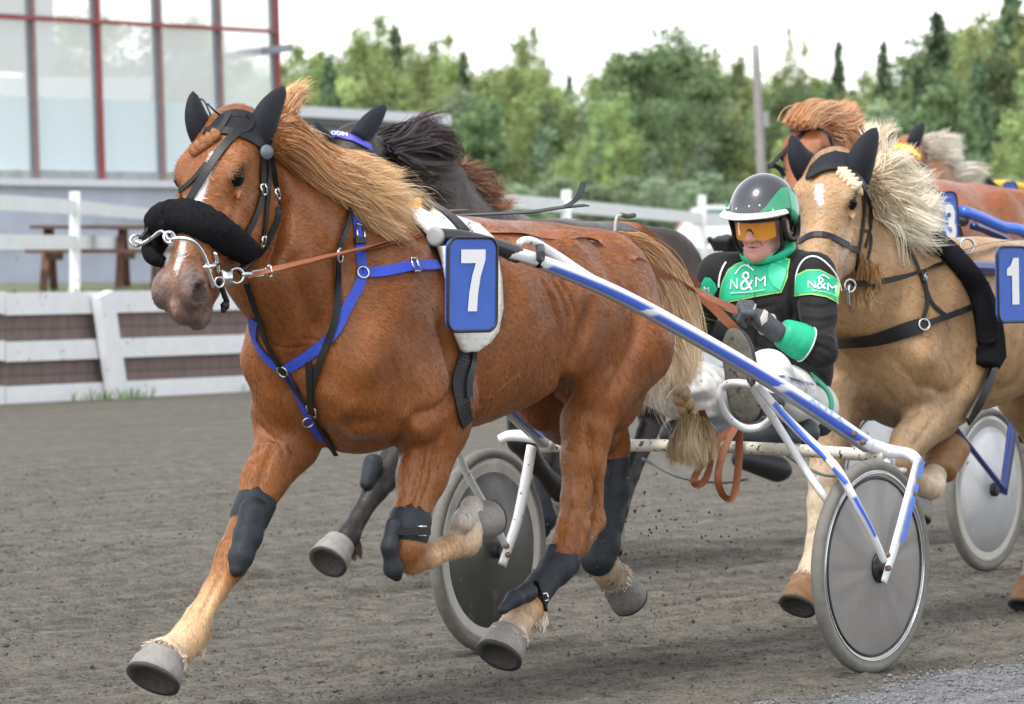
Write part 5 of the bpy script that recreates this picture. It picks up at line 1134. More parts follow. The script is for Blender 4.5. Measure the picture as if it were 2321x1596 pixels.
# dark bay beside the leader
f2 = Fr((.963 - .0543, 20.5 - .084), z0=.02)
DB, DBL = (.015, .010, .008), (.026, .014, .009)
lg, ft2 = gen_legs(1, .8, DB, DB)
legs2 = [dict(p=leg(f2, (950, 930, -.15, .12), (925, 990, -.15, .085), (870, 1085, -.15, .055), (850, 1110, -.15, .05), (815, 1170, -.15, .035), (790, 1215, -.15, .045), (775, 1235, -.15, .045)), c=DB),
         lg[2], dict(p=leg(f2, (1290, 930, -.14, .12), (1265, 1020, -.14, .07), (1245, 1080, -.14, .06), (1238, 1150, -.14, .040), (1225, 1200, -.14, .045)), c=DB), lg[3]]
feet2 = [(f2.J(770, 1232, -.15), f2.J(744, 1272, -.15), .062, .082), ft2[2], ft2[3]]
p2 = f2.J(800, 300, 0)
h2_, b2_, bv2, Hd2, ax2, _ = horse('race_horse', 'dark bay horse with black wind-blown mane, half hidden beyond the leading chestnut', f2, p2, f2.J(720, 560, 0), 0., legs2, DBL, [coat_noise(6, .2, (.02, .012, .01))], DB, None, hs_=1.05, feet=feet2, furn=40000, hvox=.0125, neck_mid=f2.J(965, 475, 0), gray=(.02, .015, .015))
ear(h2_, [(812, 318), (838, 282), (876, 238)], f2, .06, .08, .050, M_lycra); ear(h2_, [(738, 325), (722, 300), (716, 274)], f2, -.06, -.08, .045, M_lycra)
bb = patch('browband', bv2, [(722, 328), (735, 308), (765, 300), (800, 308), (838, 328), (840, 342), (800, 322), (765, 313), (738, 320), (726, 334)], mat('browband_violet', (.08, .07, .5), rough=.5, var=.1), h2_, .010, 5)
decal('lettering', bv2, 'BA ODIN', 764, 307, 50, 9, M_digit, bb, .12, .016, .02)
K0, K1 = (.018, .013, .013), (.10, .055, .045)
hairobj('mane', [strands([g7([(850, 330), (880, 318), (915, 300), (945, 285), (985, 255)], .02, .0, f2), g7([(850, 345), (900, 320), (960, 295), (1010, 320), (1020, 365)], .02, .02, f2), g7([(855, 355), (905, 350), (960, 340), (1005, 365), (1015, 400)], .02, .02, f2)], 950, .008, .012, .02, .02, K0, (.07, .045, .045), .2),
                 strands([g7([(860, 345), (905, 370), (950, 400), (990, 405)], .04, .06, f2), g7([(880, 380), (920, 430), (960, 470), (1000, 470)], .05, .08, f2)], 1500, .010, .015, .02, .02, K0, (.05, .035, .03), .2),
                 strands([g7([(985, 400), (1030, 380), (1070, 395), (1095, 430), (1100, 450)], .02, .02, f2), g7([(1000, 420), (1040, 420), (1075, 440), (1110, 460), (1140, 440)], .04, .04, f2), g7([(1010, 450), (1060, 455), (1100, 465), (1130, 455)], .04, .04, f2)], 900, .007, .015, .03, .03, (.06, .03, .02), (.30, .13, .06), .25)], h2_)
m = MB(); m.add(*tube([f2.W(1000, 405, .06), f2.W(1045, 435, .06), f2.W(1075, 448, .06)], .018, 8, 8)[:2]); m.build('mane_plait', M_leather, h2_)
m = MB(); m.add(*boxg(f2.W(935, 466, .3), A(.035, 0, .005), A(0, .004, 0), A(-.005, 0, .028))); m.build('orange_tag', mat('tag_orange', (.75, .33, .02), rough=.5), h2_, False)
boot('hind_boot', leg(f2, (1243, 1085, -.14, .058), (1238, 1140, -.14, .048), (1228, 1175, -.14, .055)), .01, M_boot, h2_, f2)
boot('elbow_boot', leg(f2, (845, 1050, -.15, .03), (832, 1095, -.15, .02)), .01, M_boot, h2_, f2)

# chestnut number 3
f3 = Fr((2.664, 22.53), z0=0., zs=1.145)
p3 = f3.J(1850, 262, 0)
lg, ft3 = gen_legs(1, 0., CH_, CH_)
h3_, b3_, bv3, Hd3, ax3, _ = horse('race_horse', 'red chestnut horse with an orange mane above the red and white helmet, plate 3', f3, p3, p3 + (nose7 - poll7) * A(1, 1, .87) + A(.02, 0, 0), 0., lg, (.27, .085, .028), [coat_noise(6, .2, (.2, .06, .02))], (.25, .1, .06), None, hs_=1.02, feet=ft3, furn=30000, hvox=.0125, neck_mid=None)
gq = [g7([(1803, 274), (1815, 252), (1842, 240), (1885, 256)], .0, .0, f3), g7([(1815, 284), (1835, 264), (1865, 260), (1905, 256)], .02, .03, f3), g7([(1830, 286), (1850, 275), (1890, 265), (1925, 242)], .03, .03, f3)]
hairobj('forelock', [strands(gq, 3000, .0055, .010, .012, .012, (.50, .24, .11), (.75, .46, .26), .15)], h3_)
hairobj('mane', [strands([g7([(1850, 260), (1880, 262), (1905, 250), (1930, 240)], .02, .02, f3), g7([(1860, 280), (1890, 285), (1915, 290), (1935, 300)], .04, .04, f3), g7([(1870, 300), (1892, 310), (1905, 335), (1912, 365)], .07, .07, f3)], 3200, .006, .012, .012, .02, (.45, .2, .09), (.72, .42, .22), .15)], h3_)
b3r = strap('bridle', bv3, [(1792, 300), (1815, 288), (1850, 290), (1880, 310)], .02, M_leather, h3_)
for nm, pl, wd in (('face_strap', [(1862, 270), (1825, 300), (1780, 345), (1748, 378)], .022), ('cheek_strap', [(1880, 310), (1890, 350), (1880, 400), (1860, 440)], .018), ('noseband', [(1742, 378), (1765, 376), (1780, 400)], .022)): strap(nm, bv3, pl, wd, M_leather, b3r, .006)
strap('saddle_pad', bv3, [(2085, 465), (2110, 480), (2130, 510), (2140, 560), (2145, 620)], .22, M_fleece, h3_, .02, .03)

# number 4 with the yellow browband
f4 = Fr((3.844, 31.33), z0=0., zs=1.16)
p4 = f4.J(2055, 322, 0); lg, ft4 = gen_legs(1, .9, CH_, CH_)
h4_, b4_, bv4, Hd4, ax4, _ = horse('race_horse', 'chestnut horse with white mane and yellow browband, farthest of the field, plate 4', f4, p4, p4 + (nose7 - poll7) * A(1, 1, .86), .1, lg, (.30, .12, .045), [coat_noise(6, .2, (.25, .1, .03)), paint_px([(2028, 345), (2040, 338), (2042, 360), (2030, 372)], (.8, .78, .75), 4)], (.4, .25, .18), None, hs_=1.12, feet=ft4, furn=20000, hvox=.015)
ear(h4_, [(2068, 330), (2078, 308), (2095, 280)], f4, .06, .08, .058, M_lycra); ear(h4_, [(2030, 330), (2022, 312), (2017, 292)], f4, -.08, -.1, .055, M_lycra)
patch('browband', bv4, [(2020, 338), (2040, 328), (2062, 334), (2084, 352), (2082, 362), (2060, 345), (2040, 338), (2022, 345)], mat('band_yellow', (.75, .55, .02), rough=.5), h4_, .012, 4)
patch('blinker', bv4, [(2082, 366), (2098, 380), (2096, 405), (2080, 420), (2068, 425), (2066, 400), (2076, 385)], M_leather, h4_, .04, 4)
hairobj('mane', [strands([g7([(2078, 330), (2100, 318), (2130, 312), (2168, 318)], .02, .02, f4), g7([(2085, 345), (2110, 345), (2140, 350), (2165, 350)], .04, .04, f4), g7([(2095, 370), (2120, 380), (2140, 395), (2160, 400)], .05, .05, f4)], 2600, .009, .018, .012, .03, (.6, .5, .4), (.85, .8, .68), .1),
                 strands([g7([(2130, 400), (2165, 395), (2195, 390), (2225, 398)], .04, .04, f4), g7([(2140, 410), (2170, 412), (2200, 410), (2215, 412)], .04, .04, f4)], 700, .012, .02, .02, .02, (.6, .5, .4), (.85, .8, .68), .1)], h4_)
m = MB(); m.add(*tube([f4.W(2225, 425, .02), f4.W(2270, 418, .0), f4.W(2300, 422, 0), f4.W(2340, 430, 0)], .03, 8, 12)[:2]); m.build('yellow_cover', mat('cover_yellow', (.75, .5, .03), rough=.6), h4_)
strap('saddle_pad', bv4, [(2215, 415), (2232, 430), (2240, 460), (2244, 500)], .22, M_fleece, h4_, .02, .03)

feather('fetlock_hair', h2_, f2, f2.J(782, 1222, -.15) + A(-.03, 0, 0), f2.J(800, 1290, -.15), .035, .07, 300, (.03, .02, .02), (.12, .06, .04))
feather('fetlock_hair', h1_, f1, f1.J(1832, 1308, -.15), f1.J(1815, 1350, -.15), .045, .03, 300, (.6, .48, .34), (.62, .52, .40))
# ---------------------------------------------------------------- sulkies
def wheel(parent, c, ax, discm, R_=.345, spokes=True):
    """sulky wheel: tyre, rim, disc cover, hub; ax = axle direction pointing outwards"""
    ax = nz(ax); v, f = ring(c, ax, R_ - .021, .021, 96, 14); w_ = mk('wheel', v, f, M_tyre, parent)
    v, f = lathe(c, ax, [(-.014, R_ - .052), (-.016, R_ - .032), (-.012, R_ - .030), (.012, R_ - .030), (.016, R_ - .032), (.014, R_ - .052), (.008, R_ - .056)], 96); mk('rim', v, f, M_rim, w_)
    v, f = ring(c + ax * .012, ax, R_ - .060, .005, 96, 6); mk('seal', v, f, M_black, w_)
    v, f = ring(c + ax * .0155, ax, R_ - .044, .0035, 96, 6); mk('rim_edge', v, f, M_steel, w_)
    v, f = lathe(c, ax, [(-.030, .03), (-.012, R_ - .052), (.010, R_ - .052), (.012, R_ - .062), (.020, R_ * .5), (.032, .055)], 96); rad_ = np.tile(np.interp(np.arange(96), np.arange(0, 97, 2), np.r_[rng.normal(0, .0009, 48), 0]), 6) * np.repeat([0, 0, .3, 1, 1, .4], 96); v = v + ax * rad_[:, None]; mk('disc_cover', v, f, discm, w_)
    v, f = lathe(c, ax, [(-.05, .012), (-.05, .028), (.028, .03), (.034, .052), (.042, .05), (.044, .024), (.060, .022), (.062, .012)], 32); mk('hub', v, f, M_black, w_)
    v, f = ring(c + ax * .036, ax, .045, .004, 32, 6); mk('hub_ring', v, f, M_steel, w_)
    return w_
su = thing('sulky', 'white sulky with blue and white shafts and grey disc wheels behind the leading chestnut', 'sulky', (f7.O[0], f7.O[1], 0), 'sulkies of the field')
nw = A(*Pd(1975, 1283, 14.8)[:2], .345); fw_ = A(*Pd(1107, 1246, 15.6)[:2], .345)
cam_t = A(0, 0, -.035)
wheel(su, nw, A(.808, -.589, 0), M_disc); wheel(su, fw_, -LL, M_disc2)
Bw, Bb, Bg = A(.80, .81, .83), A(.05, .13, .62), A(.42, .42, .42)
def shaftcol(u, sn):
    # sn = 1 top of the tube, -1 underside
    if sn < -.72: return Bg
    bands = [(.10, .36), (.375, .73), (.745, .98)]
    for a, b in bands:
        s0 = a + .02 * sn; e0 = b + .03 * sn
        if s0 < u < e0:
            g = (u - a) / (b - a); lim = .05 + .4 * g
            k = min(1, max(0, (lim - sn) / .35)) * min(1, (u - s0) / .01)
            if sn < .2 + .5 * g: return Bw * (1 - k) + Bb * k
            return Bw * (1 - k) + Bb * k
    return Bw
sp = [f7.W(x, y, s_) for x, y, s_ in ((1150, 571, .40), (1230, 596, .42), (1400, 668, .46), (1600, 777, .52), (1760, 872, .56), (1880, 950, .60), (1965, 1008, .63))]
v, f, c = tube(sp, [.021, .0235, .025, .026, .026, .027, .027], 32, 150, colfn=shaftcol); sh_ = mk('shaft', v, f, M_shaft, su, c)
v, f, _ = tube([f7.W(990, 537, .37), f7.W(1040, 540, .38), f7.W(1100, 552, .39), f7.W(1172, 577, .40)], [.026, .025, .024, .0265], 20, 24); tip = mk('shaft_sleeve', v, f, M_black, sh_)
v, f = lathe(f7.W(990, 537, .37), HH + A(0, 0, .05), [(0, .028), (.012, .028), (.014, .018), (.0145, 0.0)], 20); mk('shaft_cap', v, f, mat('cap_grey', (.3, .3, .3), rough=.5), sh_)
v, f, _ = tube([f7.W(x, y, s_) for x, y, s_ in ((1176, 552, .36), (1186, 545, .36), (1210, 548, .37), (1260, 580, .38), (1330, 628, .42), (1400, 668, .45))], [.010, .013, .016, .017, .017, .016], 14, 40); mk('shaft_brace', v, f, M_paintw, su)
v, f, _ = tube([f7.W(1222, 548, .34), f7.W(1226, 576, .45), f7.W(1222, 606, .45)], .014, 10, 12, sq=.5); mk('shaft_strap', v, f, M_leather, sh_)
v, f, _ = tube([f7.W(1000, 520, -.36), f7.W(1120, 600, -.42), f7.W(1140, 900, -.55), f7.W(1168, 1000, -.63)], .024, 14, 40)
fs = [f7.w(A(t, s_, z)) for t, s_, z in ((1.9, -.37, 1.40), (1.6, -.40, 1.36), (1.0, -.46, 1.18), (.5, -.52, .98), (.1, -.58, .82), (-.18, -.63, .71))]
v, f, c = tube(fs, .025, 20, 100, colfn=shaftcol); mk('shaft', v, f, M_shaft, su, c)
m = MB(); bar = [f7.w(A(-.22, s_, .692 + .012 * (1 - (s_ / .6) ** 2))) for s_ in (-.66, -.3, 0, .3, .66)]
m.add(*tube(bar, .021, 16, 40)[:2]); m.build('crossbar', mat('dirty_white', (.70, .66, .56), rough=.4, var=.1, vs=12, speck=((.05, .04, .03), 60, .60)), su)
for sd in (1, -1):
    S_ = lambda t, s_, z: f7.w(A(t, s_ * sd, z))
    if sd == 1:
        top_in, top_out = f7.W(1985, 1020, .63), f7.W(2080, 1040, .815); hub_o = f7.W(2003, 1320, .80); hub_m = f7.W(2012, 1280, .80)
        path_o = [f7.W(1958, 1005, .62), f7.W(2015, 1022, .67), f7.W(2062, 1030, .78), f7.W(2080, 1046, .815)]
    else:
        top_in, top_out = f7.W(1195, 1015, -.62), f7.W(1172, 1008, -.80); hub_o = f7.W(1138, 1282, -.655); hub_m = f7.W(1150, 1250, -.655)
        path_o = [f7.w(A(-.20, -.60, .70)), f7.w(A(-.19, -.66, .72)), f7.w(A(-.18, -.76, .725)), f7.w(A(-.17, -.80, .71))]
    m = MB(); m.add(*tube(path_o, [.024, .022, .020, .018], 14, 20)[:2]); fk = m.build('fork', M_paintw, su)
    if sd == 1:
        P_ = smooth_path([top_out, f7.W(2055, 1140, .812), f7.W(2028, 1240, .805), hub_o], 60)
        def fc(u, sn): return Bw
        v, f, c = tube(P_, [.017, .022, .022, .016], 16, 60, up=LL, sq=.45, colfn=lambda u, sn: Bb if (u < .66 and not (.17 < u < .20 or .27 < u < .31)) and False else Bw); mk('fork_arm', v, f, M_shaft, fk, c)
        # blue stripes on the arm's outer rear edge
        for a_, b_ in ((.03, .15), (.20, .27), (.31, .66)):
            Q_ = P_[int(a_ * 60):int(b_ * 60) + 1] + LL * .0105 + A(.010, 0, 0); v, f = ribbon(Q_, np.tile(LL * 1., (len(Q_), 1)) * .6 + A(.3, -.6, 0), .016, .0015); mk('stripe', v, f, M_bluep, fk, smooth=False)
        v, f, _ = tube([f7.W(2020, 1035, .66), f7.W(2025, 1062, .66), f7.W(2050, 1066, .74)], [.012, .010, .009], 10, 14); mk('fork_gusset', v, f, M_paintw, fk)
        v, f, _ = tube([f7.W(2010, 1040, .66), f7.W(1985, 1150, .672), f7.W(1960, 1270, .675)], .015, 12, 20); mk('fork_arm', v, f, M_paintw, fk)
        st_ = smooth_path([f7.W(x, y, s_) for x, y, s_ in ((1712, 868, .50), (1760, 925, .53), (1820, 985, .60), (1868, 1030, .68), (1905, 1075, .76), (1945, 1150, .80), (1978, 1215, .81), (2004, 1272, .81))], 90)
        v, f, c = tube(st_, [.013, .015, .015, .014, .014, .012], 14, 90, colfn=lambda u, sn: (Bb if (-.5 < sn < .75 and (.12 < u < .47 or .52 < u < .60 or .66 < u < .86)) else Bw)); mk('stay', v, f, M_shaft, su, c)
        v, f, _ = tube([f7.W(x, y, s_) for x, y, s_ in ((1700, 870, .47), (1760, 960, .50), (1810, 1040, .55), (1850, 1100, .62), (1885, 1150, .66), (1955, 1262, .675))], .013, 12, 50); mk('stay', v, f, M_paintw, su)
        v, f, _ = tube([f7.W(1850, 1080, .6), f7.W(1868, 1120, .62), f7.W(1905, 1125, .66)], .008, 8, 12); mk('stay_bracket', v, f, M_paintw, su)
        v, f, _ = tube([f7.W(1700, 838, .50), f7.W(1697, 855, .49), f7.W(1704, 872, .49)], .010, 8, 8); mk('stirrup_hanger', v, f, M_steel, su)
        for q in ((1935, 984, .655), (1955, 1003, .66), (2010, 1258, .815), (2012, 1288, .815), (1704, 866, .52)):
            v, f = lathe(f7.W(*q), A(.3, -1, .1), [(0, .010), (.010, .010), (.012, .004), (.0125, 0.)], 8); mk('bolt', v, f, mat('rusty_bolt', (.16, .10, .08), rough=.7, var=.3), su)
        sr = MB(); sp_ = [f7.W(x, y, s_) for x, y, s_ in ((1702, 872, .49), (1665, 868, .42), (1640, 876, .37), (1632, 905, .35), (1650, 945, .34), (1685, 970, .36), (1722, 968, .40), (1748, 950, .45), (1768, 925, .50))]
        sr.add(*tube(sp_, .013, 12, 60)[:2]); sr.build('stirrup', M_paintw, su)
    else:
        v, f, _ = tube([f7.W(1205, 1012, -.66), f7.W(1192, 1085, -.66), f7.W(1172, 1180, -.655), f7.W(1152, 1240, -.655), hub_o], [.024, .025, .024, .022, .020], 14, 40, up=LL, sq=.6); mk('fork_arm', v, f, M_paintw, fk)
        v, f, _ = tube([f7.W(1030, 985, -.62), f7.W(1042, 1040, -.63), f7.W(1078, 1110, -.65), f7.W(1110, 1165, -.655), f7.W(1147, 1240, -.655)], .013, 12, 40); mk('stay', v, f, M_paintw, su)
        for q in ((1147, 1238, -.62), (1150, 1258, -.62)):
            v, f = lathe(f7.W(*q), A(.3, -1, .1), [(0, .010), (.010, .010), (.012, .004), (.0125, 0.)], 8); mk('bolt', v, f, mat('rusty_bolt'), su)
# seat
fd = Field(); fd.cone((-.36, -.22, .735), (-.36, .22, .735), .05, .05, .05, q=1); fd.cone((-.52, -.2, .745), (-.52, .2, .745), .05, .05, .06); fd.cone((-.68, -.17, .77), (-.68, .17, .77), .045, .045, .06)
V, Q = fd.mesh(.008); mk('seat', f7.w(V), Q, mat('seat_vinyl', (.03, .035, .045), rough=.45, var=.2, bump=.1), su)
for s_ in (-.15, .15):
    m = MB(); m.add(*tube([f7.w(A(-.22, s_, .70)), f7.w(A(-.68, s_, .72))], .012, 8, 6)[:2]); m.build('seat_rail', M_paintw, su)
m = MB(); m.add(*tube([f7.w(A(-.2, -.25, .66)), f7.w(A(-.2, -.1, .60)), f7.w(A(-.22, .05, .585)), f7.w(A(-.22, .15, .60))], .005, 6, 20)[:2]); m.build('cable', mat('cable_grey', (.15, .19, .17), rough=.5), su)
m = MB(); m.add(*tube([f7.W(1780, 1030, .25), f7.W(1812, 1052, .3), f7.W(1862, 1075, .5), f7.W(1895, 1080, .6)], .005, 6, 20)[:2]); m.build('cable', mat('cable_grey'), su)
decal_pts = []
def shaft_text(s, u0, u1, h_, m_, parent, P_, name='lettering'):
    V, fc = text_mesh(s, .035); V[:, 0] = (V[:, 0] - V[:, 0].min()) / np.ptp(V[:, 0]); V[:, 1] /= np.ptp(V[:, 1]); n = len(P_); out = []
    T = nz(np.gradient(P_, axis=0))
    for x, y, _ in V:
        i = (u0 + (u1 - u0) * x) * (n - 1); k = int(i); fr_ = i - k; p = P_[k] * (1 - fr_) + P_[min(k + 1, n - 1)] * fr_; t = T[k]; S_ = nz(np.cross(t, ZZ)); U = np.cross(S_, t)
        if S_ @ A(0, -1, 0) < 0: S_ = -S_
        a = .45 + y * h_ / .026 * .9; out.append(p + (S_ * math.cos(a) + U * math.sin(a)) * .0285)
    return mk(name, out, fc, m_, parent, smooth=False)
shaft_text('ROYAL', .80, .93, .026, mat('letter_pale_blue', (.35, .48, .8), rough=.4), sh_, smooth_path(sp, 150))

# number plates
def plate(num, c, w_, h_, e, tilt, label, fr, digw=.5, digh=.66, shift=0):
    e = nz(e); n_ = nz(np.cross(e, ZZ)); n_ = n_ if n_[1] < 0 else -n_; u = nz(ZZ + e * tilt + n_ * .03)
    o = thing('number_plate', label, 'number plate', c, 'blue number plates on the shafts')
    def rr(sx, sy, r, off):
        pts = []
        for cx_, cy_, a0 in ((1, 1, 0), (-1, 1, 90), (-1, -1, 180), (1, -1, 270)):
            for k in range(7):
                a = math.radians(a0 + 15 * k); pts.append(c + e * (cx_ * (sx - r) + r * math.cos(a)) + u * (cy_ * (sy - r) + r * math.sin(a)) + n_ * off)
        return pts
    m = MB(); A_ = rr(w_ / 2, h_ / 2, .035, 0); B_ = rr(w_ / 2, h_ / 2, .035, -.012); k = len(A_)
    m.add(A_ + B_, [tuple(range(k)), tuple(range(2 * k - 1, k - 1, -1))] + [(i, i + k, (i + 1) % k + k, (i + 1) % k) for i in range(k)]); pn = m.build('panel', M_plate, o, False)
    m = MB(); P_ = np.array(rr(w_ / 2, h_ / 2, .035, .0)); m.add(*tube(P_, .0048, 8, up=n_, closed=True)[:2]); m.build('edging', M_black, o)
    if 1:
        V, fc = text_mesh(num, .045 if num != '7' else .05); sx = w_ * digw / np.ptp(V[:, 0]); sy = h_ * digh / np.ptp(V[:, 1])
        sgn = 1 if e @ A(1, 0, 0) > 0 else -1
        if num == '7': V = np.array([(-.5, .5, 0), (.5, .5, 0), (.5, .34, 0), (.3, .06, 0), (.2, -.22, 0), (.16, -.5, 0), (-.22, -.5, 0), (-.16, -.2, 0), (-.04, .08, 0), (.1, .28, 0), (-.5, .28, 0)]); fc = [tuple(range(11))[::-1]]; sx = w_ * digw; sy = h_ * digh
        if num == '1': V = np.array([(-.5, .26, 0), (-.2, .34, 0), (.0, .5, 0), (.42, .5, 0), (.42, -.5, 0), (-.12, -.5, 0), (-.12, .12, 0), (-.5, .12, 0)]); fc = [tuple(range(8))[::-1]]; sx = w_ * digw * .8; sy = h_ * digh
        mk('digit', [c + e * sgn * v[0] * sx + u * (v[1] * sy + shift) + n_ * .003 for v in V], fc, M_digit, o, smooth=False)
    return o
e7 = A(.62, .62, 0)
plate('7', f7.W(1071, 645, .44), .155 * 1.28, .272, nz(e7), -.02, 'blue plate with a white 7 on the shaft tip of the leading chestnut', f7, .5, .66, .012)
plate('1', f1.W(2296, 645, .44), .20, .272, nz(A(.55, .7, 0)), -.08, 'blue plate with a white 1 at the right edge beside the palomino', f1, .55, .62, .012)
plate('3', f3.W(2154, 505, .42), .115, .28, nz(A(.62, .62, 0)), -.14, 'blue plate with a white 3 behind the black saddle pad', f3, .62, .62)
plate('4', f4.W(2292, 462, .42), .135, .28, nz(A(.62, .62, 0)), -.1, 'blue plate with a white 4, smallest and farthest of the plates', f4, .62, .55)

# sulky of the dark bay
f2s = Fr((.963, 20.5))
s2 = thing('sulky', 'white disc wheeled sulky showing between the legs of the chestnut, behind the dark bay', 'sulky', (*f2s.O[:2], 0), 'sulkies of the field')
wheel(s2, f2s.w(A(0, -.74, .345)), -LL, M_discw); wheel(s2, f2s.w(A(0, .74, .345)), LL, M_discw)
def plain_sulky(root, fr, m1, m2, dt=0., zt=1.36):
    for sd in (-1, 1):
        v, f, _ = tube([fr.w(A(t, s_ * sd, z)) for t, s_, z in ((1.9 + dt, .37, zt), (1.6 + dt, .40, zt - .04), (1.0 + dt * .5, .46, 1.16), (.5, .52, .98), (.1, .58, .82), (-.18, .63, .71))], .025, 12, 50); mk('shaft', v, f, m1, root)
        v, f, _ = tube([fr.w(A(-.20, .60 * sd, .70)), fr.w(A(-.19, .72 * sd, .725)), fr.w(A(-.17, .80 * sd, .70)), fr.w(A(-.08, .80 * sd, .5)), fr.w(A(-.0, .80 * sd, .335))], [.022, .02, .02, .024, .018], 12, 30); mk('fork', v, f, m2, root)
        v, f, _ = tube([fr.w(A(.22, .56 * sd, .80)), fr.w(A(.12, .7 * sd, .62)), fr.w(A(.01, .80 * sd, .36))], .012, 10, 20); mk('stay', v, f, m2, root)
    v, f, _ = tube([fr.w(A(-.22, -.66, .69)), fr.w(A(-.22, .66, .69))], .02, 12, 10); mk('crossbar', v, f, m2, root)
    V, Q = Field().cone((-.4, -.2, .76), (-.4, .2, .76), .05, .05, .05).cone((-.6, -.18, .78), (-.6, .18, .78), .05, .05, .06).mesh(.012); mk('seat', fr.w(V), Q, M_black, root)
plain_sulky(s2, f2s, M_paintw, M_paintw)
f1s = Fr((2.619, 18.998))
s1 = thing('sulky', 'navy framed sulky with white disc wheels at the right edge behind the palomino', 'sulky', (*f1s.O[:2], 0), 'sulkies of the field')
wheel(s1, f1s.w(A(0, -.74, .345)), -LL, M_discw); wheel(s1, f1s.w(A(0, .74, .345)), LL, M_discw)
for sd in (-1, 1):
    v, f, _ = tube([f1s.w(A(t, s_ * sd, z)) for t, s_, z in ((2.5, .40, 1.30), (1.9, .42, 1.27), (1.3, .46, 1.16), (.7, .52, .98), (.1, .58, .82), (-.18, .63, .74))], .025, 12, 50); mk('shaft', v, f, M_navy, s1)
    so_ = .655 if sd < 0 else .8
    v, f, _ = tube([f1s.w(A(-.12, so_ * sd, .78)), f1s.w(A(-.06, so_ * sd, .55)), f1s.w(A(.01, so_ * sd, .33))], [.036, .036, .030], 12, 20, up=LL, sq=.45); mk('fork', v, f, M_navy, s1)
    v, f, _ = tube([f1s.w(A(.62, .64 * sd, .72)), f1s.w(A(.3, so_ * sd, .53)), f1s.w(A(.01, so_ * sd, .35))], .013, 10, 20); mk('stay', v, f, M_navy, s1)
v, f, _ = tube([f1s.w(A(-.12, -.66, .78)), f1s.w(A(-.12, .66, .78))], .02, 12, 10); mk('crossbar', v, f, M_navy, s1)
f3s = Fr((f3.O[0] + .35, f3.O[1] + .5))
s3 = thing('sulky', 'bright blue shafted sulky behind the plate 3, upper right', 'sulky', (*f3s.O[:2], 0), 'sulkies of the field')
wheel(s3, f3s.w(A(0, -.74, .345)), -LL, M_discw); wheel(s3, f3s.w(A(0, .74, .345)), LL, M_discw)
v, f, _ = tube([f3.W(2125, 492, .38), f3.W(2185, 500, .39)], .028, 12, 6); mk('shaft_sleeve', v, f, M_black, s3)
v, f, _ = tube([f3.W(2180, 478, .40), f3.W(2220, 492, .42), f3.W(2270, 514, .44), f3.W(2345, 545, .48), f3.w(A(.5, .52, .98 / 1.145)), f3s.w(A(-.18, .63, .72))], .026, 14, 60); mk('shaft', v, f, M_bluep, s3)
v, f, _ = tube([f3.W(2205, 512, .36), f3.W(2240, 525, .36), f3.W(2300, 560, .38), f3.w(A(.8, .40, .98))], .018, 12, 30); mk('shaft_brace', v, f, M_navy, s3)
v, f, _ = tube([f3s.w(A(1.9, -.37, 1.5)), f3s.w(A(1.0, -.46, 1.3)), f3s.w(A(-.18, -.63, .71))], .03, 12, 30); mk('shaft', v, f, M_bluep, s3)
plainf = [tube([f3s.w(A(-.20, sd * .60, .70)), f3s.w(A(-.18, sd * .80, .70)), f3s.w(A(0, sd * .80, .33))], .02, 10, 20)[:2] for sd in (-1, 1)]
for v, f in plainf: mk('fork', v, f, M_navy, s3)
v, f, _ = tube([f3s.w(A(-.22, -.66, .69)), f3s.w(A(-.22, .66, .69))], .02, 12, 10); mk('crossbar', v, f, M_navy, s3)

# ---------------------------------------------------------------- the driver in green and black
SK = (.50, .27, .205)
dr = thing('person', 'person in black and green racing jacket and helmet driving the leading chestnut', 'person', (*f7.w(A(-.5, 0, 0))[:2], .78))
Jd = f7.J
hc = f7.J(1731, 507, 0.0)            # head centre
yaw = math.radians(2); fv = A(math.cos(yaw), math.sin(yaw), -.20); fv = nz(fv); lv = nz(A(-math.sin(yaw), math.cos(yaw), 0)); uv = np.cross(fv, lv)
uv = uv if uv[2] > 0 else -uv
Hh = lambda x, y, z: hc + fv * x + lv * y + uv * z
AXh = [fv, lv, uv]
sh_l, sh_r = Jd(1846, 620, .178), Jd(1632, 624, -.178); el_l = Jd(1858, 796, .27); wr_l = Jd(1748, 742, .16); hd_l = Jd(1706, 712, .13)
el_r = Jd(1572, 735, -.30); wr_r = el_r + A(.17, .06, .075)
hip = A(-.74, 0, .84); chest = A(-.675, 0, 1.16)
fd = Field()
fd.ell(Hh(-.01, 0, .035), (.098, .074, .095), .02, SK, AXh); fd.ell(Hh(.035, 0, -.045), (.060, .052, .075), .03, SK, AXh); fd.ell(Hh(.04, 0, -.085), (.052, .044, .036), .03, SK, AXh)
fd.ell(Hh(.082, 0, -.100), (.020, .024, .018), .02, SK, AXh)                     # chin
fd.ell(Hh(.078, 0, .022), (.018, .052, .013), .015, SK, AXh)                     # brow
fd.cone(Hh(.086, 0, .012), Hh(.116, 0, -.030), .009, .0145, .012, (.55, .27, .2)); fd.ell(Hh(.106, .013, -.034), (.012, .010, .009), .006, SK, AXh); fd.ell(Hh(.106, -.013, -.034), (.012, .010, .009), .006, SK, AXh)
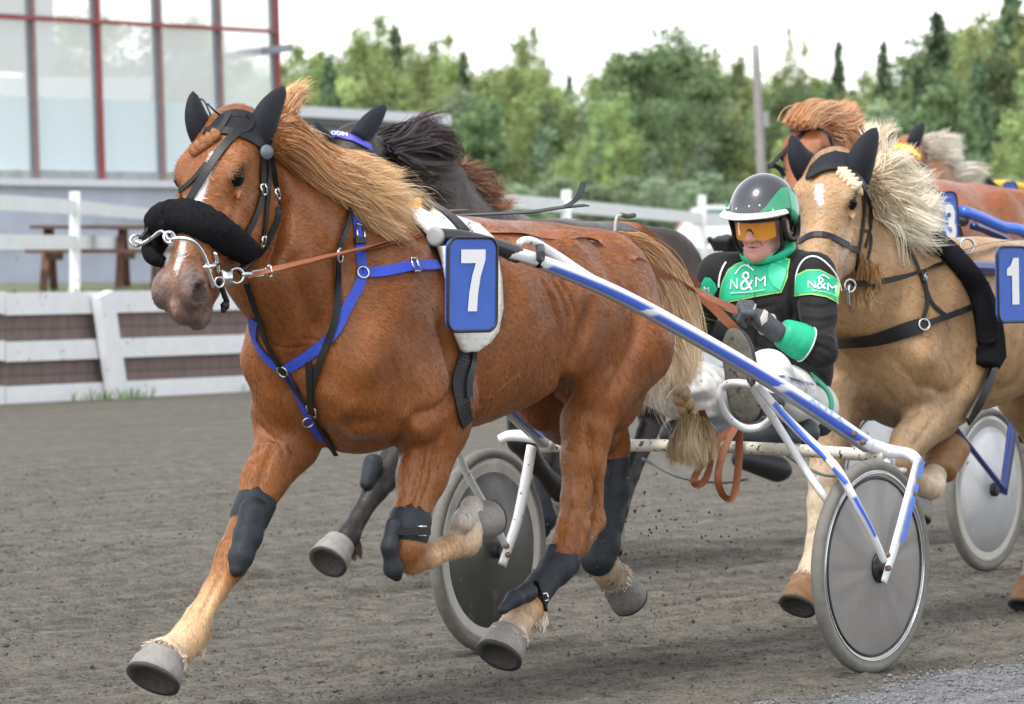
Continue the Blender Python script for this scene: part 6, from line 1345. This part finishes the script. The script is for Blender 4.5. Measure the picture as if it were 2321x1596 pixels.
for s_ in (-1, 1):
    fd.ell(Hh(.058, .036 * s_, -.028), (.026, .022, .024), .02, (.56, .27, .2), AXh); fd.ell(Hh(.082, .032 * s_, .004), (.016, .018, .010), .008, None, AXh, '-'); fd.ell(Hh(.074, .031 * s_, .004), (.013, .014, .012), .004, (.4, .36, .33), AXh)
    fd.ell(Hh(-.002, .083 * s_, -.012), (.020, .010, .034), .008, (.55, .25, .2), AXh); fd.ell(Hh(.004, .095 * s_, -.010), (.010, .008, .020), .006, None, AXh, '-')
    fd.cone(Hh(.092, .018 * s_, -.040), Hh(.072, .036 * s_, -.075), .005, .003, .004, None, op='-')   # cheek fold
    fd.ell(Hh(.050, .03 * s_, -.09), (.03, .02, .022), .02, SK, AXh)
fd.ell(Hh(.090, 0, -.058), (.012, .026, .0065), .005, (.5, .21, .18), AXh); fd.ell(Hh(.086, 0, -.072), (.014, .023, .0075), .005, (.5, .21, .18), AXh); fd.ell(Hh(.098, -.002, -.0645), (.030, .027, .0026), .002, None, AXh, '-')
fd.cone(Hh(-.01, 0, -.06), chest + A(0, 0, .12), .056, .065, .03, SK)
fd.ell(chest + A(0, 0, -.03), (.09, .14, .16), .05, SK); fd.ell(hip + A(.02, 0, .06), (.1, .13, .13), .06, SK)
fd.chain([(*sh_l, .045), (*el_l, .038), (*wr_l, .028)], .03, SK); fd.chain([(*sh_r, .045), (*el_r, .038), (*wr_r, .026)], .03, SK)
kn_l = A(-.18, .25, .955); an_l = Jd(1700, 905, .31) + A(-.06, 0, 0); kn_r = A(-.18, -.26, .95); an_r = A(.12, -.33, .86)
fd.chain([(*(hip + A(.05, .1, -.02)), .07), (*kn_l, .05), (*an_l, .04)], .03, SK); fd.chain([(*(hip + A(.05, -.1, -.02)), .07), (*kn_r, .05), (*an_r, .04)], .03, SK)
V, Q = fd.mesh(.0045); V = relax(V, Q, 1); C = fd.colors(V, SK, .004)
M_skin = mat('skin', attr=True, rough=.5, var=.12, vs=45, bump=.15, bs=180, spec=.35)
M_skin.node_tree.nodes['Principled BSDF'].inputs['Subsurface Weight'].default_value = .08
C = coat_noise(22, .25, (.55, .2, .15))(None, V, C)
bd = mk('body', f7.w(V), Q, M_skin, dr, C); bvD = bvh_of(f7.w(V), Q)
# jacket
M_jk = mat('jacket_black', (.014, .013, .014), rough=.75, var=.3, vs=14, bump=.7, bs=38, spec=.25, sheen=.08); M_gr = mat('silk_green', (.015, .42, .22), rough=.5, var=.14, vs=14, bump=.6, bs=24, spec=.4)
M_grt = mat('silk_trim', (.25, .55, .12), rough=.5, var=.05); M_wp = mat('piping_white', (.7, .72, .72), rough=.5, var=.05)
fd = Field()
fd.ell(chest + A(.01, 0, .00), (.13, .172, .20), .08); fd.ell(hip + A(.02, 0, .12), (.155, .18, .20), .08); fd.ell(chest + A(.0, 0, .12), (.10, .17, .06), .06)
fd.ell(chest + A(.085, .07, .04), (.06, .08, .09), .05); fd.ell(chest + A(.085, -.07, .04), (.06, .08, .09), .05)
fd.chain([(*(chest + A(0, .08, .13)), .07), (*sh_l, .066), (*((sh_l + el_l) / 2 + A(0, .005, 0)), .058), (*el_l, .054)], .035); fd.cone(el_l, el_l * .55 + wr_l * .45, .053, .050, .04)
fd.chain([(*(chest + A(0, -.08, .13)), .07), (*sh_r, .07), (*el_r, .062), (*wr_r, .045)], .04)
V, Q = fd.mesh(.006); V = relax(V, Q, 2); jv = sculpt(f7.w(V), Q, [([(1812, 690), (1850, 700), (1890, 692)], -.007, .009), ([(1815, 715), (1860, 722), (1896, 712)], .006, .009), ([(1820, 735), (1860, 748), (1895, 740)], -.007, .008), ([(1835, 762), (1868, 760), (1892, 772)], .006, .009), ([(1828, 778), (1862, 785), (1885, 800)], -.008, .008), ([(1820, 800), (1850, 812), (1872, 830)], .006, .010), ([(1800, 610), (1795, 660), (1800, 720), (1808, 780)], -.014, .012), ([(1750, 820), (1800, 800), (1840, 830)], -.008, .010), ([(1760, 845), (1810, 835), (1860, 860)], .006, .010), ([(1640, 700), (1690, 706), (1760, 690)], -.005, .008), ([(1645, 722), (1700, 740), (1770, 722)], .005, .012), ([(1760, 700), (1780, 740), (1800, 790)], -.008, .012), ([(1650, 760), (1700, 780), (1750, 800)], -.006, .010), ([(1700, 800), (1750, 790), (1800, 760)], .006, .012), ([(1655, 640), (1690, 630), (1740, 640)], -.003, .010), ([(1580, 690), (1600, 710), (1628, 700)], -.006, .009), ([(1575, 720), (1600, 740), (1625, 735)], .005, .009), ([(1740, 600), (1775, 598), (1795, 606)], .005, .01), ([(1835, 830), (1860, 850), (1880, 880)], -.006, .008)])
jk = mk('jacket', jv, Q, M_jk, dr); bvJ = bvh_of(jv, Q)
off = .006
patch('chest_panel', bvJ, [(1636, 640), (1650, 612), (1668, 600), (1690, 594), (1720, 592), (1745, 594), (1762, 582), (1793, 590), (1786, 628), (1772, 664), (1745, 668), (1700, 676), (1660, 684), (1632, 692), (1632, 665)], M_grt, jk, off)
patch('chest_panel', bvJ, [(1638, 641), (1652, 614), (1669, 603), (1690, 597), (1720, 595), (1746, 597), (1762, 586), (1789, 593), (1782, 627), (1769, 661), (1745, 664), (1700, 672), (1660, 680), (1635, 688), (1635, 665)], M_gr, jk, off + .002)
patch('flap', bvJ, [(1752, 600), (1788, 610), (1781, 628), (1770, 660), (1756, 650), (1746, 632), (1744, 612)], mat('silk_green_light', (.03, .5, .28), rough=.5, var=.08, vs=16, bump=.3, bs=25), jk, off + .006)
patch('sleeve_band', bvJ, [(1806, 624), (1830, 612), (1858, 612), (1888, 628), (1904, 645), (1900, 690), (1872, 676), (1840, 670), (1804, 672)], M_grt, jk, off)
patch('sleeve_band', bvJ, [(1808, 627), (1831, 615), (1858, 615), (1887, 631), (1902, 648), (1898, 685), (1872, 672), (1840, 666), (1806, 668)], M_gr, jk, off + .002)
patch('sleeve_band', bvJ, [(1600, 628), (1612, 630), (1622, 642), (1627, 655), (1618, 670), (1600, 668), (1588, 662), (1590, 645)], M_gr, jk, off)
for s_, pl, wd in ((0, [(1808, 650), (1806, 630), (1812, 606), (1826, 586), (1850, 582), (1878, 604), (1896, 630), (1904, 660)], .006), (1, [(1630, 650), (1630, 628), (1638, 606), (1645, 596)], .006)):
    strap('piping', bvJ, pl, wd, M_wp, jk, .004, .003)
strap('zip_seam', bvJ, [(1712, 590), (1714, 640), (1713, 700), (1712, 780)], .003, M_jk, jk, .006, .003)
decal('lettering', bvJ, 'N', 1668, 645, 16, 22, M_digit, jk, -.05, .0125, -.012); decal('lettering', bvJ, '&', 1696, 639, 28, 40, M_digit, jk, 0, .0125, -.012); decal('lettering', bvJ, 'M', 1728, 640, 24, 22, M_digit, jk, -.05, .0125, -.012)
decal('lettering', bvJ, 'N', 1842, 648, 15, 17, M_digit, jk, .1, .0125, .0); decal('lettering', bvJ, '&', 1860, 646, 18, 28, M_digit, jk, 0, .0125, .0); decal('lettering', bvJ, 'M', 1880, 656, 18, 18, M_digit, jk, .2, .0125, .0)
decal('lettering', bvJ, 'M', 1605, 652, 11, 10, M_digit, jk, .2, .0125, .0)
for pl in ([(1671, 624), (1690, 602), (1712, 617)], [(1700, 600), (1700, 608)], [(1852, 634), (1862, 624), (1874, 634)]): strap('roof_emblem', bvJ, pl, .004, M_digit, jk, .0125, .001)
strap('lettering_line', bvJ, [(1661, 665), (1690, 664), (1738, 658)], .004, mat('letter_faint', (.35, .62, .5), rough=.6), jk, .0125, .001); strap('lettering_line', bvJ, [(1843, 664), (1865, 666), (1890, 676)], .003, mat('letter_faint'), jk, .0125, .001)
# collar
cl = MB(); nb = Hh(-.01, 0, -.11)
a = np.linspace(0, 2 * np.pi, 40, endpoint=False); pc = [nb + A(.072 * math.cos(q), .078 * math.sin(q), .015 - .03 * math.cos(q)) for q in a]
cl.add(*tube(f7.w(np.array(pc)), .02, 10, up=ZZ, closed=True)[:2]); cl.build('collar', M_gr, jk)
# left cuff and glove
cd = nz(wr_l - el_l); c0 = el_l + (wr_l - el_l) * .28; c1 = el_l + (wr_l - el_l) * .80
v, f, _ = tube(f7.w(np.array([c0, c0 + (c1 - c0) * .3, c0 + (c1 - c0) * .7, c1, c1 - cd * .012])), [.062, .063, .058, .052, .036], 24, 24); cf = mk('cuff', v + rng.normal(0, .0006, v.shape), f, M_gr, jk)
m = MB(); m.add(*ring(f7.w(c0), f7.w(c1) - f7.w(c0), .062, .003, 30, 6)); m.build('piping', M_wp, cf)
M_glv = mat('glove_leather', (.06, .065, .075), rough=.6, var=.3, vs=60, bump=.3, bs=150); M_glp = mat('glove_pale', (.42, .40, .37), rough=.7, var=.2)
def glove(hc_, fwd, up_, name, m_, sc=1.):
    """closed fist: palm, four curled fingers of different length, thumb folded over the rein"""
    fwd = nz(fwd); sd_ = nz(np.cross(up_, fwd)); up2 = np.cross(fwd, sd_); g = Field(); X = lambda a, b, c: hc_ + (fwd * a + sd_ * b + up2 * c) * sc
    ax = [fwd, sd_, up2]
    g.ell(X(-.03, 0, .0), A(.048, .040, .022) * sc, .015, None, ax); g.cone(X(-.095, 0, -.004), X(-.04, 0, 0), .031 * sc, .030 * sc, .02)
    for i, (b, L) in enumerate(((-.032, .95), (-.011, 1.05), (.011, 1.0), (.031, .85))):
        k = X(.012, b, .012); p1 = X(.040 * L, b * .95, -.002); p2 = X(.034 * L, b * .9, -.030); p3 = X(.006, b * .85, -.036)
        g.chain([(*k, .0125 * sc), (*p1, .0115 * sc), (*p2, .0105 * sc), (*p3, .009 * sc)], .005)
    g.chain([(*X(-.045, -.034, -.01), .014 * sc), (*X(-.012, -.050, -.014), .0125 * sc), (*X(.018, -.040, -.030), .011 * sc), (*X(.030, -.022, -.042), .0095 * sc)], .007)
    V, Q = g.mesh(.0035); V = relax(V, Q, 1); return mk(name, f7.w(V), Q, m_, dr), X
gl, X = glove(hd_l, hd_l - wr_l + A(0, -.02, .01), A(.35, .35, 1), 'glove', M_glv, 1.12)
gb = bvh_of(np.array([v.co[:] for v in gl.data.vertices]) + origin(gl), [tuple(p.vertices) for p in gl.data.polygons])
strap('glove_seam', gb, [(1712, 690), (1708, 705), (1702, 716), (1690, 726)], .007, M_glp, gl, .001, .002)
patch('glove_tab', gb, [(1722, 722), (1732, 700), (1740, 706), (1738, 728), (1726, 738)], M_glp, gl, .003, 4)
m = MB(); m.add(*ring(f7.w(wr_l + (hd_l - wr_l) * .22), f7.w(hd_l) - f7.w(wr_l), .036, .005, 24, 8)); m.build('glove_cuff', M_glp, gl)
gr_, X2 = glove(wr_r + A(.05, 0, .015), A(1, .1, .2), A(.0, -.3, 1), 'glove', mat('glove_red_white', (.55, .30, .26), rough=.6, var=.5, vs=25), 1.05)
# trousers
M_tr = mat('trousers_white', (.66, .65, .62), rough=.6, var=.12, vs=14, bump=.5, bs=22, speck=((.16, .13, .1), 60, .69))
fd = Field(); hl = hip + A(.03, .1, -.02); hr = hip + A(.03, -.1, -.02)
fd.ell(hip + A(0, 0, -.02), (.15, .18, .10), .06); fd.chain([(*hl, .10), (*((hl + kn_l) / 2 + A(0, 0, -.01)), .086), (*kn_l, .068), (*((kn_l + an_l) / 2), .066), (*an_l, .058)], .05)
fd.chain([(*hr, .11), (*((hr + kn_r) / 2 + A(0, 0, -.02)), .105), (*kn_r, .088), (*((kn_r + an_r) / 2 + A(0, 0, -.02)), .085), (*an_r, .06)], .05)
for i in range(9):
    t = i / 9; p = hr * (1 - t) + kn_r * t + A(0, .085, .0); fd.cone(p + A(.03, 0, .09), p + A(-.05, .01, -.08), .009, .005, .02, op='-')
for i in range(7):
    t = .15 + i / 9; p = hl * (1 - t) + kn_l * t + A(0, .06, .0); fd.cone(p + A(.05, 0, .09), p + A(-.03, .02, -.07), .007, .004, .02, op='-')
V, Q = fd.mesh(.008); V = relax(V, Q, 1); tv = sculpt(f7.w(V), Q, [([(1480, 850), (1530, 860), (1600, 845)], -.010, .012), ([(1490, 880), (1540, 895), (1610, 880)], .008, .012), ([(1500, 910), (1550, 915), (1620, 905)], -.009, .012), ([(1560, 830), (1590, 870), (1610, 930)], -.008, .010), ([(1600, 840), (1625, 880), (1630, 920)], .007, .010), ([(1710, 820), (1740, 840), (1765, 880)], -.006, .008), ([(1740, 815), (1770, 840), (1795, 885)], .006, .009), ([(1770, 835), (1800, 855), (1830, 905)], -.007, .009), ([(1810, 850), (1835, 875), (1850, 915)], .006, .008), ([(1740, 900), (1780, 915), (1830, 930)], -.007, .010), ([(1750, 880), (1800, 895), (1860, 905)], .005, .009), ([(1520, 940), (1570, 945), (1630, 940)], .008, .012)]); tr = mk('trousers', tv, Q, M_tr, dr); bvT = bvh_of(tv, Q)
strap('trouser_lettering', bvT, [(1742, 846), (1755, 858), (1750, 862), (1775, 850), (1790, 862), (1800, 858), (1815, 866), (1830, 868), (1845, 876), (1858, 872)], .008, M_navy, tr, .004, .002)
strap('waist_trim', bvT, [(1840, 856), (1868, 880), (1880, 900), (1884, 922), (1876, 936)], .035, M_gr, tr, .004, .004)
# boots: left sole towards the viewer
def bootmesh(heel, toe, up_, s0=1.):
    ax = nz(toe - heel); upn = nz(up_ - ax * (up_ @ ax)); sd_ = np.cross(ax, upn); L = np.linalg.norm(toe - heel); g = Field()
    axx = [ax, sd_, upn]
    g.ell(heel + ax * L * .18 + upn * .03, (.066, .056, .04), .03, None, axx); g.ell(heel + ax * L * .7 + upn * .022, (.095, .052, .034), .04, None, axx); g.ell(heel + ax * L * .45 + upn * .03, (.08, .04, .035), .03, None, axx)
    g.cone(heel + ax * .05 + upn * .05, heel + ax * .03 + upn * .16, .044, .05, .03)
    V, Q = g.mesh(.006, keep=lambda X_: -((X_ - heel) @ upn)); 
    h = Field(); h.ell(heel + ax * L * .2, (.072, .062, .012), .01, None, axx); h.ell(heel + ax * L * .68, (.105, .058, .012), .03, None, axx); h.ell(heel + ax * L * .42, (.09, .048, .010), .02, None, axx)
    V2, Q2 = h.mesh(.005)
    b = mk('boot', f7.w(V), Q, mat('boot_rubber', (.02, .02, .022), rough=.5, var=.3), dr)
    mk('sole', f7.w(V2), Q2, mat('muddy_sole', (.13, .12, .10), rough=.9, var=.35, vs=30, bump=.6, bs=70, speck=((.05, .045, .04), 45, .62)), b); return b
heel = Jd(1694, 950, .33); toe = Jd(1662, 752, .30); bootmesh(heel, toe, A(-1, 0, .1)); bootmesh(an_r + A(.09, 0, -.06), an_r + A(.15, 0, .22), A(-1, 0, .2))
# helmet
fd = Field(); fd.ell(Hh(-.012, 0, .030), (.138, .118, .140), .02, None, AXh)
kp = lambda X_: np.maximum.reduce([(-((X_ - Hh(0, 0, .030)) @ uv) - .0) * 1. - np.clip(-((X_ - hc) @ fv) * 1.0 + .0, -.02, .075), .0 * X_[..., 0] - 1])
fd.ell(Hh(-.005, 0, .018), (.118, .098, .122), .004, None, AXh, '-')
V, Q = fd.mesh(.0045, keep=kp); V = relax(V, Q, 1); hv = f7.w(V); M_helm = mat('helmet_shell', (.030, .030, .036), rough=.22, var=.2, vs=25, coat=.8); hm = mk('helmet', hv, Q, M_helm, dr); bvH = bvh_of(hv, Q)
M_helg = mat('helmet_green', (.02, .26, .13), rough=.25, var=.05, coat=.7); M_helg2 = mat('helmet_green_light', (.05, .38, .22), rough=.25, var=.05, coat=.7)
patch('green_swoosh', bvH, [(1716, 486), (1736, 468), (1754, 444), (1770, 426), (1788, 426), (1796, 436), (1804, 450), (1806, 500), (1800, 530), (1790, 500), (1770, 492), (1745, 485)], M_helg, hm, .0025, 5)
patch('light_swoosh', bvH, [(1786, 436), (1794, 436), (1803, 452), (1805, 496), (1798, 515), (1792, 470)], M_helg2, hm, .004, 5)
patch('green_edge', bvH, [(1644, 478), (1646, 455), (1650, 462), (1656, 484), (1646, 486)], M_helg, hm, .0025, 4)
for q in ((1669, 474), (1722, 466), (1752, 476), (1698, 468)):
    p, n_ = cast(bvH, *q)
    if p is not None: v, f = lathe(p, n_, [(-.002, .0045), (.002, .0042), (.0035, .001)], 10); mk('rivet', v, f, M_steel, hm)
ph = np.linspace(-1.15, 1.15, 30); V = []; 
for q in ph:
    for r_, z in ((.98, .056), (1.20, .054), (1.36, .046), (1.37, .041), (1.20, .048), (.98, .049)):
        w_ = .5 + .5 * math.cos(q * 1.3); rr = 1 + (r_ - 1) * max(w_, .1) if r_ > 1 else r_; V.append(Hh(-.012 + .136 * rr * math.cos(q), .118 * rr * math.sin(q), z + .004))
f = [(i * 6 + j, i * 6 + (j + 1) % 6, (i + 1) * 6 + (j + 1) % 6, (i + 1) * 6 + j) for i in range(29) for j in range(6)]
mk('peak', f7.w(np.array(V)), f, mat('peak_white', (.72, .71, .66), rough=.4, var=.06), hm)
# harness of the helmet
for s_ in (-1, 1):
    m = MB(); m.add(*ribbon(f7.w(smooth_path([Hh(.045, .098 * s_, .03), Hh(.042, .088 * s_, -.03), Hh(.04, .080 * s_, -.075), Hh(.05, .045 * s_, -.112)], 16)), np.tile((LL * s_), (16, 1)), .030, .006))
    m.add(*tube(f7.w(smooth_path([Hh(.035, .092 * s_, .03), Hh(.03, .098 * s_, -.035), Hh(-.005, .102 * s_, -.055), Hh(-.045, .100 * s_, -.04), Hh(-.05, .105 * s_, .02)], 30)), .012, 8, sq=1.)[:2])
    m.build('ear_guard', M_leather, hm)
m = MB(); m.add(*ribbon(f7.w(smooth_path([Hh(.05, -.05, -.108), Hh(.060, -.02, -.126), Hh(.060, .02, -.126), Hh(.05, .05, -.108)], 14)), np.tile(A(-.3, -.5, -.8), (14, 1)), .022, .005)); m.build('chin_strap', M_leather, hm)
# glasses
V = []; ph = np.linspace(-1.0, 1.0, 33)
for q in ph:
    notch = .020 * math.exp(-(q / .16) ** 2)
    for k in range(5):
        z = .020 - (.060 - 1.5 * notch) * (k / 4) * (1 - .35 * max(0, abs(q) - .6)); V.append(Hh(.012 + .094 * math.cos(q), .092 * math.sin(q), z))
f = [(i * 5 + j, i * 5 + j + 1, (i + 1) * 5 + j + 1, (i + 1) * 5 + j) for i in range(32) for j in range(4)]
ma = bpy.data.materials.new('amber_lens'); ma.use_nodes = True; nt = ma.node_tree; bs_ = nt.nodes['Principled BSDF']; bs_.inputs['Base Color'].default_value = (.85, .33, .01, 1); bs_.inputs['Roughness'].default_value = .08; bs_.inputs['Alpha'].default_value = .66; bs_.inputs['Coat Weight'].default_value = .5
gs = mk('glasses', f7.w(np.array(V)), f, ma, dr)
m = MB(); m.add(*tube(f7.w(np.array([Hh(.012 + .096 * math.cos(q), .094 * math.sin(q), .027) for q in ph])), .0042, 8)[:2])
for s_ in (-1, 1): m.add(*tube(f7.w(np.array([Hh(.065, .08 * s_, .027), Hh(.0, .088 * s_, .02)])), .004, 6)[:2])
m.add(*tube(f7.w(np.array([Hh(.105, .012, -.016), Hh(.110, .003, .000), Hh(.110, -.003, .000), Hh(.105, -.012, -.016)])), .004, 6)[:2]); m.build('frame', M_black, gs)

# ---------------------------------------------------------------- reins
rn = thing('driving_reins', 'tan leather reins running from the chestnut bit over its back to the gloves', 'reins', (*f7.w(A(1, 0, 0))[:2], 0))
def rein(pl, nrm=A(-.5, -.8, .35), wd=.026, m_=M_rein, par=rn, n=70, name='rein', fr=f7, loose=False):
    P_ = smooth_path([fr.W(*q) for q in pl], n)
    bq = {id(f7): bv7, id(f1): bv1}.get(id(fr)); cc_ = A(0, 0, CH)
    if bq is not None and not loose:
        for i, p_ in enumerate(P_):
            d_ = p_ - cc_; L_ = np.linalg.norm(d_); hq = bq.ray_cast(Vector(cc_), Vector(d_ / L_))
            if hq[0] is not None and hq[3] < L_ + .03: P_[i] = A(*hq[0]) - d_ / L_ * .012
        for _ in range(10): P_[1:-1] = (P_[:-2] + 2 * P_[1:-1] + P_[2:]) / 4
    v, f = ribbon(P_, np.tile(nz(nrm), (n, 1)), wd, .004); return mk(name, v, f, m_, par, smooth=False)
rein([(566, 623, .13), (640, 606, .17), (755, 578, .20), (880, 548, .20), (1003, 515, .16)], wd=.024); rein([(600, 618, .125), (700, 594, .17), (800, 572, .19), (960, 533, .17), (1003, 518, .15)], wd=.018)
rein([(1003, 514, .15), (1060, 521, .14), (1194, 530, .12), (1300, 538, .14), (1360, 546, .15), (1421, 576, .15), (1467, 603, .14), (1520, 632, .12), (1571, 660, .10), (1630, 684, .12), (1672, 704, .14)])
rein([(955, 491, -.12), (1000, 480, -.12), (1060, 476, -.12), (1100, 480, -.12)], wd=.02); rein([(1310, 500, -.08), (1350, 503, -.08), (1399, 504, -.08), (1444, 513, -.07), (1490, 548, -.05), (1530, 590, -.04), (1562, 622, -.04), (1585, 650, -.04)])
rein([(1575, 658, .0), (1620, 700, .05), (1660, 740, .1), (1690, 775, .12), (1700, 800, .12)], wd=.030)
rein([(1590, 660, 0), (1625, 680, .05), (1665, 698, .1)], wd=.012); rein([(1590, 664, 0), (1630, 690, .05), (1665, 705, .1)], wd=.02)
rein([(1690, 960, .12), (1640, 985, .12), (1600, 1040, .1), (1570, 1090, .1), (1580, 1104, .1), (1602, 1085, .1), (1612, 1030, .1), (1606, 970, .1), (1590, 930, .1)], A(-.4, -.9, 0), .024)
rein([(1672, 962, .14), (1645, 1010, .14), (1627, 1080, .14), (1640, 1125, .14), (1662, 1128, .14), (1672, 1080, .14), (1676, 1020, .14), (1676, 965, .14)], A(-.4, -.9, 0), .026)
m = MB(); m.add(*boxg(f7.W(581, 620, .135), A(.022, .012, .003), A(0, .003, 0), A(0, 0, .009))); m.build('keeper', M_steel, rn, False)
surf = f7.W(610, 615, .15); buckle('buckle', surf + A(0, -.01, 0), A(-.3, -1, 0), A(1, .3, .2), .016, .03, rn)
r1 = thing('driving_reins', 'black leather reins of the palomino running to its saddle ring', 'reins', (*f1.w(A(1, 0, 0))[:2], 0))
rein([(1930, 644, .12), (1990, 640, .16), (2060, 624, .2), (2130, 598, .2), (2196, 564, .17)], wd=.030, m_=M_leather, par=r1, fr=f1); rein([(2196, 564, .17), (2240, 552, .15), (2300, 545, .14), (2350, 542, .14)], wd=.022, m_=M_leather, par=r1, fr=f1)
m = MB(); m.add(*ring(f1.W(2192, 558, .17), A(.3, -1, 0), .028, .005)); m.build('terret', M_steel, r1)
r2 = thing('driving_reins', 'short stretch of tan rein of the dark bay left of the helmet', 'reins', (*f2.w(A(0, 0, 0))[:2], 0))
rein([(1540, 596, .0), (1600, 592, .0), (1665, 584, .0)], wd=.034, par=r2, fr=f2s, n=20)
wc = thing('wire_cord', 'small bent wire sticking up behind the chestnut croup', 'wire', f7.W(1392, 548, .0))
m = MB(); m.add(*tube([f7.W(1391, 556, .0), f7.W(1396, 500, .0), f7.W(1402, 489, 0), f7.W(1415, 488, 0)], .005, 8, 16)[:2]); m.build('rod', mat('wire_grey', (.4, .4, .38), rough=.5), wc)
m = MB(); m.add(*tube([f7.W(1408, 487, 0), f7.W(1422, 490, 0), f7.W(1438, 488, 0)], .008, 8, 10)[:2]); m.build('knot', mat('knot', (.08, .09, .06), rough=.8, var=.6, vs=200), wc)

# ---------------------------------------------------------------- the hidden driver of the dark bay
d2 = thing('person', 'person in black with a red and white helmet, mostly hidden behind the green driver', 'person', (*f2s.w(A(-.5, 0, 0))[:2], .78))
fd = Field(); K = (.015, .015, .017); hc2 = f2s.J(1832, 452, -.0); ch2 = f2s.J(1800, 570, 0)
fd.ell(hc2 + A(0, 0, -.04), (.09, .075, .11), .02, SK); fd.cone(hc2 + A(0, 0, -.1), ch2 + A(0, 0, .1), .055, .06, .03, SK); fd.ell(ch2, (.13, .2, .24), .06, K); fd.ell(A(-.6, 0, .88), (.16, .19, .14), .06, K); fd.cone(ch2, A(-.6, 0, .9), .16, .16, .06, K)
gl2 = f2s.J(1648, 552, -.02)
fd.chain([(*(ch2 + A(0, -.2, .15)), .07), (*(f2s.J(1720, 600, -.15)), .06), (*gl2, .042)], .04, K); fd.chain([(*(ch2 + A(0, .2, .15)), .07), (*(ch2 + A(.05, .28, -.1)), .06), (*(ch2 + A(.3, .1, -.1)), .04)], .04, K)
for s_ in (-1, 1): fd.chain([(-.6, .1 * s_, .86, .1), (-.2, .26 * s_, .98, .075), (.1, .33 * s_, .86, .05)], .04, K)
V, Q = fd.mesh(.011); C = fd.colors(V, K, .006); mk('body', f2s.w(V), Q, mat('dark_clothes', attr=True, rough=.75, var=.15, bump=.2, bs=100), d2, C)
fd = Field(); fd.ell(hc2 + A(-.01, 0, .03), (.14, .12, .14), .02); V, Q = fd.mesh(.008, keep=lambda X_: (hc2[2] - .01 - X_[..., 2])); hv2 = f2s.w(V); e_ = mk('helmet', hv2, Q, mat('helmet_white', (.62, .64, .68), rough=.25, coat=.6), d2); bvE = bvh_of(hv2, Q)
patch('red_band', bvE, [(1772, 432), (1790, 412), (1825, 400), (1870, 400), (1880, 418), (1830, 418), (1795, 428), (1776, 444)], mat('helmet_red', (.55, .02, .04), rough=.3, coat=.5), e_, .004, 4)

g = Field(); 
for k, b in enumerate((-.03, -.01, .01, .03)): g.chain([(*(gl2 + A(.02, b, .02)), .016), (*(gl2 + A(.055, b, .01)), .014), (*(gl2 + A(.05, b, -.025)), .012)], .006)
g.ell(gl2 + A(.0, 0, 0), (.05, .045, .03), .015); g.chain([(*(gl2 + A(-.01, -.04, 0)), .015), (*(gl2 + A(.03, -.05, -.01)), .012), (*(gl2 + A(.06, -.055, .02)), .012)], .006)
V, Q = g.mesh(.006); mk('glove', f2s.w(V), Q, M_leather, d2)
bt = Field(); bt.cone(f2s.J(1680, 1040, -.05), f2s.J(1760, 1062, .0), .045, .062, .03); bt.ell(f2s.J(1770, 1066, 0), (.05, .05, .04), .03); V, Q = bt.mesh(.009); mk('boot', f2s.w(V), Q, mat('boot_rubber'), d2)
